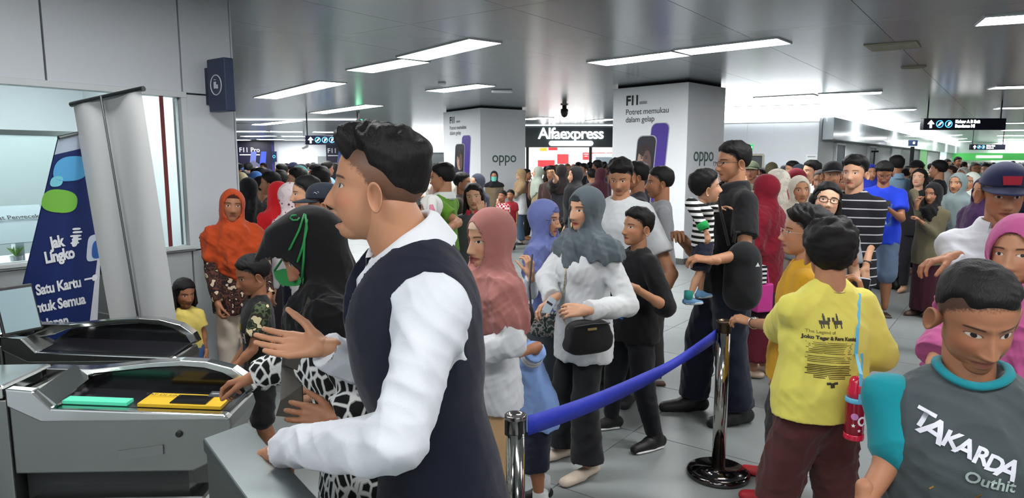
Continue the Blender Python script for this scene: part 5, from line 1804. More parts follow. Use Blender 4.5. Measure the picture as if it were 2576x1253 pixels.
# machine beyond the banners
pm = at(252, 700, 3.95)
t = empty('validator_pedestal', (pm.x, 3.95, 0), math.radians(-28), 'steel validator pedestal with black top between the two banners', 'validator')
G().prism([Vector((-.14, 0, 0)), Vector((.14, 0, 0)), Vector((.14, 0, .90)), Vector((.10, 0, 1.0)), Vector((-.14, 0, 1.12))], 0, (0, .28, 0)).build('body', M_steel, t, bevel=.012)
G().prism([Vector((-.16, -.01, 1.12)), Vector((.06, -.01, 1.03)), Vector((.06, -.01, 1.09)), Vector((-.16, -.01, 1.18))], 0, (0, .30, 0)).build('reader_head', M_black, t, bevel=.015)
G().box((0, -.005, .55), (.2, .01, .5)).build('service_panel', M_steeld, t)
# tablet at the left edge
tp = at(-8, 880, 3.0)
t = empty('tablet', (tp.x, 3.15, .885), math.radians(60), 'black tablet standing on the farther gate top', 'tablet')
G().box((0, 0, .115), (.17, .012, .23), rx=-.3).build('body', M_black, t, bevel=.005)
G().box((0, .055, .01), (.20, .14, .012)).build('stand', M_black, t, bevel=.004)
G().box((0, -.010, .115), (.15, .004, .20), rx=-.3).build('screen', plain('tablet_screen', (120, 140, 146), rough=.2, emit=.2), t)

# ================================================================ banners
def banner_points(corners, Y0, Y1):
    return [at(corners[0][0], corners[0][1], Y0), at(corners[1][0], corners[1][1], Y1), at(corners[2][0], corners[2][1], Y1), at(corners[3][0], corners[3][1], Y0)]
# plain white back of a roll-up banner
TL, TR, BR, BL = banner_points(((184, 262), (356, 224), (456, 900), (296, 900)), 3.72, 3.56)
o = Vector(((BL.x + BR.x) / 2, (BL.y + BR.y) / 2, 0))
t = empty('rollup_banner', o, 0, 'tall roll-up banner showing its plain white back behind the gates', 'banner')
ext = lambda a, b: a + (b - a) * ((a.z - .06) / (a.z - b.z))
BLf, BRf = ext(TL, BL), ext(TR, BR)
V = []; nu, nv = 13, 22
for i in range(nv):
    f = i / (nv - 1)
    L_, R_ = TL.lerp(BLf, f), TR.lerp(BRf, f)
    for j in range(nu):
        u = j / (nu - 1)
        p = L_.lerp(R_, u) + Vector((0, -.012 * math.sin(u * 9 + f * 3) * (1 - f * .4), 0))
        V.append(p - o)
nrm = Vector((0, .012, 0))
fs = []
for i in range(nv - 1):
    for j in range(nu - 1):
        fs.append((i * nu + j, (i + 1) * nu + j, (i + 1) * nu + j + 1, i * nu + j + 1))
G().add(V, fs).build('sheet', plain('banner_back', (232, 233, 232), rough=.6, bump=.15, bscale=8), t, smooth=True)
G().tube([TL - o + (TL - TR) * .03, TR - o + (TR - TL) * .03], .014, 10).build('top_rail', plain('alu', (120, 124, 124), rough=.3, metal=1), t)
mid_t, mid_b = (TL + TR) / 2 + Vector((-.012, -.03, 0)), (BLf + BRf) / 2 + Vector((-.0, -.03, 0))
G().tube([mid_t - o, mid_b - o], .006, 8).build('support_pole', plain('alu', (120, 124, 124)), t)
G().box(((BLf + BRf) / 2 - o), ((BRf - BLf).length + .06, .12, .09)).build('base', plain('alu', (120, 124, 124)), t, bevel=.02)
# blue Jak Lingko banner
c = ((147, 347), (268, 318), (242, 860), (24, 860))
TL, TR, BR, BL = banner_points(c, 3.62, 3.88)
BLf, BRf = ext(TL, BL), ext(TR, BR)
ux = (TR - TL)
o = Vector(((BLf.x + BRf.x) / 2, (BLf.y + BRf.y) / 2, 0))
t = empty('rollup_banner', o, 0, 'dark blue roll-up banner reading Jak Lingko beside the white one', 'banner')
def bp(u, f, e=0.0):                     # u across, f down the sheet
    L_, R_ = TL.lerp(BLf, f), TR.lerp(BRf, f)
    n = (TR - TL).cross(BLf - TL).normalized()
    if n.y > 0: n = -n
    return L_.lerp(R_, u) - o + n * e
def bslab(pts, m, nm, e, th=.003):
    n = len(pts)
    cu, cf = sum(p[0] for p in pts) / n, sum(p[1] for p in pts) / n
    rings = [[bp(cu + (u - cu) * k_, cf + (f - cf) * k_, e) for u, f in pts] for k_ in (1.0, .66, .33)]
    V_ = [p for r_ in rings for p in r_] + [bp(cu, cf, e)]
    F_ = []
    for q in range(2):
        for i in range(n):
            F_.append((q * n + i, q * n + (i + 1) % n, (q + 1) * n + (i + 1) % n, (q + 1) * n + i))
    F_ += [(2 * n + i, 2 * n + (i + 1) % n, 3 * n) for i in range(n)]
    return G().add(V_, F_).build(nm, m, t)
M_bann = plain('banner_blue', (28, 44, 98), rough=.38, noise=.12, nscale=2.5)
V, fs = [], []
for k_, e_ in enumerate((0, -.006)):
    for i in range(25):
        for j in range(13):
            V.append(bp(j / 12, i / 24, e_))
for i in range(24):
    for j in range(12):
        a_ = i * 13 + j
        fs += [(a_, a_ + 13, a_ + 14, a_ + 1), (325 + a_, 325 + a_ + 1, 325 + a_ + 14, 325 + a_ + 13)]
G().add(V, fs).build('sheet', M_bann, t, smooth=True)
bslab([(1.0, .28), (1.0, .45), (1.0, .7), (1.0, 1), (.87, 1), (.88, .75), (.93, .5)], plain('banner_white', (206, 210, 218), rough=.45), 'white_margin', .002, .002)
def blob(cu, cf, ru, rf, m, nm, rot=0.0, e=.004, power=2.6, k=26):
    pts = []
    for i in range(k):
        a = 2 * PI * i / k
        x = abs(math.cos(a)) ** (2 / power) * math.copysign(1, math.cos(a)) * ru; y = abs(math.sin(a)) ** (2 / power) * math.copysign(1, math.sin(a)) * rf
        pts.append((cu + x, cf + y + rot * x))
    bslab(pts, m, nm, e, .002)
bslab([(0, 0), (1, 0), (1, .05), (0, .05)], plain('banner_pale', (170, 184, 200)), 'fade_band', .001, .001)
blob(.36, .105, .32, .038, plain('banner_sky', (86, 164, 214), rough=.4), 'blue_shape', .03)
blob(.14, .135, .11, .016, plain('banner_cyan', (120, 200, 214), rough=.4), 'cyan_shape', .03)
blob(.26, .20, .30, .035, plain('banner_green', (120, 186, 74), rough=.4), 'green_shape', .06)
def btext(s, u, f, size, m=M_txt_w, shear=0.0, bold=0.002, spacing=.95, cond=.62):
    p, p2 = bp(u, f, .005), bp(u + .1, f, .005)
    d = bp(u, f - .05, .005) - p
    M_ = frame(p, p2 - p, d) @ Matrix.Diagonal((cond, 1, 1, 1))
    text(s, size, m, M_, t, align='LEFT', bold=bold, spacing=spacing, shear=shear)
btext('100', .74, .105, .11, shear=.2)
btext('Jak', .24, .330, .092, bold=.004)
btext('Lingko', .20, .375, .092, bold=.004)
for k in range(5):
    blob(.60 + .02 * (k % 2), .300 + .011 * k, .085 - .010 * abs(k - 2), .0035, M_txt_w, 'emblem_stripe', .03)
blob(.60, .338, .045, .018, M_txt_w, 'emblem')
blob(.93, .372, .14, .042, plain('banner_pale2', (196, 208, 224)), 'photo_print', 0, .004, 5)
blob(.96, .378, .10, .030, plain('banner_mid', (40, 92, 160)), 'photo_print', 0, .0055, 3)
btext('Satu Kartu', .17, .475, .086, bold=.003)
btext('untuk Semua', .145, .533, .086, bold=.003)
btext('Perjalanan.', .13, .592, .086, bold=.003)
bslab([(.79, .466), (.90, .466), (.90, .472), (.79, .472)], M_txt_w, 'key_print', .004, .002); blob(.93, .469, .035, .010, M_txt_w, 'key_print')
btext('Jak Lingko', .12, .665, .050, bold=.0025)
btext('adalah sistem', .47, .668, .034, M_txt_w, bold=0)
for k, s in enumerate(('transportasi publik di Jakarta yang', 'terintegrasi. Jak berarti Jakarta, dan', 'Lingko berarti terintegrasi.')):
    btext(s, .115 + .0 * k, .700 + .032 * k, .038, M_txt_w, bold=0)
for k, s in enumerate(('Kartu ini dapat digunakan', 'untuk semua moda')):
    btext(s, .10, .83 + .032 * k, .038, M_txt_w, bold=0)
G().tube([bp(0, 0), bp(1, 0)], .010, 8).build('top_rail', plain('alu', (120, 124, 124)), t)
G().tube([bp(.5, 0, -.02), bp(.5, 1, -.02)], .008, 8).build('support_pole', plain('alu', (120, 124, 124)), t)
G().box(bp(.5, 1.0), ((BRf - BLf).length + .05, .14, .08), rz=math.atan2(ux.y, ux.x)).build('base', plain('alu', (120, 124, 124)), t, bevel=.015)

# ================================================================ queue posts and belt
M_chrome = plain('chrome_post', (190, 188, 182), rough=.10, metal=1.0)
def stanchion(x, y, h, r, label, capm):
    t = empty('queue_post', (x, y, 0), 0, label, 'queue post')
    G().lathe([(.0, .0), (.165, 0), (.168, .012), (.165, .028), (.150, .036), (.02, .044), (r, .05)], 40).build('base', plain('chrome_dark', (96, 92, 92), rough=.12, metal=1.0), t, smooth=True)
    G().lathe([(r, .044), (r, h - .06)], 28).build('pole', M_chrome, t, smooth=True)
    G().lathe([(r + .001, h - .06), (r + .002, h - .058), (r + .002, h - .016), (r + .005, h - .014), (r + .005, h - .002), (r + .003, h), (r * .8, h), (r * .78, h - .006), (0.001, h - .007)], 28).build('belt_head', capm, t, smooth=True)
    for k in range(4):
        a = k * PI / 2 + .5
        G().box((math.cos(a) * (r + .003), math.sin(a) * (r + .003), h - .04), (.006, .014, .05), rz=a).build('belt_slot', M_black, t)
    return t
Lp = at(1297, 1042, 2.12); Rp = at(1822, 806, 3.50)
post_l = stanchion(Lp.x, 2.12, Lp.z, .031, 'chrome queue post in front, at the left end of the blue belt', plain('cap_steel', (150, 148, 146), rough=.2, metal=1.0))
post_r = stanchion(Rp.x, 3.50, Rp.z, .036, 'chrome queue post with round base held by the ringed hand', plain('cap_bronze', (90, 76, 60), rough=.25, metal=.8))
bl = G()
a, b = Vector((Lp.x + .04, 2.135, Lp.z - .045)), Vector((Rp.x - .04, 3.49, Rp.z - .075))
V = []; n = 40
for i in range(n + 1):
    f = i / n
    p = a.lerp(b, f) - Z3 * (.045 * 4 * f * (1 - f))
    tw = 1 - .72 * math.exp(-((f - .70) / .16) ** 2)
    hh = .034 * tw
    side_ = Vector((-.6, .8, 0)) * (.030 * (1 - tw))
    for s_, e in ((1, 0), (-1, 0)):
        V.append(p + Z3 * hh * s_ + side_ * s_)
th = Vector((.008, -.006, 0)) * .25
V2 = [v + th for v in V]
fs = []
N_ = len(V)
for i in range(n):
    q = 2 * i
    fs += [(q, q + 1, q + 3, q + 2), (N_ + q, N_ + q + 2, N_ + q + 3, N_ + q + 1), (q, q + 2, N_ + q + 2, N_ + q), (q + 1, N_ + q + 1, N_ + q + 3, q + 3)]
fs += [(0, N_, N_ + 1, 1), (2 * n, 2 * n + 1, N_ + 2 * n + 1, N_ + 2 * n)]
tag(bl.add(V + V2, fs).build('queue_belt', plain('belt_blue', (30, 50, 176), rough=.55, bump=.1), smooth=True), 'bright blue belt stretched between the two chrome queue posts', 'belt')
# ================================================================ people
C = cloth
BLACK = C((22, 22, 24)); NAVYC = C((26, 30, 50)); WHITE = C((198, 201, 203)); UNDER = C((20, 20, 22))
HB = (20, 18, 18)
LEOP = ramp_mat('print_net', 'net', [(216, 218, 216), (150, 152, 150), (20, 20, 22)], scale=34, stops=[0, .085, .13], stretch=(1, 1, .55))
CAMO_B = ramp_mat('print_camo_brown', 'camo', [(44, 32, 30), (88, 52, 42), (34, 26, 26), (196, 176, 150)], scale=24, stops=[0, .42, .50, .60])
CAMO_G = ramp_mat('print_camo_green', 'camo', [(30, 32, 28), (70, 84, 56), (40, 36, 30), (190, 176, 140)], scale=22, stops=[0, .43, .51, .61])
FLORAL = ramp_mat('print_floral', 'floral', [(120, 50, 70), (226, 214, 216), (210, 196, 200)], scale=22, stops=[0, .16, .5])
FLORAL2 = ramp_mat('print_floral_cream', 'floral', [(120, 130, 110), (218, 212, 198), (200, 196, 184)], scale=24, stops=[0, .12, .5])
STRIPE_BW = ramp_mat('stripe_bw', 'stripe', [(20, 20, 22), (228, 228, 228)], scale=9.5, stops=[0, .5])
STRIPE_TEE = ramp_mat('stripe_tee', 'stripe', [(28, 28, 34), (176, 176, 180)], scale=5.2, stops=[0, .955])
PLAID = ramp_mat('plaid_red', 'plaid', [(186, 34, 44), (224, 214, 214)], scale=26)
DENIM = C((76, 92, 116))

def onto(P, V, Q, px, py, lift=.003):
    """the place on a garment surface met from the camera in the photo's direction (px, py)"""
    bvh = BVHTree.FromPolygons([tuple(v) for v in V], [tuple(q) for q in Q])
    o = P.WI @ Vector((0, 0, CAMZ)); d = (P.WI.to_3x3() @ ray(px, py)).normalized()
    h = bvh.ray_cast(o, d)
    return (h[0] - d * lift) if h[0] is not None else P.WI @ at(px, py, P.Y)

def mesh_vq(ob):
    me = ob.data
    V = [v.co.copy() for v in me.vertices]; Q = [tuple(p.vertices) for p in me.polygons]
    return V, Q

def collar(P, mat, h=.034, r0=.047, r1=.040, flare=.012, name='collar', points=True, open_=.25):
    """turned-down shirt collar around the neck, open at the front"""
    J, S = P.J, P.S
    up_ = (J['head'] + Vector((0, -.02, -.05)) - J['neck']).normalized()
    fw = P.Rl @ Vector((0, 1, 0)); fw = (fw - up_ * fw.dot(up_)).normalized(); rt = fw.cross(up_)
    c0 = J['neck'] + fw * .004 * S - up_ * .012 * S
    n = 29
    V = []
    for k, (rr, zz, dip) in enumerate(((r0 + .006, -.006, .030), (r0, .010, .02), (r1, h, .012), (r1 + .006, h + .003, .012), (r1 + .012, h - .004, .018), (r0 + flare, .000, .036))):
        for i in range(n):
            a = PI / 2 + open_ + (2 * PI - 2 * open_) * i / (n - 1)
            f = max(0, math.sin(a))
            V.append(c0 + (rt * math.cos(a) * rr + fw * math.sin(a) * rr * 1.05 + up_ * (zz - dip * f ** 1.5 - (.022 * f ** 6 if points and k == 5 else 0))) * S)
    F_ = []
    for k in range(5):
        for i in range(n - 1):
            F_.append((k * n + i, k * n + i + 1, (k + 1) * n + i + 1, (k + 1) * n + i))
    o = G().add(V, F_).build(name, mat, P.root, smooth=True)
    return o

def strip(pts, w, th, mat, name, parent, face=None):
    """a flat band along pts"""
    pts = [Vector(p) for p in pts]
    V = []
    for i, p in enumerate(pts):
        t = (pts[min(i + 1, len(pts) - 1)] - pts[max(i - 1, 0)]).normalized()
        f = Vector(face) if face else Vector((0, -1, 0))
        s = t.cross(f).normalized() * (w / 2)
        q = f.normalized() * th
        V += [p + s, p - s, p - s - q, p + s - q]
    F_ = []
    for i in range(len(pts) - 1):
        a, b = 4 * i, 4 * i + 4
        for k in range(4):
            F_.append((a + k, a + (k + 1) % 4, b + (k + 1) % 4, b + k))
    F_ += [(0, 1, 2, 3), (4 * len(pts) - 1, 4 * len(pts) - 2, 4 * len(pts) - 3, 4 * len(pts) - 4)]
    return G().add(V, F_).build(name, mat, parent, smooth=False)

# ---------------------------------------------------------------- nearest: the gate attendant
A = person('young man attendant with white shirt and navy vest beckoning with an open hand', 946, 307, 1.45, 112, tone='mid', lean=9, head=(-22, 3, 0), hf=.036, girth=.86, sw=1.02, nose=1.0, mouth=.55, hairt=.022, neckr=1.08,
           top=dict(mat=C((198, 202, 208), bump=.3), sleeve='long', off=.013, fold=.019, freq=50, cuff=1.0, slr=1.14, name='shirt'),
           bottom=dict(mat=NAVYC), hair=dict(T=.022, sides=.003, quiff=.016, rough=1.4, taper=.03, fade=.045), scalp=.72, shoe=('shoe', (20, 20, 22), (0, 0, 0)),
           arm_l=dict(elb=('px', 1000, 1105, 1.20), w=('px', 708, 1132, 1.52), f=(-.3, .4, -.9), curl=.3),
           arm_r=dict(elb=('px', 985, 955, 1.74), w=('px', 812, 872, 1.62), f=(-1, .0, .07), d=(-.05, .62, -.72), curl=.14, thumb=.7, spread=.02, size=1.0))
A.shirt_vq_keep = A.shirt_vq
upper(A, C((17, 20, 36), bump=.2), sleeve='none', hem=.44, off=.026, fold=.004, name='vest', yoke=.74, vneck=.02, chestd=1.05)
collar(A, C((206, 209, 214), bump=.1), h=.040, r0=.046, r1=.040)
J = A.J
strip([J['neck'] + A.Rl @ Vector((0, .075, -.03)), J['neck'] + A.Rl @ Vector((0, .100, -.07)), J['uchest'] + A.Rl @ Vector((0, .122, .0)), J['uchest'] + A.Rl @ Vector((0, .135, -.07)), J['chest'] + A.Rl @ Vector((0, .14, -.05))], .062, .012,
      ramp_mat('tie_check', 'plaid', [(120, 158, 190), (90, 128, 166)], scale=60), 'tie', A.root, face=(0, 1, .1))

# ---------------------------------------------------------------- woman at the reader
B = person('woman in black hijab with a green mask dangling, patterned dress, tapping a card', 778, 522, 2.02, 100, tone='tan', lean=17, head=(4, -38, 0), girth=1.15,
           top=dict(mat=LEOP, sleeve='long', hem=.27, hemw=.125, off=.014, loose=.014, fold=.008, name='dress', cuff=1.15, slr=1.2, neck=False, bust=.3),
           bottom=dict(mat=BLACK, kind='trousers'), hijab=dict(mat=C((12, 12, 14)), hem=.765, vdrop=.03, back=.0, fold=.008, point=1, off=.004), shoe=('flat', (30, 30, 32), (0, 0, 0)),
           arm_r=dict(w=('px', 640, 948, 2.30), f=(-1, .05, -.30), d=(0, .2, 1), curls=(.5, .75, .8, .8), thumb=.2), arm_l=dict(elb=('px', 930, 1010, 1.78), w=('px', 842, 1052, 1.74), f=(-1, .1, .02), d=(0, -1, .3), curl=.25))
hv_ = mesh_vq(B.hijab)
green = plain('mask_green', (20, 120, 56), rough=.7)
mk = G()
for path in (((768, 540), (772, 575), (762, 620), (750, 655), (735, 690)), ((766, 538), (752, 580), (730, 625), (705, 660), (690, 682)), ((772, 552), (766, 600), (764, 650), (760, 700))):
    mk.tube([onto(B, *hv_, *p, lift=.006) for p in path], .0035, 6)
mk.tube([onto(B, *hv_, 742 + 12 * math.cos(a), 548 + 7 * math.sin(a), lift=.006) for a in (0, 1, 2, 3, 4, 5)], .003, 5)
mk.build('mask_strap', green, B.root, smooth=True)
cs = [onto(B, *hv_, px, py, lift=.004 + .022 * b) for px, py, b in ((688, 683, 0), (712, 676, .6), (740, 676, .8), (764, 690, .2), (692, 700, .5), (716, 700, 1), (742, 700, 1.1), (764, 704, .5), (706, 716, .2), (722, 720, .5), (744, 720, .5), (762, 716, 0))]
G().add(cs, [(0, 4, 5, 1), (1, 5, 6, 2), (2, 6, 7, 3), (4, 8, 9, 5), (5, 9, 10, 6), (6, 10, 11, 7)]).build('face_mask', green, B.root, smooth=True)
dv_ = B.shirt_vq
sc = [onto(B, *dv_, px, py, lift=.012) for px, py in ((745, 872), (738, 930), (732, 990), (728, 1050))]
strip(sc, .085, .010, C((74, 70, 64)), 'sling_scarf', B.root, face=tuple(B.WI.to_3x3() @ Vector((0, -1, 0))))
sc = [onto(B, *dv_, px, py, lift=.010) for px, py in ((818, 700), (790, 800), (762, 880), (742, 930))]
strip(sc, .07, .010, C((74, 70, 64)), 'sling_band', B.root, face=tuple(B.WI.to_3x3() @ Vector((0, -1, 0))))
wr = B.J['wrl']; fa = (wr - B.J['ell']).normalized()
g = G()
u = fa.cross(Vector((0, 0, 1))).normalized(); w_ = fa.cross(u)
for k in range(3):
    c0 = wr - fa * (.012 + .008 * k)
    g.tube([c0 + (u * math.cos(a) + w_ * math.sin(a)) * .031 for a in [2 * PI * i / 18 for i in range(18)]], .0028, 6, closed=True)
g.build('bracelet', plain('gold_beads', (176, 120, 52), rough=.3, metal=.7), B.root, smooth=True)
hnd = at(560, 992, 2.30)
t = empty('travel_card', hnd, math.radians(8), 'dark travel card held on the yellow reader by the reaching hand', 'card')
G().box((0, 0, 0), (.085, .054, .002), ry=.08).build('card_body', plain('card_dark', (60, 64, 70), rough=.3), t)
G().box((0, 0, .0014), (.07, .012, .0012), ry=.08).build('card_stripe', plain('card_pale', (150, 156, 160), rough=.3), t)

# ---------------------------------------------------------------- by the ticket office
P = person('woman in bright orange hijab and brown camouflage jacket by the office wall', 582, 471, 4.75, -158, tone='tan', girth=1.0, head=(4, 2, -4),
           top=dict(mat=CAMO_B, sleeve='long', hem=.42, fold=.009, name='jacket', slr=1.15), bottom=dict(mat=C((206, 192, 176)), flare=1.2),
           hijab=dict(mat=C((172, 66, 26)), hem=.68, vdrop=.13, fold=.010, under=C((60, 24, 14)), open_h=.090), shoe=('flat', (60, 50, 46), (0, 0, 0)),
           arm_r=dict(w=('px', 548, 762, 4.55), f=(.1, -.1, -1), curl=.7), arm_l=dict(w=('px', 678, 745, 4.55), f=(0, -.2, -1), curl=.6))
P = person('small boy in black shirt with camouflage sleeves in front of the orange hijab', 632, 638, 3.55, 118, hs=.88, tone='tan', head=(8, -16, 0), lean=3,
           top=dict(mat=C((24, 24, 26)), sleeve='short', sleeve_mat=CAMO_G, hem=.44, fold=.008, slr=1.25), bottom=dict(mat=C((26, 26, 28)), kind='shorts', end=1.1), hair=dict(T=.014, sides=.008), shoe=('sandal', (40, 34, 30), 0),
           arm_r=dict(w=(.10, .12, .50), curl=.5), arm_l=dict(w=(-.10, .16, .52), curl=.5))
print_on(P, P.root, [(text_geo('USH', .075, bold=.002), plain('print_cream', (206, 196, 190)), -.01, .0, 0), (G().box((0, 0, 0), (.09, .035, .001)).mesh('p'), plain('print_yellow', (196, 180, 60)), -.01, .062, 0)], Vector((0, .0, .655 * P.S)), (-1, 0, 0), (0, 0, 1), 'shirt_print')
P = person('little girl in yellow shirt and denim overalls peeking past the white banner', 462, 698, 4.45, -150, hs=.80, tone='tan', head=(20, -12, 0),
           top=dict(mat=C((226, 206, 110)), sleeve='short', hem=.5), bottom=dict(mat=C((64, 92, 140)), waist=.70, off=.02, name='overalls'), hair=dict(T=.012, sides=.010, style='bob', length=.10), shoe=('shoe', (120, 40, 60), (0, 0, 0)))

# ---------------------------------------------------------------- behind the attendant
P = person('man in black embroidered cap behind the black hijab', 812, 452, 4.05, 97, tone='mid', head=(0, -6, 0), top=dict(mat=C((70, 74, 80))), bottom=dict(mat=BLACK), hair=dict(T=.005, sides=.006), cap=dict(mat=C((26, 32, 42)), brimlen=.088), shoe=('shoe', (30, 30, 30), (0, 0, 0)), hairt=.03)
sw_ = [P.M @ Vector(p) for p in ((-.078, .038, .070), (-.080, .030, .078), (-.080, .020, .070), (-.081, .012, .064), (-.080, .004, .072), (-.079, .012, .080))]
G().tube(sw_, .0022, 6).build('cap_emblem', plain('thread_grey', (150, 160, 170)), P.root, smooth=True)
person('balding man with black hair behind the black cap', 768, 438, 4.7, 112, tone='light', head=(0, -4, 0), top=dict(mat=C((210, 210, 212))), bottom=dict(mat=NAVYC), hair=dict(T=.012, sides=.008, fringe=-.02))
person('woman in white floral hijab beside the black cap', 728, 456, 5.3, 70, tone='light', top=dict(mat=WHITE, sleeve='long'), bottom=dict(mat=NAVYC, kind='skirt'), hijab=dict(mat=FLORAL, hem=.66, vdrop=.1, fold=.008), lean=6, head=(0, -16, 0))
person('person in red hijab and grey dress behind the floral hijab', 697, 452, 5.95, 60, tone='mid', top=dict(mat=C((60, 54, 60)), sleeve='short'), bottom=dict(mat=C((60, 54, 60)), kind='skirt'), hijab=dict(mat=C((206, 32, 40)), hem=.60, vdrop=.06, fold=.008))
person('woman in long black hijab behind the orange hijab', 622, 443, 6.7, 50, tone='mid', girth=1.1, top=dict(mat=C((26, 28, 40)), sleeve='long', hem=.3, hemw=.13), bottom=dict(mat=BLACK, kind='skirt'), hijab=dict(mat=C((20, 20, 23)), hem=.52, vdrop=.02, back=.06, fold=.009))
person('woman with tied black hair and white blouse behind the long black hijab', 656, 443, 7.4, 30, tone='mid', head=(20, -15, 0), top=dict(mat=WHITE), bottom=dict(mat=BLACK), hair=dict(T=.016, sides=.014))
person('boy in grey shirt in profile behind the white blouse', 678, 430, 7.0, 95, tone='mid', top=dict(mat=C((84, 76, 80))), bottom=dict(mat=NAVYC), hair=dict(T=.016, sides=.008))
person('woman in blue hijab before the dark advert wall', 641, 428, 8.6, 60, tone='mid', top=dict(mat=C((60, 70, 96)), sleeve='long'), bottom=dict(mat=BLACK), hijab=dict(mat=C((62, 104, 170))))
person('woman in olive beige hijab at the office wall end', 606, 431, 9.0, 40, tone='mid', top=dict(mat=C((70, 70, 74)), sleeve='long'), bottom=dict(mat=BLACK), hijab=dict(mat=C((158, 148, 118))))
person('man with black hair in orange collar behind the red hijab', 705, 427, 7.9, 20, tone='mid', top=dict(mat=C((150, 80, 50))), bottom=dict(mat=BLACK), hair=dict(T=.018, sides=.01))
person('man with side-parted hair above the balding man', 745, 421, 7.2, 105, tone='light', top=dict(mat=C((60, 64, 76))), bottom=dict(mat=BLACK), hair=dict(T=.020, sides=.008))
person('man with thick black hair behind the black cap', 806, 418, 6.6, 20, tone='mid', top=dict(mat=C((40, 40, 46))), bottom=dict(mat=BLACK), hair=dict(T=.024, sides=.014))
person('man in dark cap before the white far wall', 757, 412, 10.5, -80, tone='tan', top=dict(mat=C((50, 50, 56))), bottom=dict(mat=BLACK), cap=dict(mat=C((30, 30, 36))), hair=dict(T=.004, sides=.005))
person('man in black peaked cap near the grey service door', 792, 411, 11.0, 85, tone='tan', top=dict(mat=C((44, 44, 50))), bottom=dict(mat=BLACK), cap=dict(mat=C((24, 24, 28))), hair=dict(T=.004, sides=.005))

# ---------------------------------------------------------------- between the attendant and the smaller column
GP = person('man in lime green polo shirt carrying a child in a bunny hood', 1112, 408, 5.7, 72, tone='mid', head=(8, -4, 0), girth=1.05, top=dict(mat=C((98, 148, 46)), sleeve='short', slr=1.2, fold=.010), bottom=dict(mat=C((34, 32, 34))), hair=dict(T=.020, sides=.008), shoe=('shoe', (30, 28, 28), (0, 0, 0)),
            arm_l=dict(elb=('px', 1152, 560, 5.45), w=('px', 1112, 582, 5.2), f=(-1, .1, .2), curl=.5), arm_r=dict(elb=('px', 1075, 570, 5.9), w=('px', 1082, 590, 5.3), curl=.4))
collar(GP, C((220, 224, 220)), h=.03)
K = person('toddler in white bunny hood and yellow suit held by the green polo man', 1082, 489, 5.22, 112, hs=.78, S=.62, z0='fit', tone='light', head=(-10, -8, 0), top=dict(mat=C((232, 206, 40)), sleeve='long', hem=.42), bottom=dict(mat=C((232, 206, 40))), hijab=dict(mat=C((232, 232, 228)), hem=.74, vdrop=0, fold=.003, open_h=.08, puff=1.08, wide=.9), hair=dict(T=.012, fringe=.02), shoe=('shoe', (230, 205, 50), (0, 0, 0)))
for s in (1, -1):
    g = G(); g.tube([K.M @ Vector((s * .055, -.02, .11)), K.M @ Vector((s * .12, -.02, .09)), K.M @ Vector((s * .145, .0, -.02)), K.M @ Vector((s * .14, .01, -.10))], [.02, .035, .04, .02], 10, flat=.4); e = g.build('hood_ear', C((232, 232, 228)), K.root, smooth=True)
    g = G(); g.tube([K.M @ Vector((s * .152, .0, .04)), K.M @ Vector((s * .165, .0, -.02)), K.M @ Vector((s * .155, .01, -.08))], [.014, .024, .010], 10, flat=.4); g.build('ear_lining', C((226, 140, 160)), e, smooth=True)
SM = person('smiling woman with straight black hair touching her temple, grey jacket', 1192, 458, 6.1, 168, tone='light', head=(8, 0, 6), mouth=.25, top=dict(mat=C((90, 92, 98)), sleeve='long'), bottom=dict(mat=BLACK), hair=dict(T=.014, sides=.012, style='bob', length=.20, fringe=.004),
       arm_l=dict(elb=('px', 1222, 590, 5.8), w=('px', 1212, 540, 5.85), f=(-.1, 0, 1), d=(.3, -1, 0), curl=.5))
collar(SM, C((206, 50, 80)), r0=.050)
person('man with short hair in black and yellow shirt before the smaller column', 1164, 431, 7.8, -98, tone='tan', top=dict(mat=C((44, 38, 30))), bottom=dict(mat=BLACK), hair=dict(T=.014, sides=.006))
person('woman in dark navy hijab and white tunic before the smaller column', 1200, 434, 9.0, 125, tone='light', top=dict(mat=WHITE, sleeve='long', hem=.35), bottom=dict(mat=BLACK), hijab=dict(mat=C((48, 52, 66)), hem=.64))
P = person('masked woman in black hijab and olive shirt leaning on the smaller column', 1243, 428, 14.6, 178, tone='mid', top=dict(mat=C((112, 98, 76)), sleeve='long'), bottom=dict(mat=C((40, 36, 34))), hijab=dict(mat=C((26, 26, 32)), hem=.77, vdrop=0), shoe=('shoe', (30, 28, 28), (0, 0, 0)))
V_ = []
for zz in (-.008, -.04, -.075, -.105):
    for k in range(9):
        a = (k / 8 - .5) * 2.0; V_.append(P.M @ Vector((math.sin(a) * (.068 if zz > -.09 else .05), .04 + math.cos(a) * .082, zz)))
G().add(V_, [(i * 9 + k, i * 9 + k + 1, (i + 1) * 9 + k + 1, (i + 1) * 9 + k) for i in range(3) for k in range(8)]).build('face_mask', plain('mask_teal', (110, 196, 180), rough=.7), P.root, smooth=True)
P = person('woman in beige hijab, white tunic and jeans looking at her phone by the smaller column', 1310, 424, 13.8, 98, tone='light', head=(0, -22, 0), top=dict(mat=C((150, 134, 118)), sleeve='long', hem=.5), bottom=dict(mat=C((62, 84, 104)), flare=1.35), hijab=dict(mat=C((146, 122, 92)), hem=.68), shoe=('sandal', (30, 30, 30), 0),
           arm_l=dict(w=(-.04, .22, .68), curl=.6), arm_r=dict(w=(.04, .22, .69), curl=.6))
upper(P, WHITE, sleeve='none', hem=.40, off=.014, name='tunic', hemw=.11)
ph = P.W @ (Vector((0, .30, .72)) * P.S)
t = empty('mobile_phone', ph, math.radians(98), 'dark mobile phone held by the beige hijab woman', 'phone')
G().box((0, 0, 0), (.075, .009, .15), rx=.7).build('body', M_black, t, bevel=.003); G().box((0, -.006, 0), (.066, .002, .13), rx=.7).build('screen', plain('tablet_screen', (120, 140, 146)), t)
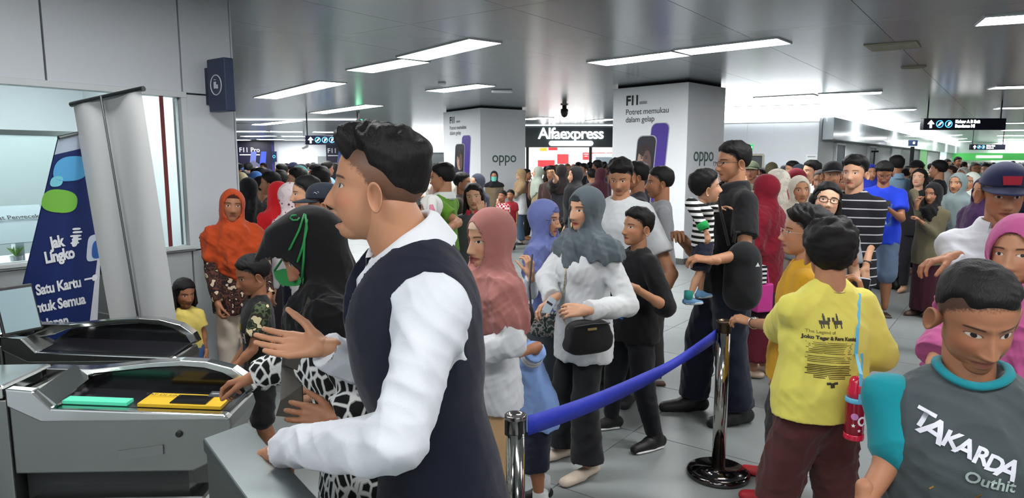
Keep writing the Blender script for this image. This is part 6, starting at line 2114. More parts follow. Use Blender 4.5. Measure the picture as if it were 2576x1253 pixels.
person('man with short hair between the beige and sage hijabs', 1326, 424, 14.6, -110, tone='tan', top=dict(mat=C((50, 46, 44))), bottom=dict(mat=BLACK), hair=dict(T=.014, sides=.008))
person('woman in sage green hijab and khaki jacket with brown backpack', 1353, 417, 13.2, 96, tone='light', top=dict(mat=C((142, 128, 96)), sleeve='long', hem=.42), bottom=dict(mat=C((40, 34, 34))), hijab=dict(mat=C((160, 170, 156)), hem=.68, back=.05), shoe=('shoe', (60, 50, 50), (0, 0, 0)))
bp_ = at(1338, 490, 13.55)
t = empty('backpack', (bp_.x, bp_.y, 1.12), math.radians(60), 'brown backpack on the back of the sage hijab woman', 'backpack')
F = Field((-.16, -.10, -.22), (.16, .10, .22), .014)
F.cone((0, 0, .08), (0, 0, -.09), .11, .12, 0, nrm=(0, 1, 0), flat=.62)
V, Q = F.extract()
link_mesh('body', raw_mesh('body', V, [Q]), C((104, 72, 58)), t)
G().tube([(-.04, .03, .18), (-.03, .03, .23), (.03, .03, .23), (.04, .03, .18)], .010, 6).build('handle', C((70, 50, 42)), t)
pb_ = atz(1332, 596, 0)
t = empty('paper_bag', (pb_.x, pb_.y, 0), .2, 'tall white paper bag standing on the floor by the sage hijab woman', 'bag')
G().slab([(-.14, -.07), (.14, -.07), (.14, .07), (-.14, .07)], 0, .36).build('body', M_white, t, bevel=.008)
G().tube([(-.06, -.07, .36), (-.05, -.07, .50), (.05, -.07, .50), (.06, -.07, .36)], .008, 6).build('handle', M_white, t)
G().box((0, -.072, .18), (.16, .004, .05)).build('print_band', plain('badge_grey', (150, 156, 160)), t)
person('child in red and white checked dress under the masked woman', 1264, 478, 12.6, 150, hs=.88, tone='tan', top=dict(mat=PLAID, sleeve='short', hem=.30, hemw=.13), bottom=dict(mat=PLAID, kind='skirt', end=.22), hair=dict(T=.014, sides=.012), shoe=('shoe', (40, 36, 36), (0, 0, 0)), arm_r=dict(w=(.02, .12, .86), curl=.5))
person('child in red top and blue trousers beside the checked dress', 1284, 476, 13.0, 160, hs=.88, tone='tan', top=dict(mat=C((150, 36, 44))), bottom=dict(mat=C((40, 48, 110))), hair=dict(T=.014, sides=.012), shoe=('shoe', (40, 36, 36), (0, 0, 0)))
person('dark haired person in brown jacket with orange strap before the shop', 1386, 416, 11.4, 160, tone='tan', top=dict(mat=C((60, 42, 38)), sleeve='long'), bottom=dict(mat=BLACK), hair=dict(T=.022, sides=.016, style='bob', length=.16))
person('woman in black cap-like hijab raising her arm before the shop', 1412, 411, 10.4, 20, tone='light', top=dict(mat=C((34, 34, 40)), sleeve='short'), bottom=dict(mat=BLACK), hijab=dict(mat=C((34, 26, 26)), hem=.72), arm_l=dict(elb=('px', 1400, 450, 10.0), w=('px', 1392, 437, 9.9), curl=.6))
person('woman in wide black hijab facing left before the shop', 1447, 417, 9.4, 105, tone='light', top=dict(mat=C((26, 26, 32)), sleeve='long'), bottom=dict(mat=BLACK, kind='skirt'), hijab=dict(mat=C((20, 20, 22)), hem=.60, wide=1.1, puff=1.06))
person('man in dark cap inside the lit shop entrance', 1455, 407, 19.5, 130, tone='mid', top=dict(mat=C((70, 70, 76))), bottom=dict(mat=BLACK), cap=dict(mat=C((30, 34, 40))), hair=dict(T=.004, sides=.005))
person('man with black hair in pale collar at the shop post', 1484, 407, 17.5, 10, tone='mid', top=dict(mat=C((150, 150, 152))), bottom=dict(mat=BLACK), hair=dict(T=.018, sides=.010))
person('woman in maroon hijab before the shop post', 1510, 420, 11.8, 40, tone='mid', top=dict(mat=C((60, 24, 34)), sleeve='long'), bottom=dict(mat=BLACK), hijab=dict(mat=C((66, 28, 40)), hem=.60))
person('person in grey shirt with red bag before the shop post', 1488, 424, 12.6, 30, tone='mid', top=dict(mat=C((120, 116, 118)), sleeve='short'), bottom=dict(mat=BLACK), hair=dict(T=.020, sides=.014))

# ---------------------------------------------------------------- the queue by the belt
PK = person('woman in dusty pink hijab and white blouse nearest the attendant', 1232, 516, 2.72, 110, girth=.92, tone='light', head=(14, -8, 0), top=dict(mat=C((196, 199, 201)), sleeve='long', hem=.46, loose=.02, slr=1.25, cuff=1.5, fold=.017, bust=.2, freq=54), bottom=dict(mat=C((196, 160, 118)), kind='skirt', end=.03, fold=.010, hemr=.13),
            hijab=dict(mat=C((156, 102, 96)), hem=.69, vdrop=.03, back=.04, fold=.007, under=C((196, 168, 146)), open_h=.092, freq=56), shoe=('flat', (210, 190, 170), (0, 0, 0)),
            arm_l=dict(elb=('px', 1290, 862, 2.50), w=('px', 1195, 890, 2.52), curl=.4), arm_r=dict(w=(.10, .20, .60), curl=.5))
KB = person('child in light blue shirt with white sleeve bands and navy shorts', 1292, 752, 3.15, 106, lean=15, hs=.86, tone='tan', girth=1.15, top=dict(mat=C((128, 160, 214)), sleeve='short', hem=.42, loose=.02, fold=.009, slr=1.25), bottom=dict(mat=C((30, 34, 52)), kind='shorts', end=1.25, off=.02), hair=dict(T=.012, sides=.008), shoe=('sneaker', (26, 26, 28), (228, 228, 228)),
            arm_l=dict(elb=('px', 1352, 872, 2.95), w=('px', 1296, 896, 2.85), curl=.5), foot_l=(-.09, .02), foot_r=(.05, -.04))
for k in range(2):
    sh, el = KB.J['shl'], KB.J['ell']
    c0 = sh.lerp(el, .22 + .2 * k); ax = (el - sh).normalized(); u = ax.cross(Vector((0, 1, .3))).normalized(); w_ = ax.cross(u)
    rr = .0245 * KB.S * 1.06 * 1.25 * 1.2 + .014
    G().tube([c0 - ax * .012, c0 + ax * .012], rr, 24).build('sleeve_band', WHITE, KB.root, smooth=True)
for n in 'rl':
    a_ = KB.J['ank' + n]
    G().tube([a_ + Vector((0, -.005, -.01)), a_ + Vector((0, -.005, .065))], .036 * KB.S / 1.1 + .006, 14).build('sock', WHITE, KB.root, smooth=True)
BH = person('woman in periwinkle blue hijab with glasses turned to the right', 1372, 496, 4.2, -112, tone='light', head=(-6, -6, 0), top=dict(mat=C((206, 212, 222)), sleeve='long', hem=.45), bottom=dict(mat=C((60, 66, 72)), kind='skirt'), hijab=dict(mat=C((96, 106, 156)), hem=.50, vdrop=.02, fold=.010, open_h=.088, under=C((84, 96, 150))), glasses=dict(c=(70, 50, 50), r=.0014), shoe=('shoe', (40, 40, 40), (0, 0, 0)),
            arm_r=dict(elb=('px', 1335, 735, 3.95), w=('px', 1335, 692, 3.85), f=(-.1, .1, 1), d=(.6, -.6, 0), curl=.6))
pc_ = at(1372, 818, 3.78)
t = empty('pouch', pc_, .2, 'dark green patterned pouch between the blue and grey hijab women', 'bag')
F = Field((-.10, -.06, -.09), (.10, .06, .09), .007)
F.cone((-.04, 0, 0), (.04, 0, 0), .07, .075, 0, nrm=(0, 1, 0), flat=.5)
V, Q = F.extract(); V = folds(V, Q, .006, 50, 4)
link_mesh('body', raw_mesh('body', V, [Q]), ramp_mat('print_pouch', 'camo', [(44, 60, 56), (150, 140, 140), (60, 80, 74), (96, 60, 60)], scale=30, stops=[0, .45, .55, .64]), t)
G().tube([(-.08, -.03, .055), (0, -.04, .075), (.08, -.03, .055)], .004, 6).build('zip', plain('zip_dark', (50, 50, 54)), t)
G().tube([(-.08, 0, .05), (-.09, .02, .22), (-.06, .08, .40)], .006, 6).build('strap', plain('zip_dark', (50, 50, 54)), t)
GH = person('woman in slate grey hijab and white shirt holding a card, black trousers', 1474, 463, 3.62, 122, tone='light', head=(4, -4, -2), lip=(170, 70, 66), top=dict(mat=C((198, 201, 203)), sleeve='long', hem=.40, loose=.022, slr=1.18, cuff=1.25, fold=.013, freq=56, bust=.25), bottom=dict(mat=C((30, 31, 34)), flare=1.75, fold=.006),
            hijab=dict(mat=C((84, 94, 100)), hem=.755, vdrop=.035, wide=.76, off=.006, armc=.12, fold=.011, under=C((40, 44, 48)), open_h=.092, freq=58), shoe=('flat', (206, 190, 172), (0, 0, 0)), foot_l=(-.08, .05), foot_r=(.09, .03),
            arm_r=dict(elb=('px', 1370, 700, 3.72), w=('px', 1392, 752, 3.46), f=(-.75, -.3, -.45), d=(.2, .3, 1), curl=.45), arm_l=dict(elb=('px', 1580, 770, 3.40), w=('px', 1474, 782, 3.20), f=(-1, .1, 0), d=(.0, -.8, .6), curl=.5, thumb=.3))
t = empty('travel_card', at(1382, 768, 3.36), math.radians(30), 'small pale card between the fingers of the grey hijab woman', 'card')
G().box((0, 0, 0), (.05, .003, .08), ry=.6).build('card_body', plain('paper', (196, 214, 222)), t)
G().box((0, -.0022, .01), (.04, .001, .012), ry=.6).build('card_stripe', plain('card_dark', (60, 64, 70)), t)
hb = at(1477, 846, 3.20)
t = empty('handbag', hb, math.radians(24), 'black shoulder bag with gold plate hanging on the white shirt', 'bag')
g = G(); prof = []
for i in range(28):
    a = 2 * PI * i / 28
    x = abs(math.cos(a)) ** .55 * math.copysign(1, math.cos(a)) * .128; z = abs(math.sin(a)) ** .55 * math.copysign(1, math.sin(a)) * .082
    prof.append(Vector((x * (1 - .12 * (z > 0)), 0, z)))
g.prism([p + Vector((0, -.045, 0)) for p in prof], 0, (0, .08, 0)); g.build('body', C((24, 24, 26)), t, bevel=.014, smooth=True)
G().box((.0, -.047, .046), (.05, .006, .012)).build('name_plate', plain('gold_plate', (186, 170, 120), rough=.3, metal=.8), t, bevel=.002)
G().tube([Vector((-.10, -.046, .066)), Vector((0, -.049, .072)), Vector((.10, -.046, .066))], .003, 6).build('zip', plain('zip_dark', (50, 50, 54), rough=.4), t)
WIh = t.matrix_world.copy() if False else (Matrix.Translation(hb) @ Matrix.Rotation(math.radians(24), 4, 'Z')).inverted()
shv = GH.shirt_vq
lk = []
for px, py in ((1438, 560), (1430, 610), (1426, 650), (1422, 690), (1418, 730), (1414, 765), (1416, 800)):
    lk.append(WIh @ (GH.W @ onto(GH, *shv, px, py, lift=.012)))
lk.append(Vector((-.115, -.02, .05)))
ch = G()
for a, b in zip(lk[:-1], lk[1:]):
    n = 5
    for k in range(n):
        ch.tube([a.lerp(b, k / n), a.lerp(b, (k + .75) / n)], .0036, 5)
ch.tube([lk[0], lk[0].lerp(lk[1], .5), lk[1], lk[2]], .008, 6)
ch.build('chain_strap', plain('gold_plate', (186, 170, 120)), t)
BB = person('boy in plain black T-shirt and black trousers with white-soled sneakers', 1603, 520, 4.05, 112, hs=.95, tone='mid', girth=1.12, head=(6, 4, 0), top=dict(mat=C((20, 20, 23)), sleeve='elbow', hem=.44, loose=.015, slr=1.15, fold=.009), bottom=dict(mat=C((24, 25, 30))), hair=dict(T=.020, sides=.010), shoe=('sneaker', (22, 22, 24), (226, 226, 226)), foot_l=(-.16, .0), foot_r=(.10, .06),
            arm_l=dict(elb=('px', 1674, 772, 3.78), w=('px', 1592, 722, 3.62), f=(-1, 0, .3), curl=.4), arm_r=dict(w=(.06, .20, .62), curl=.5))
print_on(BB, BB.root, [(G().box((0, 0, 0), (.05, .09, .001)).mesh('p'), plain('print_blue', (40, 110, 190)), 0, 0, 0), (G().box((0, 0, 0), (.036, .012, .001)).mesh('p'), plain('print_yellow', (196, 180, 60)), 0, -.034, 0), (G().box((0, 0, 0), (.10, .010, .001)).mesh('p'), plain('print_blue', (40, 110, 190)), 0, -.075, 0)], Vector((-.02, 0, .60 * BB.S)), (-1, 0, 0), (0, 0, 1), 'shirt_print')
WT = person('young man in white T-shirt looking down behind the grey hijab', 1562, 400, 4.7, 150, tone='mid', head=(8, -18, 0), girth=1.25, wide=1.06, top=dict(mat=C((200, 204, 206)), sleeve='short', fold=.011, slr=1.15, loose=.015), bottom=dict(mat=BLACK), hair=dict(T=.026, sides=.008, quiff=.012, fringe=.006, fade=.02, taper=.02, rough=1.4), shoe=('shoe', (40, 40, 44), (0, 0, 0)),
       arm_l=dict(elb=('px', 1690, 690, 4.5), w=('px', 1640, 790, 4.3), curl=.5))
person('man in grey collared shirt in profile beside the larger column', 1660, 415, 5.1, 84, tone='tan', head=(4, -2, 0), girth=1.1, top=dict(mat=C((128, 130, 134)), sleeve='short'), bottom=dict(mat=C((60, 56, 56))), hair=dict(T=.012, sides=.006), shoe=('sandal', (70, 44, 36), 0))
person('dark haired man half hidden behind the white T-shirt', 1600, 404, 5.7, 90, tone='tan', top=dict(mat=C((40, 40, 48))), bottom=dict(mat=BLACK), hair=dict(T=.018, sides=.01))
TM = person('tall man with glasses and black polo carrying a striped baby', 1845, 352, 4.35, 98, tone='mid', girth=1.22, head=(2, -4, 0), hs=1.06, top=dict(mat=C((22, 22, 25)), sleeve='short', slr=1.15, fold=.009, loose=.012), bottom=dict(mat=C((28, 32, 48)), flare=1.5, fold=.008, off=.02), hair=dict(T=.018, sides=.009), glasses=dict(c=(60, 44, 38), h=.014), shoe=('shoe', (24, 24, 27), (0, 0, 0)), foot_l=(-.07, -.02), foot_r=(.07, .09),
            arm_r=dict(elb=('px', 1752, 640, 4.55), w=('px', 1702, 590, 4.25), f=(-.2, -1, .2), curl=.6), arm_l=dict(elb=('px', 1872, 640, 4.05), w=('px', 1790, 655, 3.92), f=(-1, .2, .1), curl=.6))
collar(TM, C((22, 22, 25)), h=.032)
BY = person('baby with black hair in black and white striped top on the tall man shoulder', 1778, 424, 4.08, -80, hs=.86, S=.70, z0='fit', tone='light', head=(-10, 6, 8), top=dict(mat=STRIPE_BW, sleeve='long', hem=.47, fold=.003, slr=1.4), bottom=dict(mat=C((30, 34, 50)), kind='shorts', end=.95, off=.02), hair=dict(T=.020, sides=.014, nape=.02), shoe=('sneaker', (110, 160, 206), (200, 206, 210)), foot_r=(.14, -.16), foot_l=(-.10, .06),
            arm_r=dict(elb=('px', 1738, 512, 3.94), w=('px', 1776, 583, 3.86), f=(.3, 0, -1), curl=.5), arm_l=dict(w=(-.1, .2, .8)))
w0, e0 = BY.J['wrr'], BY.J['elr']; ax = (w0 - e0).normalized()
G().tube([w0 - ax * .055, w0 - ax * .012], [.036, .030], 14).build('green_cuff', C((30, 150, 74)), BY.root, smooth=True)
a_ = BY.J['ankr']; G().tube([a_ + Vector((0, -.004, .0)), a_ + Vector((0, -.004, .05))], .026, 14).build('sock', C((60, 160, 150)), BY.root, smooth=True)
bk = at(1868, 690, 4.02)
t = empty('backpack', bk, math.radians(14), 'black backpack with small white emblem hanging beside the tall man', 'backpack')
F = Field((-.17, -.11, -.24), (.17, .11, .24), .008)
F.cone((0, 0, .08), (0, 0, -.10), .12, .13, 0, nrm=(0, 1, 0), flat=.62); F.cone((0, -.05, -.04), (0, -.05, -.12), .085, .09, .02, nrm=(0, 1, 0), flat=.4)
V, Q = F.extract(); V = folds(smooth_mesh(V, Q, 1), Q, .006, 22, 5)
link_mesh('body', raw_mesh('body', V, [Q]), C((26, 27, 30)), t)
G().tube([(-.05, .03, .19), (-.04, .03, .25), (.04, .03, .25), (.05, .03, .19)], .010, 8).build('handle', C((26, 27, 30)), t)
G().add([Vector((.02, -.098, .06)), Vector((.05, -.096, .06)), Vector((.035, -.098, .085))], [(0, 1, 2)]).build('emblem', M_txt_w, t)
G().tube([(-.07, .05, .17), (-.10, .10, .36), (-.10, .14, .46)], .014, 8, flat=.4).build('strap', C((34, 35, 38)), t)

MH = person('woman in long maroon hijab seen from behind beside the tall man', 1925, 434, 5.25, 48, tone='mid', girth=1.1, top=dict(mat=C((50, 34, 40)), sleeve='long', hem=.3, hemw=.13), bottom=dict(mat=C((96, 28, 42)), kind='skirt', end=.09, fold=.012, hemr=.17), hijab=dict(mat=C((122, 22, 40)), hem=.44, vdrop=.02, back=.03, fold=.009, armc=.8, off=.016), shoe=('flat', (216, 190, 168), (0, 0, 0)))
bg = at(1918, 745, 5.05)
t = empty('shopping_bag', bg, .3, 'small pink and striped bag held against the maroon hijab', 'bag')
G().slab([(-.07, -.04), (.07, -.04), (.07, .04), (-.07, .04)], -.12, .10).build('body', plain('bag_pink', (206, 60, 150), rough=.5), t, bevel=.012)
G().slab([(-.05, -.045), (.0, -.045), (.0, .04), (-.05, .04)], .10, .24).build('striped_cloth', STRIPE_BW, t, bevel=.008)
G().tube([(-.05, 0, .1), (-.03, 0, .2), (.03, 0, .2), (.05, 0, .1)], .006, 6).build('handle', plain('bag_pink', (206, 60, 150)), t)
person('woman in cream patterned hijab behind the maroon hijab', 1954, 421, 6.0, 78, tone='light', top=dict(mat=C((60, 56, 60)), sleeve='long'), bottom=dict(mat=BLACK), hijab=dict(mat=FLORAL2, hem=.66))
person('young woman in plain cream hijab facing the camera', 2013, 438, 5.65, 172, tone='mid', head=(4, 0, 2), top=dict(mat=C((176, 170, 160)), sleeve='long'), bottom=dict(mat=BLACK), hijab=dict(mat=C((198, 190, 176)), hem=.68, fold=.010))
GG = person('young woman with black-framed glasses and long black hair looking up', 2082, 456, 4.35, 158, tone='fair', head=(6, 8, -8), wide=1.05, lip=(190, 100, 92), top=dict(mat=C((128, 130, 134)), sleeve='short'), bottom=dict(mat=BLACK), hair=dict(T=.014, sides=.012, style='long', length=.32), glasses=dict(c=(16, 16, 18), r=.0026, h=.0165, w=.0245))
ST = person('tall young man in black T-shirt with thin white stripes', 2152, 390, 4.95, 128, tone='light', head=(6, 0, 0), top=dict(mat=STRIPE_TEE, sleeve='elbow', hem=.45, loose=.015, slr=1.2), bottom=dict(mat=C((44, 46, 52))), hair=dict(T=.026, sides=.007, fringe=.002, fade=.03, taper=.02), shoe=('sneaker', (230, 230, 230), (230, 230, 230)),
            arm_l=dict(elb=('px', 2190, 600, 4.85), w=('px', 2178, 672, 4.75), f=(-.05, -.1, -1), curl=.5))
wa = ST.J['wrl']; fa = (wa - ST.J['ell']).normalized(); u = fa.cross(Vector((1, 0, 0))).normalized(); w_ = fa.cross(u)
g = G(); g.tube([wa - fa * .03 + (u * math.cos(a) + w_ * math.sin(a)) * .031 for a in [2 * PI * i / 18 for i in range(18)]], .008, 6, closed=True); g.build('wristwatch', M_black, ST.root, smooth=True)

# ---------------------------------------------------------------- yellow shirts by the post
YL = person('person in pale yellow T-shirt seen from behind with hand on the queue post', 2092, 548, 2.66, 14, tone='mid', head=(-28, -4, 0), girth=1.22, hairt=.026, neckr=1.15, sw=1.12,
            top=dict(mat=C((216, 207, 98), bump=.3), sleeve='elbow', hem=.475, loose=.025, off=.014, slr=1.2, fold=.013, freq=48), bottom=dict(mat=C((74, 40, 38)), kind='shorts', end=1.28, off=.016, fold=.009), hair=dict(T=.034, sides=.022, nape=.03, rough=1.4), shoe=('sandal', (40, 34, 32), 0), foot_l=(-.15, .02), foot_r=(.06, -.05),
            arm_l=dict(elb=('px', 1965, 822, 2.86), w=('px', 1893, 812, 3.26), f=(-.6, .5, .12), d=(-.1, -.3, 1), curls=(.5, .6, .65, .7), thumb=.3), arm_r=dict(elb=('px', 2206, 888, 2.66), w=('px', 2172, 752, 2.86), f=(-.2, .25, 1), d=(.9, -.5, 0), curl=.7, thumb=.4))
pr = []
brn = plain('print_brown', (112, 96, 44)); bdk = plain('print_dark', (58, 54, 34))
pr.append((text_geo('The Legend of', .022), brn, -.05, .012, -.04)); pr.append((text_geo('Joko Tegar & Rara Kuning', .024, bold=.0012), bdk, .0, -.018, -.04))
for k in range(21):
    if k in (7, 12): continue
    L = .22 - (.02 if k % 3 else 0) - (.05 if k > 18 else 0)
    pr.append((G().box((0, 0, 0), (L, .0028 if k < 12 else .0042, .001)).mesh('p'), brn, -.005, -.042 - .0088 * k, -.04))
for dx in (-.032, .034):
    for bx_, by_, w_, h_ in ((0, 0, .045, .018), (-.016, -.018, .006, .022), (.016, -.018, .006, .022), (.022 if dx < 0 else -.022, .014, .012, .020), (0, .020, .010, .024), (0, .036, .006, .012), (-.006, -.016, .005, .018)):
        pr.append((G().box((0, 0, 0), (w_, h_, .001)).mesh('p'), bdk, dx + bx_, .058 + by_, 0))
for q in ((0, 0), (.018, .004), (-.018, .003), (0, -.012)):
    pr.append((G().box((0, 0, 0), (.022, .012, .001)).mesh('p'), bdk, .0 + q[0], -.245 + q[1], .1))
for q in pr:
    q[0].transform(Matrix.Diagonal((.74, .78, 1, 1)))
pr = [(m_, c_, dx * .74, dy * .78, ro) for m_, c_, dx, dy, ro in pr]
print_on(YL, YL.root, pr, Vector((-.065, -.10, .725 * YL.S)), (1, 0, 0), (0, 0, 1), 'shirt_print')
wa = YL.J['wrl']; fa = (wa - YL.J['ell']).normalized(); u = fa.cross(Vector((0, 0, 1))).normalized(); w_ = fa.cross(u)
g = G(); g.tube([wa - fa * .022 + (u * math.cos(a) + w_ * math.sin(a)) * .0275 for a in [2 * PI * i / 18 for i in range(18)]], .007, 6, closed=True, flat=.5)
wt = g.build('wristwatch', plain('watch_steel', (196, 198, 200), rough=.25, metal=1), YL.root, smooth=True)
dc = -w_ if w_.z < 0 else w_
cpos = wa - fa * .022 + (Vector((0, 0, 1)) * .026 + YL.WI.to_3x3() @ Vector((0, -.012, 0)))
G().lathe([(.016, -.004), (.017, .002), (.014, .005)], 18, cpos).build('watch_case', plain('watch_steel', (196, 198, 200)), wt, smooth=True)
nb = YL.J['neck']
G().tube([nb + Vector((.058 * math.cos(a), -.004 + .058 * math.sin(a), .012 + .012 * math.sin(a))) for a in [PI + PI * i / 16 for i in range(17)]], .0022, 6).build('necklace', plain('gold_plate', (186, 170, 120)), YL.root, smooth=True)
ph = at(2152, 716, 2.98)
t = empty('camera_phone', ph, math.radians(10), 'pale phone held up to the face of the yellow shirt person', 'phone')
G().box((0, 0, 0), (.14, .009, .07), ry=.15).build('body', plain('phone_pale', (190, 206, 226), rough=.3), t, bevel=.003)
G().box((0, -.006, 0), (.13, .002, .062), ry=.15).build('screen', M_black, t)
# water bottle on its strap
bt = at(2151, 1035, 2.44)
t = empty('water_bottle', (bt.x, bt.y, bt.z - .105), math.radians(-8), 'red water bottle with blue strap hanging at the yellow shirt', 'bottle')
M_red = plain('bottle_red', (196, 30, 62), rough=.2, coat=.4)
M_redt = plain('bottle_clear', (150, 24, 44), rough=.12, trans=.25)
M_strap = plain('strap_blue', (96, 182, 214), rough=.5)
G().lathe([(.030, 0), (.034, .004), (.0345, .145), (.032, .150)], 24).build('body', M_redt, t, smooth=True)
G().lathe([(.0352, 0), (.0362, .004), (.0362, .018), (.0352, .022)], 24).build('base_ring', M_red, t, smooth=True)
G().lathe([(.0355, .143), (.037, .147), (.037, .158), (.0355, .162)], 24).build('collar_ring', M_strap, t, smooth=True)
G().lathe([(.033, .160), (.033, .185), (.028, .205), (.026, .225), (.018, .238), (.004, .243)], 24).build('lid', M_red, t, smooth=True)
G().box((0, -.034, .20), (.016, .016, .03)).build('lid_button', M_red, t, bevel=.004)
def decal(ang, z, pts, m, nm):
    V_ = [Vector(((.0352) * math.sin(ang + x / .035), -(.0352) * math.cos(ang + x / .035), z + y)) for x, y in pts]
    n = len(V_); c_ = sum(V_, Vector()) / n; c_ = Vector((c_.x, c_.y, 0)).normalized() * .0358 + Vector((0, 0, c_.z))
    G().add(V_ + [c_], [(i, (i + 1) % n, n) for i in range(n)]).build(nm, m, t)
circ = lambda r_, k=16: [(r_ * math.cos(2 * PI * i / k), r_ * math.sin(2 * PI * i / k)) for i in range(k)]
star = lambda r_: [((r_ if i % 2 == 0 else r_ * .5) * math.sin(PI * i / 5), (r_ if i % 2 == 0 else r_ * .5) * math.cos(PI * i / 5)) for i in range(10)]
decal(-.35, .095, circ(.013), plain('decal_lilac', (196, 132, 190)), 'decal')
decal(-.42, .060, star(.008), M_txt_w, 'decal'); decal(.18, .042, star(.007), M_txt_w, 'decal')
rng_ = G()
rng_.add([Vector((.0354 * math.sin(.45 + r_ * math.cos(a) / .035), -.0354 * math.cos(.45 + r_ * math.cos(a) / .035), .078 + r_ * math.sin(a) * 1.1)) for r_ in (.017, .010) for a in [2 * PI * i / 20 for i in range(20)]], [(i, (i + 1) % 20, 20 + (i + 1) % 20, 20 + i) for i in range(20)])
rng_.build('decal', M_txt_w, t)
decal(.82, .095, [(-.004, -.03), (.004, -.03), (.004, .03), (-.004, .03)], M_txt_w, 'decal')
loc = t.location
strp = [Vector((0, -.0375, .150)), Vector((0, -.040, .19)), Vector((.0, -.036, .235))]
strip(strp, .010, .003, M_strap, 'carry_strap', t)
svq = YL.shirt_vq
WIb = (Matrix.Translation(loc) @ Matrix.Rotation(math.radians(-8), 4, 'Z')).inverted()
pp = [WIb @ (YL.W @ onto(YL, *svq, px, py, lift=.008)) for px, py in ((2162, 738), (2161, 765), (2160, 795), (2158, 825), (2156, 855), (2154, 890))] + [Vector((.0, -.034, .26)), Vector((0, -.036, .235))]
strip(pp, .013, .003, M_strap, 'shoulder_strap', t)
pp = [WIb @ (YL.W @ onto(YL, *svq, px, py, lift=.006)) for px, py in ((2168, 890), (2168, 915), (2166, 935))] + [Vector((.022, -.02, .20))]
strip(pp, .011, .003, M_strap, 'shoulder_strap', t)
MU = person('person in mustard shirt and dark trousers partly behind the pale yellow shirt', 2025, 514, 3.32, 68, tone='mid', head=(8, 4, 0), girth=1.12, hairt=.026, top=dict(mat=C((206, 156, 40)), sleeve='short', hem=.42, fold=.010), bottom=dict(mat=C((60, 58, 58)), fold=.008), hair=dict(T=.032, sides=.020, nape=.02, rough=1.5), shoe=('flat', (176, 30, 40), (0, 0, 0)), foot_l=(-.10, .05), foot_r=(.08, .06), glasses=dict(c=(180, 170, 160), r=.0012))

# ---------------------------------------------------------------- right of the post
BT = person('man in bright blue printed T-shirt and denim shorts reading his phone', 2226, 408, 7.4, 152, tone='tan', head=(4, -26, 0), girth=1.1, top=dict(mat=C((32, 62, 200)), sleeve='short', slr=1.3, loose=.02), bottom=dict(mat=C((88, 104, 128)), kind='shorts', end=1.05, off=.025), hair=dict(T=.024, sides=.010), glasses=dict(r=.002), shoe=('sandal', (60, 44, 34), 0), foot_r=(.08, .06),
            arm_l=dict(w=(-.04, .20, .70), curl=.6), arm_r=dict(w=(.05, .20, .70), curl=.6))
print_on(BT, BT.root, [(G().box((0, 0, 0), (.20, .24, .001)).mesh('p'), plain('print_lightblue', (86, 130, 206)), 0, 0, 0), (G().add([Vector((-.06, -.08, .001)), Vector((.06, -.08, .001)), Vector((0, .08, .001))], [(0, 1, 2)]).mesh('p'), plain('print_paleblue', (150, 190, 220)), 0, -.02, 0)], Vector((0, 0, .66 * BT.S)), (-1, 0, 0), (0, 0, 1), 'shirt_print')
ph = BT.W @ (Vector((0, .27, .745)) * BT.S)
t = empty('mobile_phone', ph, math.radians(152), 'black mobile phone held by the man in the blue T-shirt', 'phone')
G().box((0, 0, 0), (.15, .010, .075), rx=.9).build('body', M_black, t, bevel=.003); G().box((0, -.007, 0), (.13, .002, .066), rx=.9).build('screen', plain('tablet_screen', (120, 140, 146)), t)
LB = person('man in light blue shirt and black trousers seen from behind', 2255, 390, 8.9, 8, tone='tan', top=dict(mat=C((120, 150, 172)), sleeve='long', hem=.46), bottom=dict(mat=C((24, 25, 28))), hair=dict(T=.020, sides=.012), shoe=('shoe', (24, 24, 26), (0, 0, 0)))
collar(LB, C((120, 150, 172)))
person('woman in black hijab and olive jacket with long maroon skirt, hand at her chin', 2350, 456, 7.3, 118, tone='mid', head=(0, -6, 0), top=dict(mat=C((104, 98, 76)), sleeve='long', hem=.40, loose=.02), bottom=dict(mat=C((62, 26, 38)), kind='skirt', end=.05, fold=.010), hijab=dict(mat=C((24, 24, 26)), hem=.50, vdrop=.06, fold=.012, wide=.74), shoe=('shoe', (84, 60, 50), (0, 0, 0)),
       arm_r=dict(w=(.02, .16, .84), f=(-.2, -.3, .9), curl=.6), arm_l=dict(w=(-.02, .14, .72), curl=.4))
CM = person('older man in navy cap with red patch and open pale grey shirt', 2534, 395, 2.85, 146, tone='tan', head=(10, -12, 0), girth=1.1, hairt=.035, top=dict(mat=C((184, 186, 192)), sleeve='long', slr=1.15, fold=.011, loose=.015), bottom=dict(mat=C((60, 58, 60))), hair=dict(c=(60, 58, 58), T=.004, sides=.006), cap=dict(mat=C((36, 40, 72)), brimlen=.08), shoe=('shoe', (40, 36, 34), (0, 0, 0)),
       arm_r=dict(elb=('px', 2440, 720, 2.75), w=('px', 2392, 648, 2.78), f=(-1, .1, -.25), curl=.5))
collar(CM, C((184, 186, 192)), open_=.5, flare=.02)
V_ = [CM.M @ Vector((x, y, z)) for x, y, z in ((-.03, .110, .060), (.03, .110, .060), (.034, .100, .095), (-.034, .100, .095))]
G().add(V_, [(0, 1, 2, 3)]).build('cap_patch', C((150, 36, 52)), CM.root)
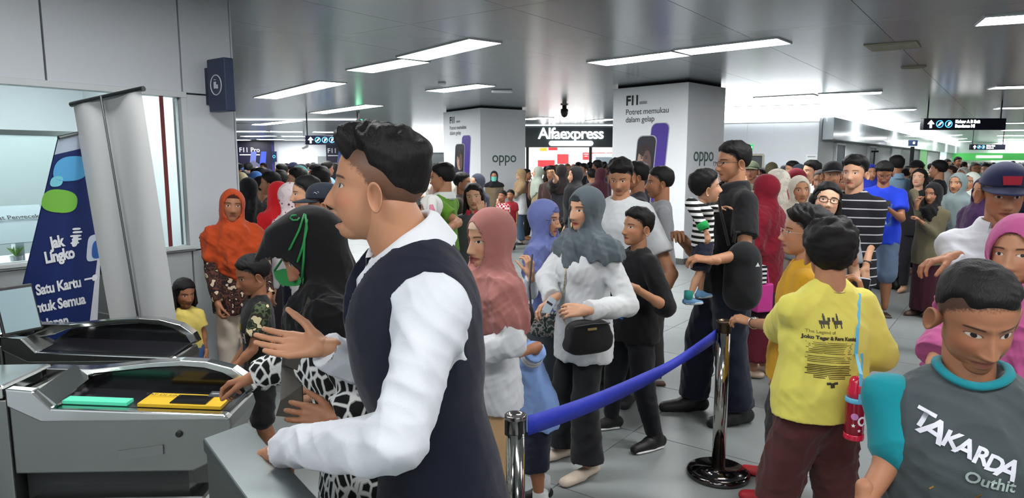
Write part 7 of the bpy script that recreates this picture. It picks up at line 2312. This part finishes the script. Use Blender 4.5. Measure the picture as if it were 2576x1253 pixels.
PH = person('woman in long magenta pink hijab behind the teal-sleeved boy', 2572, 534, 2.16, 128, tone='mid', girth=1.2, top=dict(mat=C((176, 84, 134)), sleeve='long', hem=.2, hemw=.16, loose=.03, fold=.014, slr=1.3, cuff=1.4), bottom=dict(mat=C((186, 84, 138)), kind='skirt', hemr=.2), hijab=dict(mat=C((176, 84, 134)), hem=.40, vdrop=.03, back=.05, fold=.014, wide=1.25, armc=.9, puff=1.05), shoe=('shoe', (60, 50, 50), (0, 0, 0)),
            arm_r=dict(elb=('px', 2440, 770, 2.12), w=('px', 2352, 905, 2.02), f=(-.5, -.2, -.8), curl=.5))
RB = person('boy with cropped black hair in charcoal shirt with teal raglan sleeves', 2470, 656, 1.43, 158, hs=.96, tone='tan', head=(10, -23, 2), girth=1.1, sw=1.06, top=dict(mat=C((62, 70, 72)), sleeve='elbow', sleeve_mat=C((12, 122, 132)), hem=.42, loose=.02, slr=1.18, fold=.015, freq=48), bottom=dict(mat=C((40, 44, 52))), hair=dict(T=.010, sides=.004, rough=.8, taper=.03, fade=.03), scalp=.85, shoe=('shoe', (40, 40, 40), (0, 0, 0)),
            arm_r=dict(elb=('px', 2262, 1120, 1.47), w=('px', 2176, 1258, 1.42), f=(-.1, -.3, -1), curl=.5), arm_l=dict(w=(-.27, .10, .50), curl=.4))
nb = RB.J['neck']
bvh = BVHTree.FromPolygons([tuple(v) for v in RB.shirt_vq[0]], [tuple(q) for q in RB.shirt_vq[1]])
ring = []
for i in range(48):
    a = 2 * PI * i / 48
    p = nb + RB.Rl @ Vector((.068 * math.cos(a), .012 + .070 * math.sin(a), .03 - .030 * max(0, math.sin(a))))
    h = bvh.find_nearest(p)
    ring.append(h[0] + h[1] * .002)
for _ in range(3):
    ring = [(ring[i - 1] + ring[i] * 2 + ring[(i + 1) % 48]) / 4 for i in range(48)]
G().tube(ring, .011, 8, closed=True, flat=.7).build('neck_rib', C((16, 112, 122)), RB.root, smooth=True)
pw = plain('print_brush_white', (206, 206, 216), rough=.7); po_ = plain('print_ochre', (140, 98, 40), rough=.8); pg = plain('print_grey_green', (150, 164, 160), rough=.8)
pr = [(text_geo(ch, sz, bold=.0015, shear=.15), pw, dx, dy, rot) for ch, dx, dy, sz, rot in (('T', -.080, .034, .052, -.3), ('A', -.062, .018, .064, -.4), ('K', -.032, .006, .048, -.25), ('A', -.008, -.004, .050, -.3), ('R', .020, -.016, .046, -.25), ('D', .044, -.028, .044, -.3), ('A', .068, -.036, .058, -.35))]
pr += [(text_geo('Outhit', .034, bold=.0008), pg, .040, -.066, -.15)]
ringm = G(); ringm.add([Vector((r_ * math.cos(a), r_ * math.sin(a), 0)) for r_ in (.070, .064) for a in [2 * PI * i / 36 for i in range(36)]], [(i, (i + 1) % 36, 36 + (i + 1) % 36, 36 + i) for i in range(30)])
pr += [(ringm.mesh('p'), po_, .03, -.21, 0)]
for q in range(9):
    pr.append((G().box((0, 0, 0), (.010 + .006 * (q % 3), .003, .001)).mesh('p'), po_, -.06 + .02 * ((q * 5) % 7), -.10 - .022 * (q % 5), .8))
print_on(RB, RB.root, pr, Vector((.020, 0, .755 * RB.S)), (-1, 0, 0), (0, 0, 1), 'shirt_print')

# ---------------------------------------------------------------- named faces of the far crowd
def far_p(label, px, py, Y, yaw, kind, topc, hc=None, tone='mid', sleeve=None, head=(0, 0, 0)):
    kw = dict(tone=tone, head=head, top=dict(mat=C(topc), sleeve=sleeve or ('long' if kind == 'hijab' else 'short'), fold=.006), bottom=dict(mat=C((34, 34, 40)), kind='skirt' if kind == 'hijab' else 'trousers'))
    if kind == 'hijab': kw['hijab'] = dict(mat=C(hc), hem=.66)
    elif kind == 'cap': kw['cap'] = dict(mat=C(hc)); kw['hair'] = dict(T=.004, sides=.005)
    elif kind == 'bob': kw['hair'] = dict(T=.016, sides=.014, style='bob', length=.2, c=hc or HB)
    elif kind == 'bald': kw['hair'] = dict(T=.006, sides=.006, c=(70, 66, 64))
    else: kw['hair'] = dict(T=.020, sides=.010)
    return person(label, px, py, Y, yaw, **kw)
far_p('man in olive camouflage cap by the wall display case', 1892, 404, 8.6, 150, 'cap', (70, 74, 60), (84, 92, 72), 'tan')
far_p('woman in maroon hijab turned left before the pale wall', 2001, 420, 7.2, 80, 'hijab', (90, 26, 38), (120, 28, 42))
far_p('man with black hair beside the small maroon hijab', 1993, 404, 9.6, 95, 'man', (50, 50, 58))
far_p('woman in dark teal hijab before the pale wall', 2010, 410, 8.8, 30, 'hijab', (40, 46, 56), (34, 46, 56))
far_p('young man with combed black hair in profile before the paper notice', 2042, 402, 7.8, 98, 'man', (200, 204, 210), tone='light')
far_p('man in black cap above the woman with glasses', 2096, 404, 6.3, 165, 'cap', (120, 88, 66), (36, 34, 38), 'mid')
far_p('child with brown face in front of the man in black cap', 2068, 423, 6.8, 140, 'bald', (120, 126, 140), tone='tan')
far_p('person in royal blue hijab beside the blue T-shirt', 2192, 410, 9.2, 170, 'hijab', (34, 50, 170), (40, 60, 180))
far_p('man in dark cap turned left under the hanging sign', 2306, 402, 10.2, 100, 'cap', (44, 44, 50), (34, 34, 38), 'light')
far_p('woman with pale face and black top looking up', 2314, 424, 8.6, 130, 'bob', (30, 30, 34), tone='fair', head=(0, 14, 0))
far_p('man with round black hair in black shirt under the hanging sign', 2362, 402, 9.2, 40, 'man', (32, 34, 40))
far_p('tall man above the crowd far along the corridor', 2411, 394, 17, 175, 'man', (120, 110, 108), tone='tan')
far_p('man in white collar far along the corridor', 2384, 400, 17, 170, 'man', (214, 214, 214))
far_p('woman with long brown hair in the corridor crowd', 2393, 414, 10.8, 110, 'bob', (70, 56, 52), (52, 38, 34), 'light')
far_p('woman in white hijab deep in the corridor crowd', 2424, 418, 10.4, 120, 'hijab', (120, 120, 120), (216, 214, 208))
far_p('woman in grey hijab holding a dark bag in the corridor', 2412, 431, 7.4, 120, 'hijab', (38, 40, 48), (118, 132, 134))
far_p('woman in white and sage hijab near the navy cap', 2446, 430, 8.0, 115, 'hijab', (110, 112, 112), (206, 212, 202))
far_p('person in deep purple hijab beside the navy cap', 2481, 440, 5.6, 100, 'hijab', (66, 40, 76), (64, 38, 76))
far_p('balding man blurred in the corridor crowd', 2456, 406, 11.5, 165, 'bald', (90, 88, 90))
far_p('man with side hair beside the balding man', 2484, 408, 11.0, 120, 'man', (86, 74, 72))
far_p('woman in white scarf crouched low in the corridor crowd', 2372, 426, 9.9, 60, 'hijab', (206, 206, 204), (210, 210, 206))

# ---------------------------------------------------------------- the rest of the crowd: copies of a few figures in their own colours
def proto(kind, pose):
    kw = dict(S=1.62, tone='mid', legs=False, shoe=('shoe', (30, 29, 30), (0, 0, 0)))
    if pose == 'phone':
        kw.update(arm_l=dict(w=(-.04, .2, .70)), arm_r=dict(w=(.05, .2, .70)), head=(0, -18, 0))
    if pose == 'up':
        kw.update(arm_r=dict(w=(.06, .22, .90)), head=(10, 0, 0))
    if pose == 'side':
        kw.update(head=(38, 0, 0))
    if kind == 'man': kw.update(top=dict(mat=BLACK), bottom=dict(mat=BLACK), hair=dict(T=.020, sides=.010))
    if kind == 'cap': kw.update(top=dict(mat=BLACK), bottom=dict(mat=BLACK), hair=dict(T=.004, sides=.005), cap=dict(mat=BLACK))
    if kind == 'bob': kw.update(top=dict(mat=BLACK), bottom=dict(mat=BLACK), hair=dict(T=.016, sides=.014, style='bob', length=.2))
    if kind == 'hijab': kw.update(top=dict(mat=BLACK, sleeve='long'), bottom=dict(mat=BLACK, kind='skirt'), hijab=dict(mat=BLACK, hem=.66))
    p = person('x', 1288, 400, 13, 0, **kw)
    p.root.location = (0, 0, 0)
    top_z = max(v.co.z for c in p.root.children for v in c.data.vertices)
    return p.root, top_z
PRO = {}
for kd, ps in (('man', 'stand'), ('man', 'phone'), ('man', 'side'), ('hijab', 'stand'), ('hijab', 'phone'), ('hijab', 'side'), ('bob', 'stand'), ('bob', 'up'), ('cap', 'side'), ('cap', 'stand')):
    PRO[(kd, ps)] = proto(kd, ps)
TOPS = {'white': (214, 214, 216), 'black': (26, 26, 30), 'navy': (34, 40, 66), 'grey': (120, 122, 126), 'maroon': (96, 32, 44), 'red': (170, 36, 42), 'olive': (98, 96, 70), 'brown': (92, 66, 52), 'blue': (52, 84, 150), 'sky blue': (130, 164, 196), 'green': (60, 112, 74), 'beige': (176, 158, 134), 'purple': (84, 60, 110), 'mustard': (196, 150, 50), 'pink': (196, 132, 146), 'teal': (40, 110, 116), 'charcoal': (58, 60, 66), 'cream': (206, 198, 180)}
HJ = {'black': (24, 24, 26), 'grey': (112, 116, 120), 'cream': (204, 196, 182), 'navy': (40, 46, 70), 'white': (214, 214, 210), 'maroon': (100, 30, 44), 'dusty pink': (176, 124, 118), 'olive': (110, 106, 80), 'brown': (104, 76, 60), 'blue': (70, 96, 150), 'teal': (60, 120, 122)}
rc = random.Random(11)
USED = set()
placed = []
def clear_spot(x, y, r):
    return all((x - a) ** 2 + (y - b) ** 2 > r * r for a, b in placed)
for o in list(SC.objects):
    if o.type == 'EMPTY' and o.name.startswith('person') and o.get('label') != 'x':
        placed.append((o.location.x, o.location.y))
def crowd(px, py, Y, place, grp):
    key = rc.choice([k for k in PRO]) if rc.random() < .85 else ('man', 'stand')
    base, tz = PRO[key]
    top = at(px, py, Y)
    if not clear_spot(top.x, top.y, .54):
        return False
    q = Vector((top.x, top.y, 0))
    if (q - P0).dot(CN) < .55 and q.y > P0.y - 1 and q.x > P0.x - 1.2:
        return False
    if q.x > Pa.x - .6 and q.x < P0.x + .5 and (q - Pa).dot(dn) < .6:
        return False
    for rt_, l_, q_ in ((r1, l1, q1), (r2, l2, q2)):
        cc_ = rt_.location + (l_ + q_) / 2
        if (q - cc_).length < ((l_ + q_).length / 2) + .3:
            return False
    kind, pose = key
    for _ in range(60):
        tn = rc.choice(list(TOPS) + ['black', 'navy', 'charcoal', 'black'])
        hn = rc.choice(list(HJ)) if kind == 'hijab' else rc.choice(['black', 'navy', 'grey', 'brown']) if kind == 'cap' else ''
        who = {'man': 'short-haired person in %s top' % tn, 'hijab': '%s hijab and %s top' % (hn, tn), 'bob': 'long-haired person in %s top' % tn, 'cap': 'person in %s cap and %s top' % (hn, tn)}[kind]
        who += {'phone': ' using a phone', 'side': ' looking aside', 'up': ' raising an arm', 'stand': ''}[pose]
        lab = ('woman in ' if kind == 'hijab' else '') + who + ' ' + place
        if len(lab.replace('-', ' ').split()) > 16: continue
        if lab not in USED:
            break
    USED.add(lab)
    r = base.copy(); COL.objects.link(r)
    f = top.z / tz
    f = min(1.10, max(.86, f))
    r.location = (top.x, top.y, 0); r.scale = (f, f, f)
    r.rotation_euler = (0, 0, math.radians(rc.choice([180, 150, 120, 90, 60, 30, 0, -30, -60, 210, 170]) + rc.uniform(-14, 14)))
    tag(r, lab, 'person', grp)
    tone = rc.choice(['light', 'mid', 'tan', 'mid', 'dark'])
    for ch in base.children:
        c = ch.copy(); COL.objects.link(c); c.parent = r
        n = ch.name.split('.')[0]
        m = {'body': skin(tone), 'shirt': C(TOPS[tn]), 'trousers': C(rc.choice([(30, 30, 34), (44, 52, 74), (70, 66, 62)])), 'skirt': C(rc.choice([(30, 30, 34), (60, 40, 46), (70, 66, 62)])), 'hijab': C(HJ.get(hn, (24, 24, 26))), 'cap': C({'black': (26, 26, 28), 'navy': (34, 40, 66), 'grey': (112, 116, 120), 'brown': (92, 66, 52)}.get(hn, (26, 26, 28)))}.get(n)
        if m:
            c.material_slots[0].link = 'OBJECT'; c.material_slots[0].material = m
        for gch in ch.children:
            d = gch.copy(); COL.objects.link(d); d.parent = c
    placed.append((top.x, top.y))
    return True
def fill(n, px0, px1, Y0, Y1, place, grp, top=1.62, far_bias=1.0):
    k = tries = 0
    while k < n and tries < n * 12:
        tries += 1
        Y = Y0 + (Y1 - Y0) * rc.random() ** far_bias
        px = rc.uniform(px0, px1)
        h = top + rc.gauss(0, .055)
        # direction of a head of height h at depth Y
        z = (h - CAMZ) / Y
        v = (z * CA + SA) / (CA - z * SA)
        k += crowd(px, 626.5 - v * FPX, Y, place, grp)
fill(34, 596, 850, 8.5, 24, 'in crowd beyond the ticket office', 'crowd beyond the ticket office')
fill(7, 1060, 1120, 9, 20, 'in crowd behind the green polo', 'crowd behind the green polo')
fill(14, 1372, 1540, 12.5, 21, 'in crowd before the shop', 'crowd before the shop')
fill(20, 1880, 2130, 8.2, 13.8, 'in crowd before the pale wall', 'crowd before the pale wall')
fill(20, 2180, 2320, 9.5, 22, 'in crowd along the corridor wall', 'crowd along the corridor wall')
fill(44, 2300, 2590, 9, 40, 'in crowd far down the corridor', 'crowd far down the corridor', far_bias=1.3)
for base, tz in PRO.values():
    for ch in list(base.children):
        for gch in list(ch.children):
            bpy.data.objects.remove(gch)
        bpy.data.objects.remove(ch)
    bpy.data.objects.remove(base)
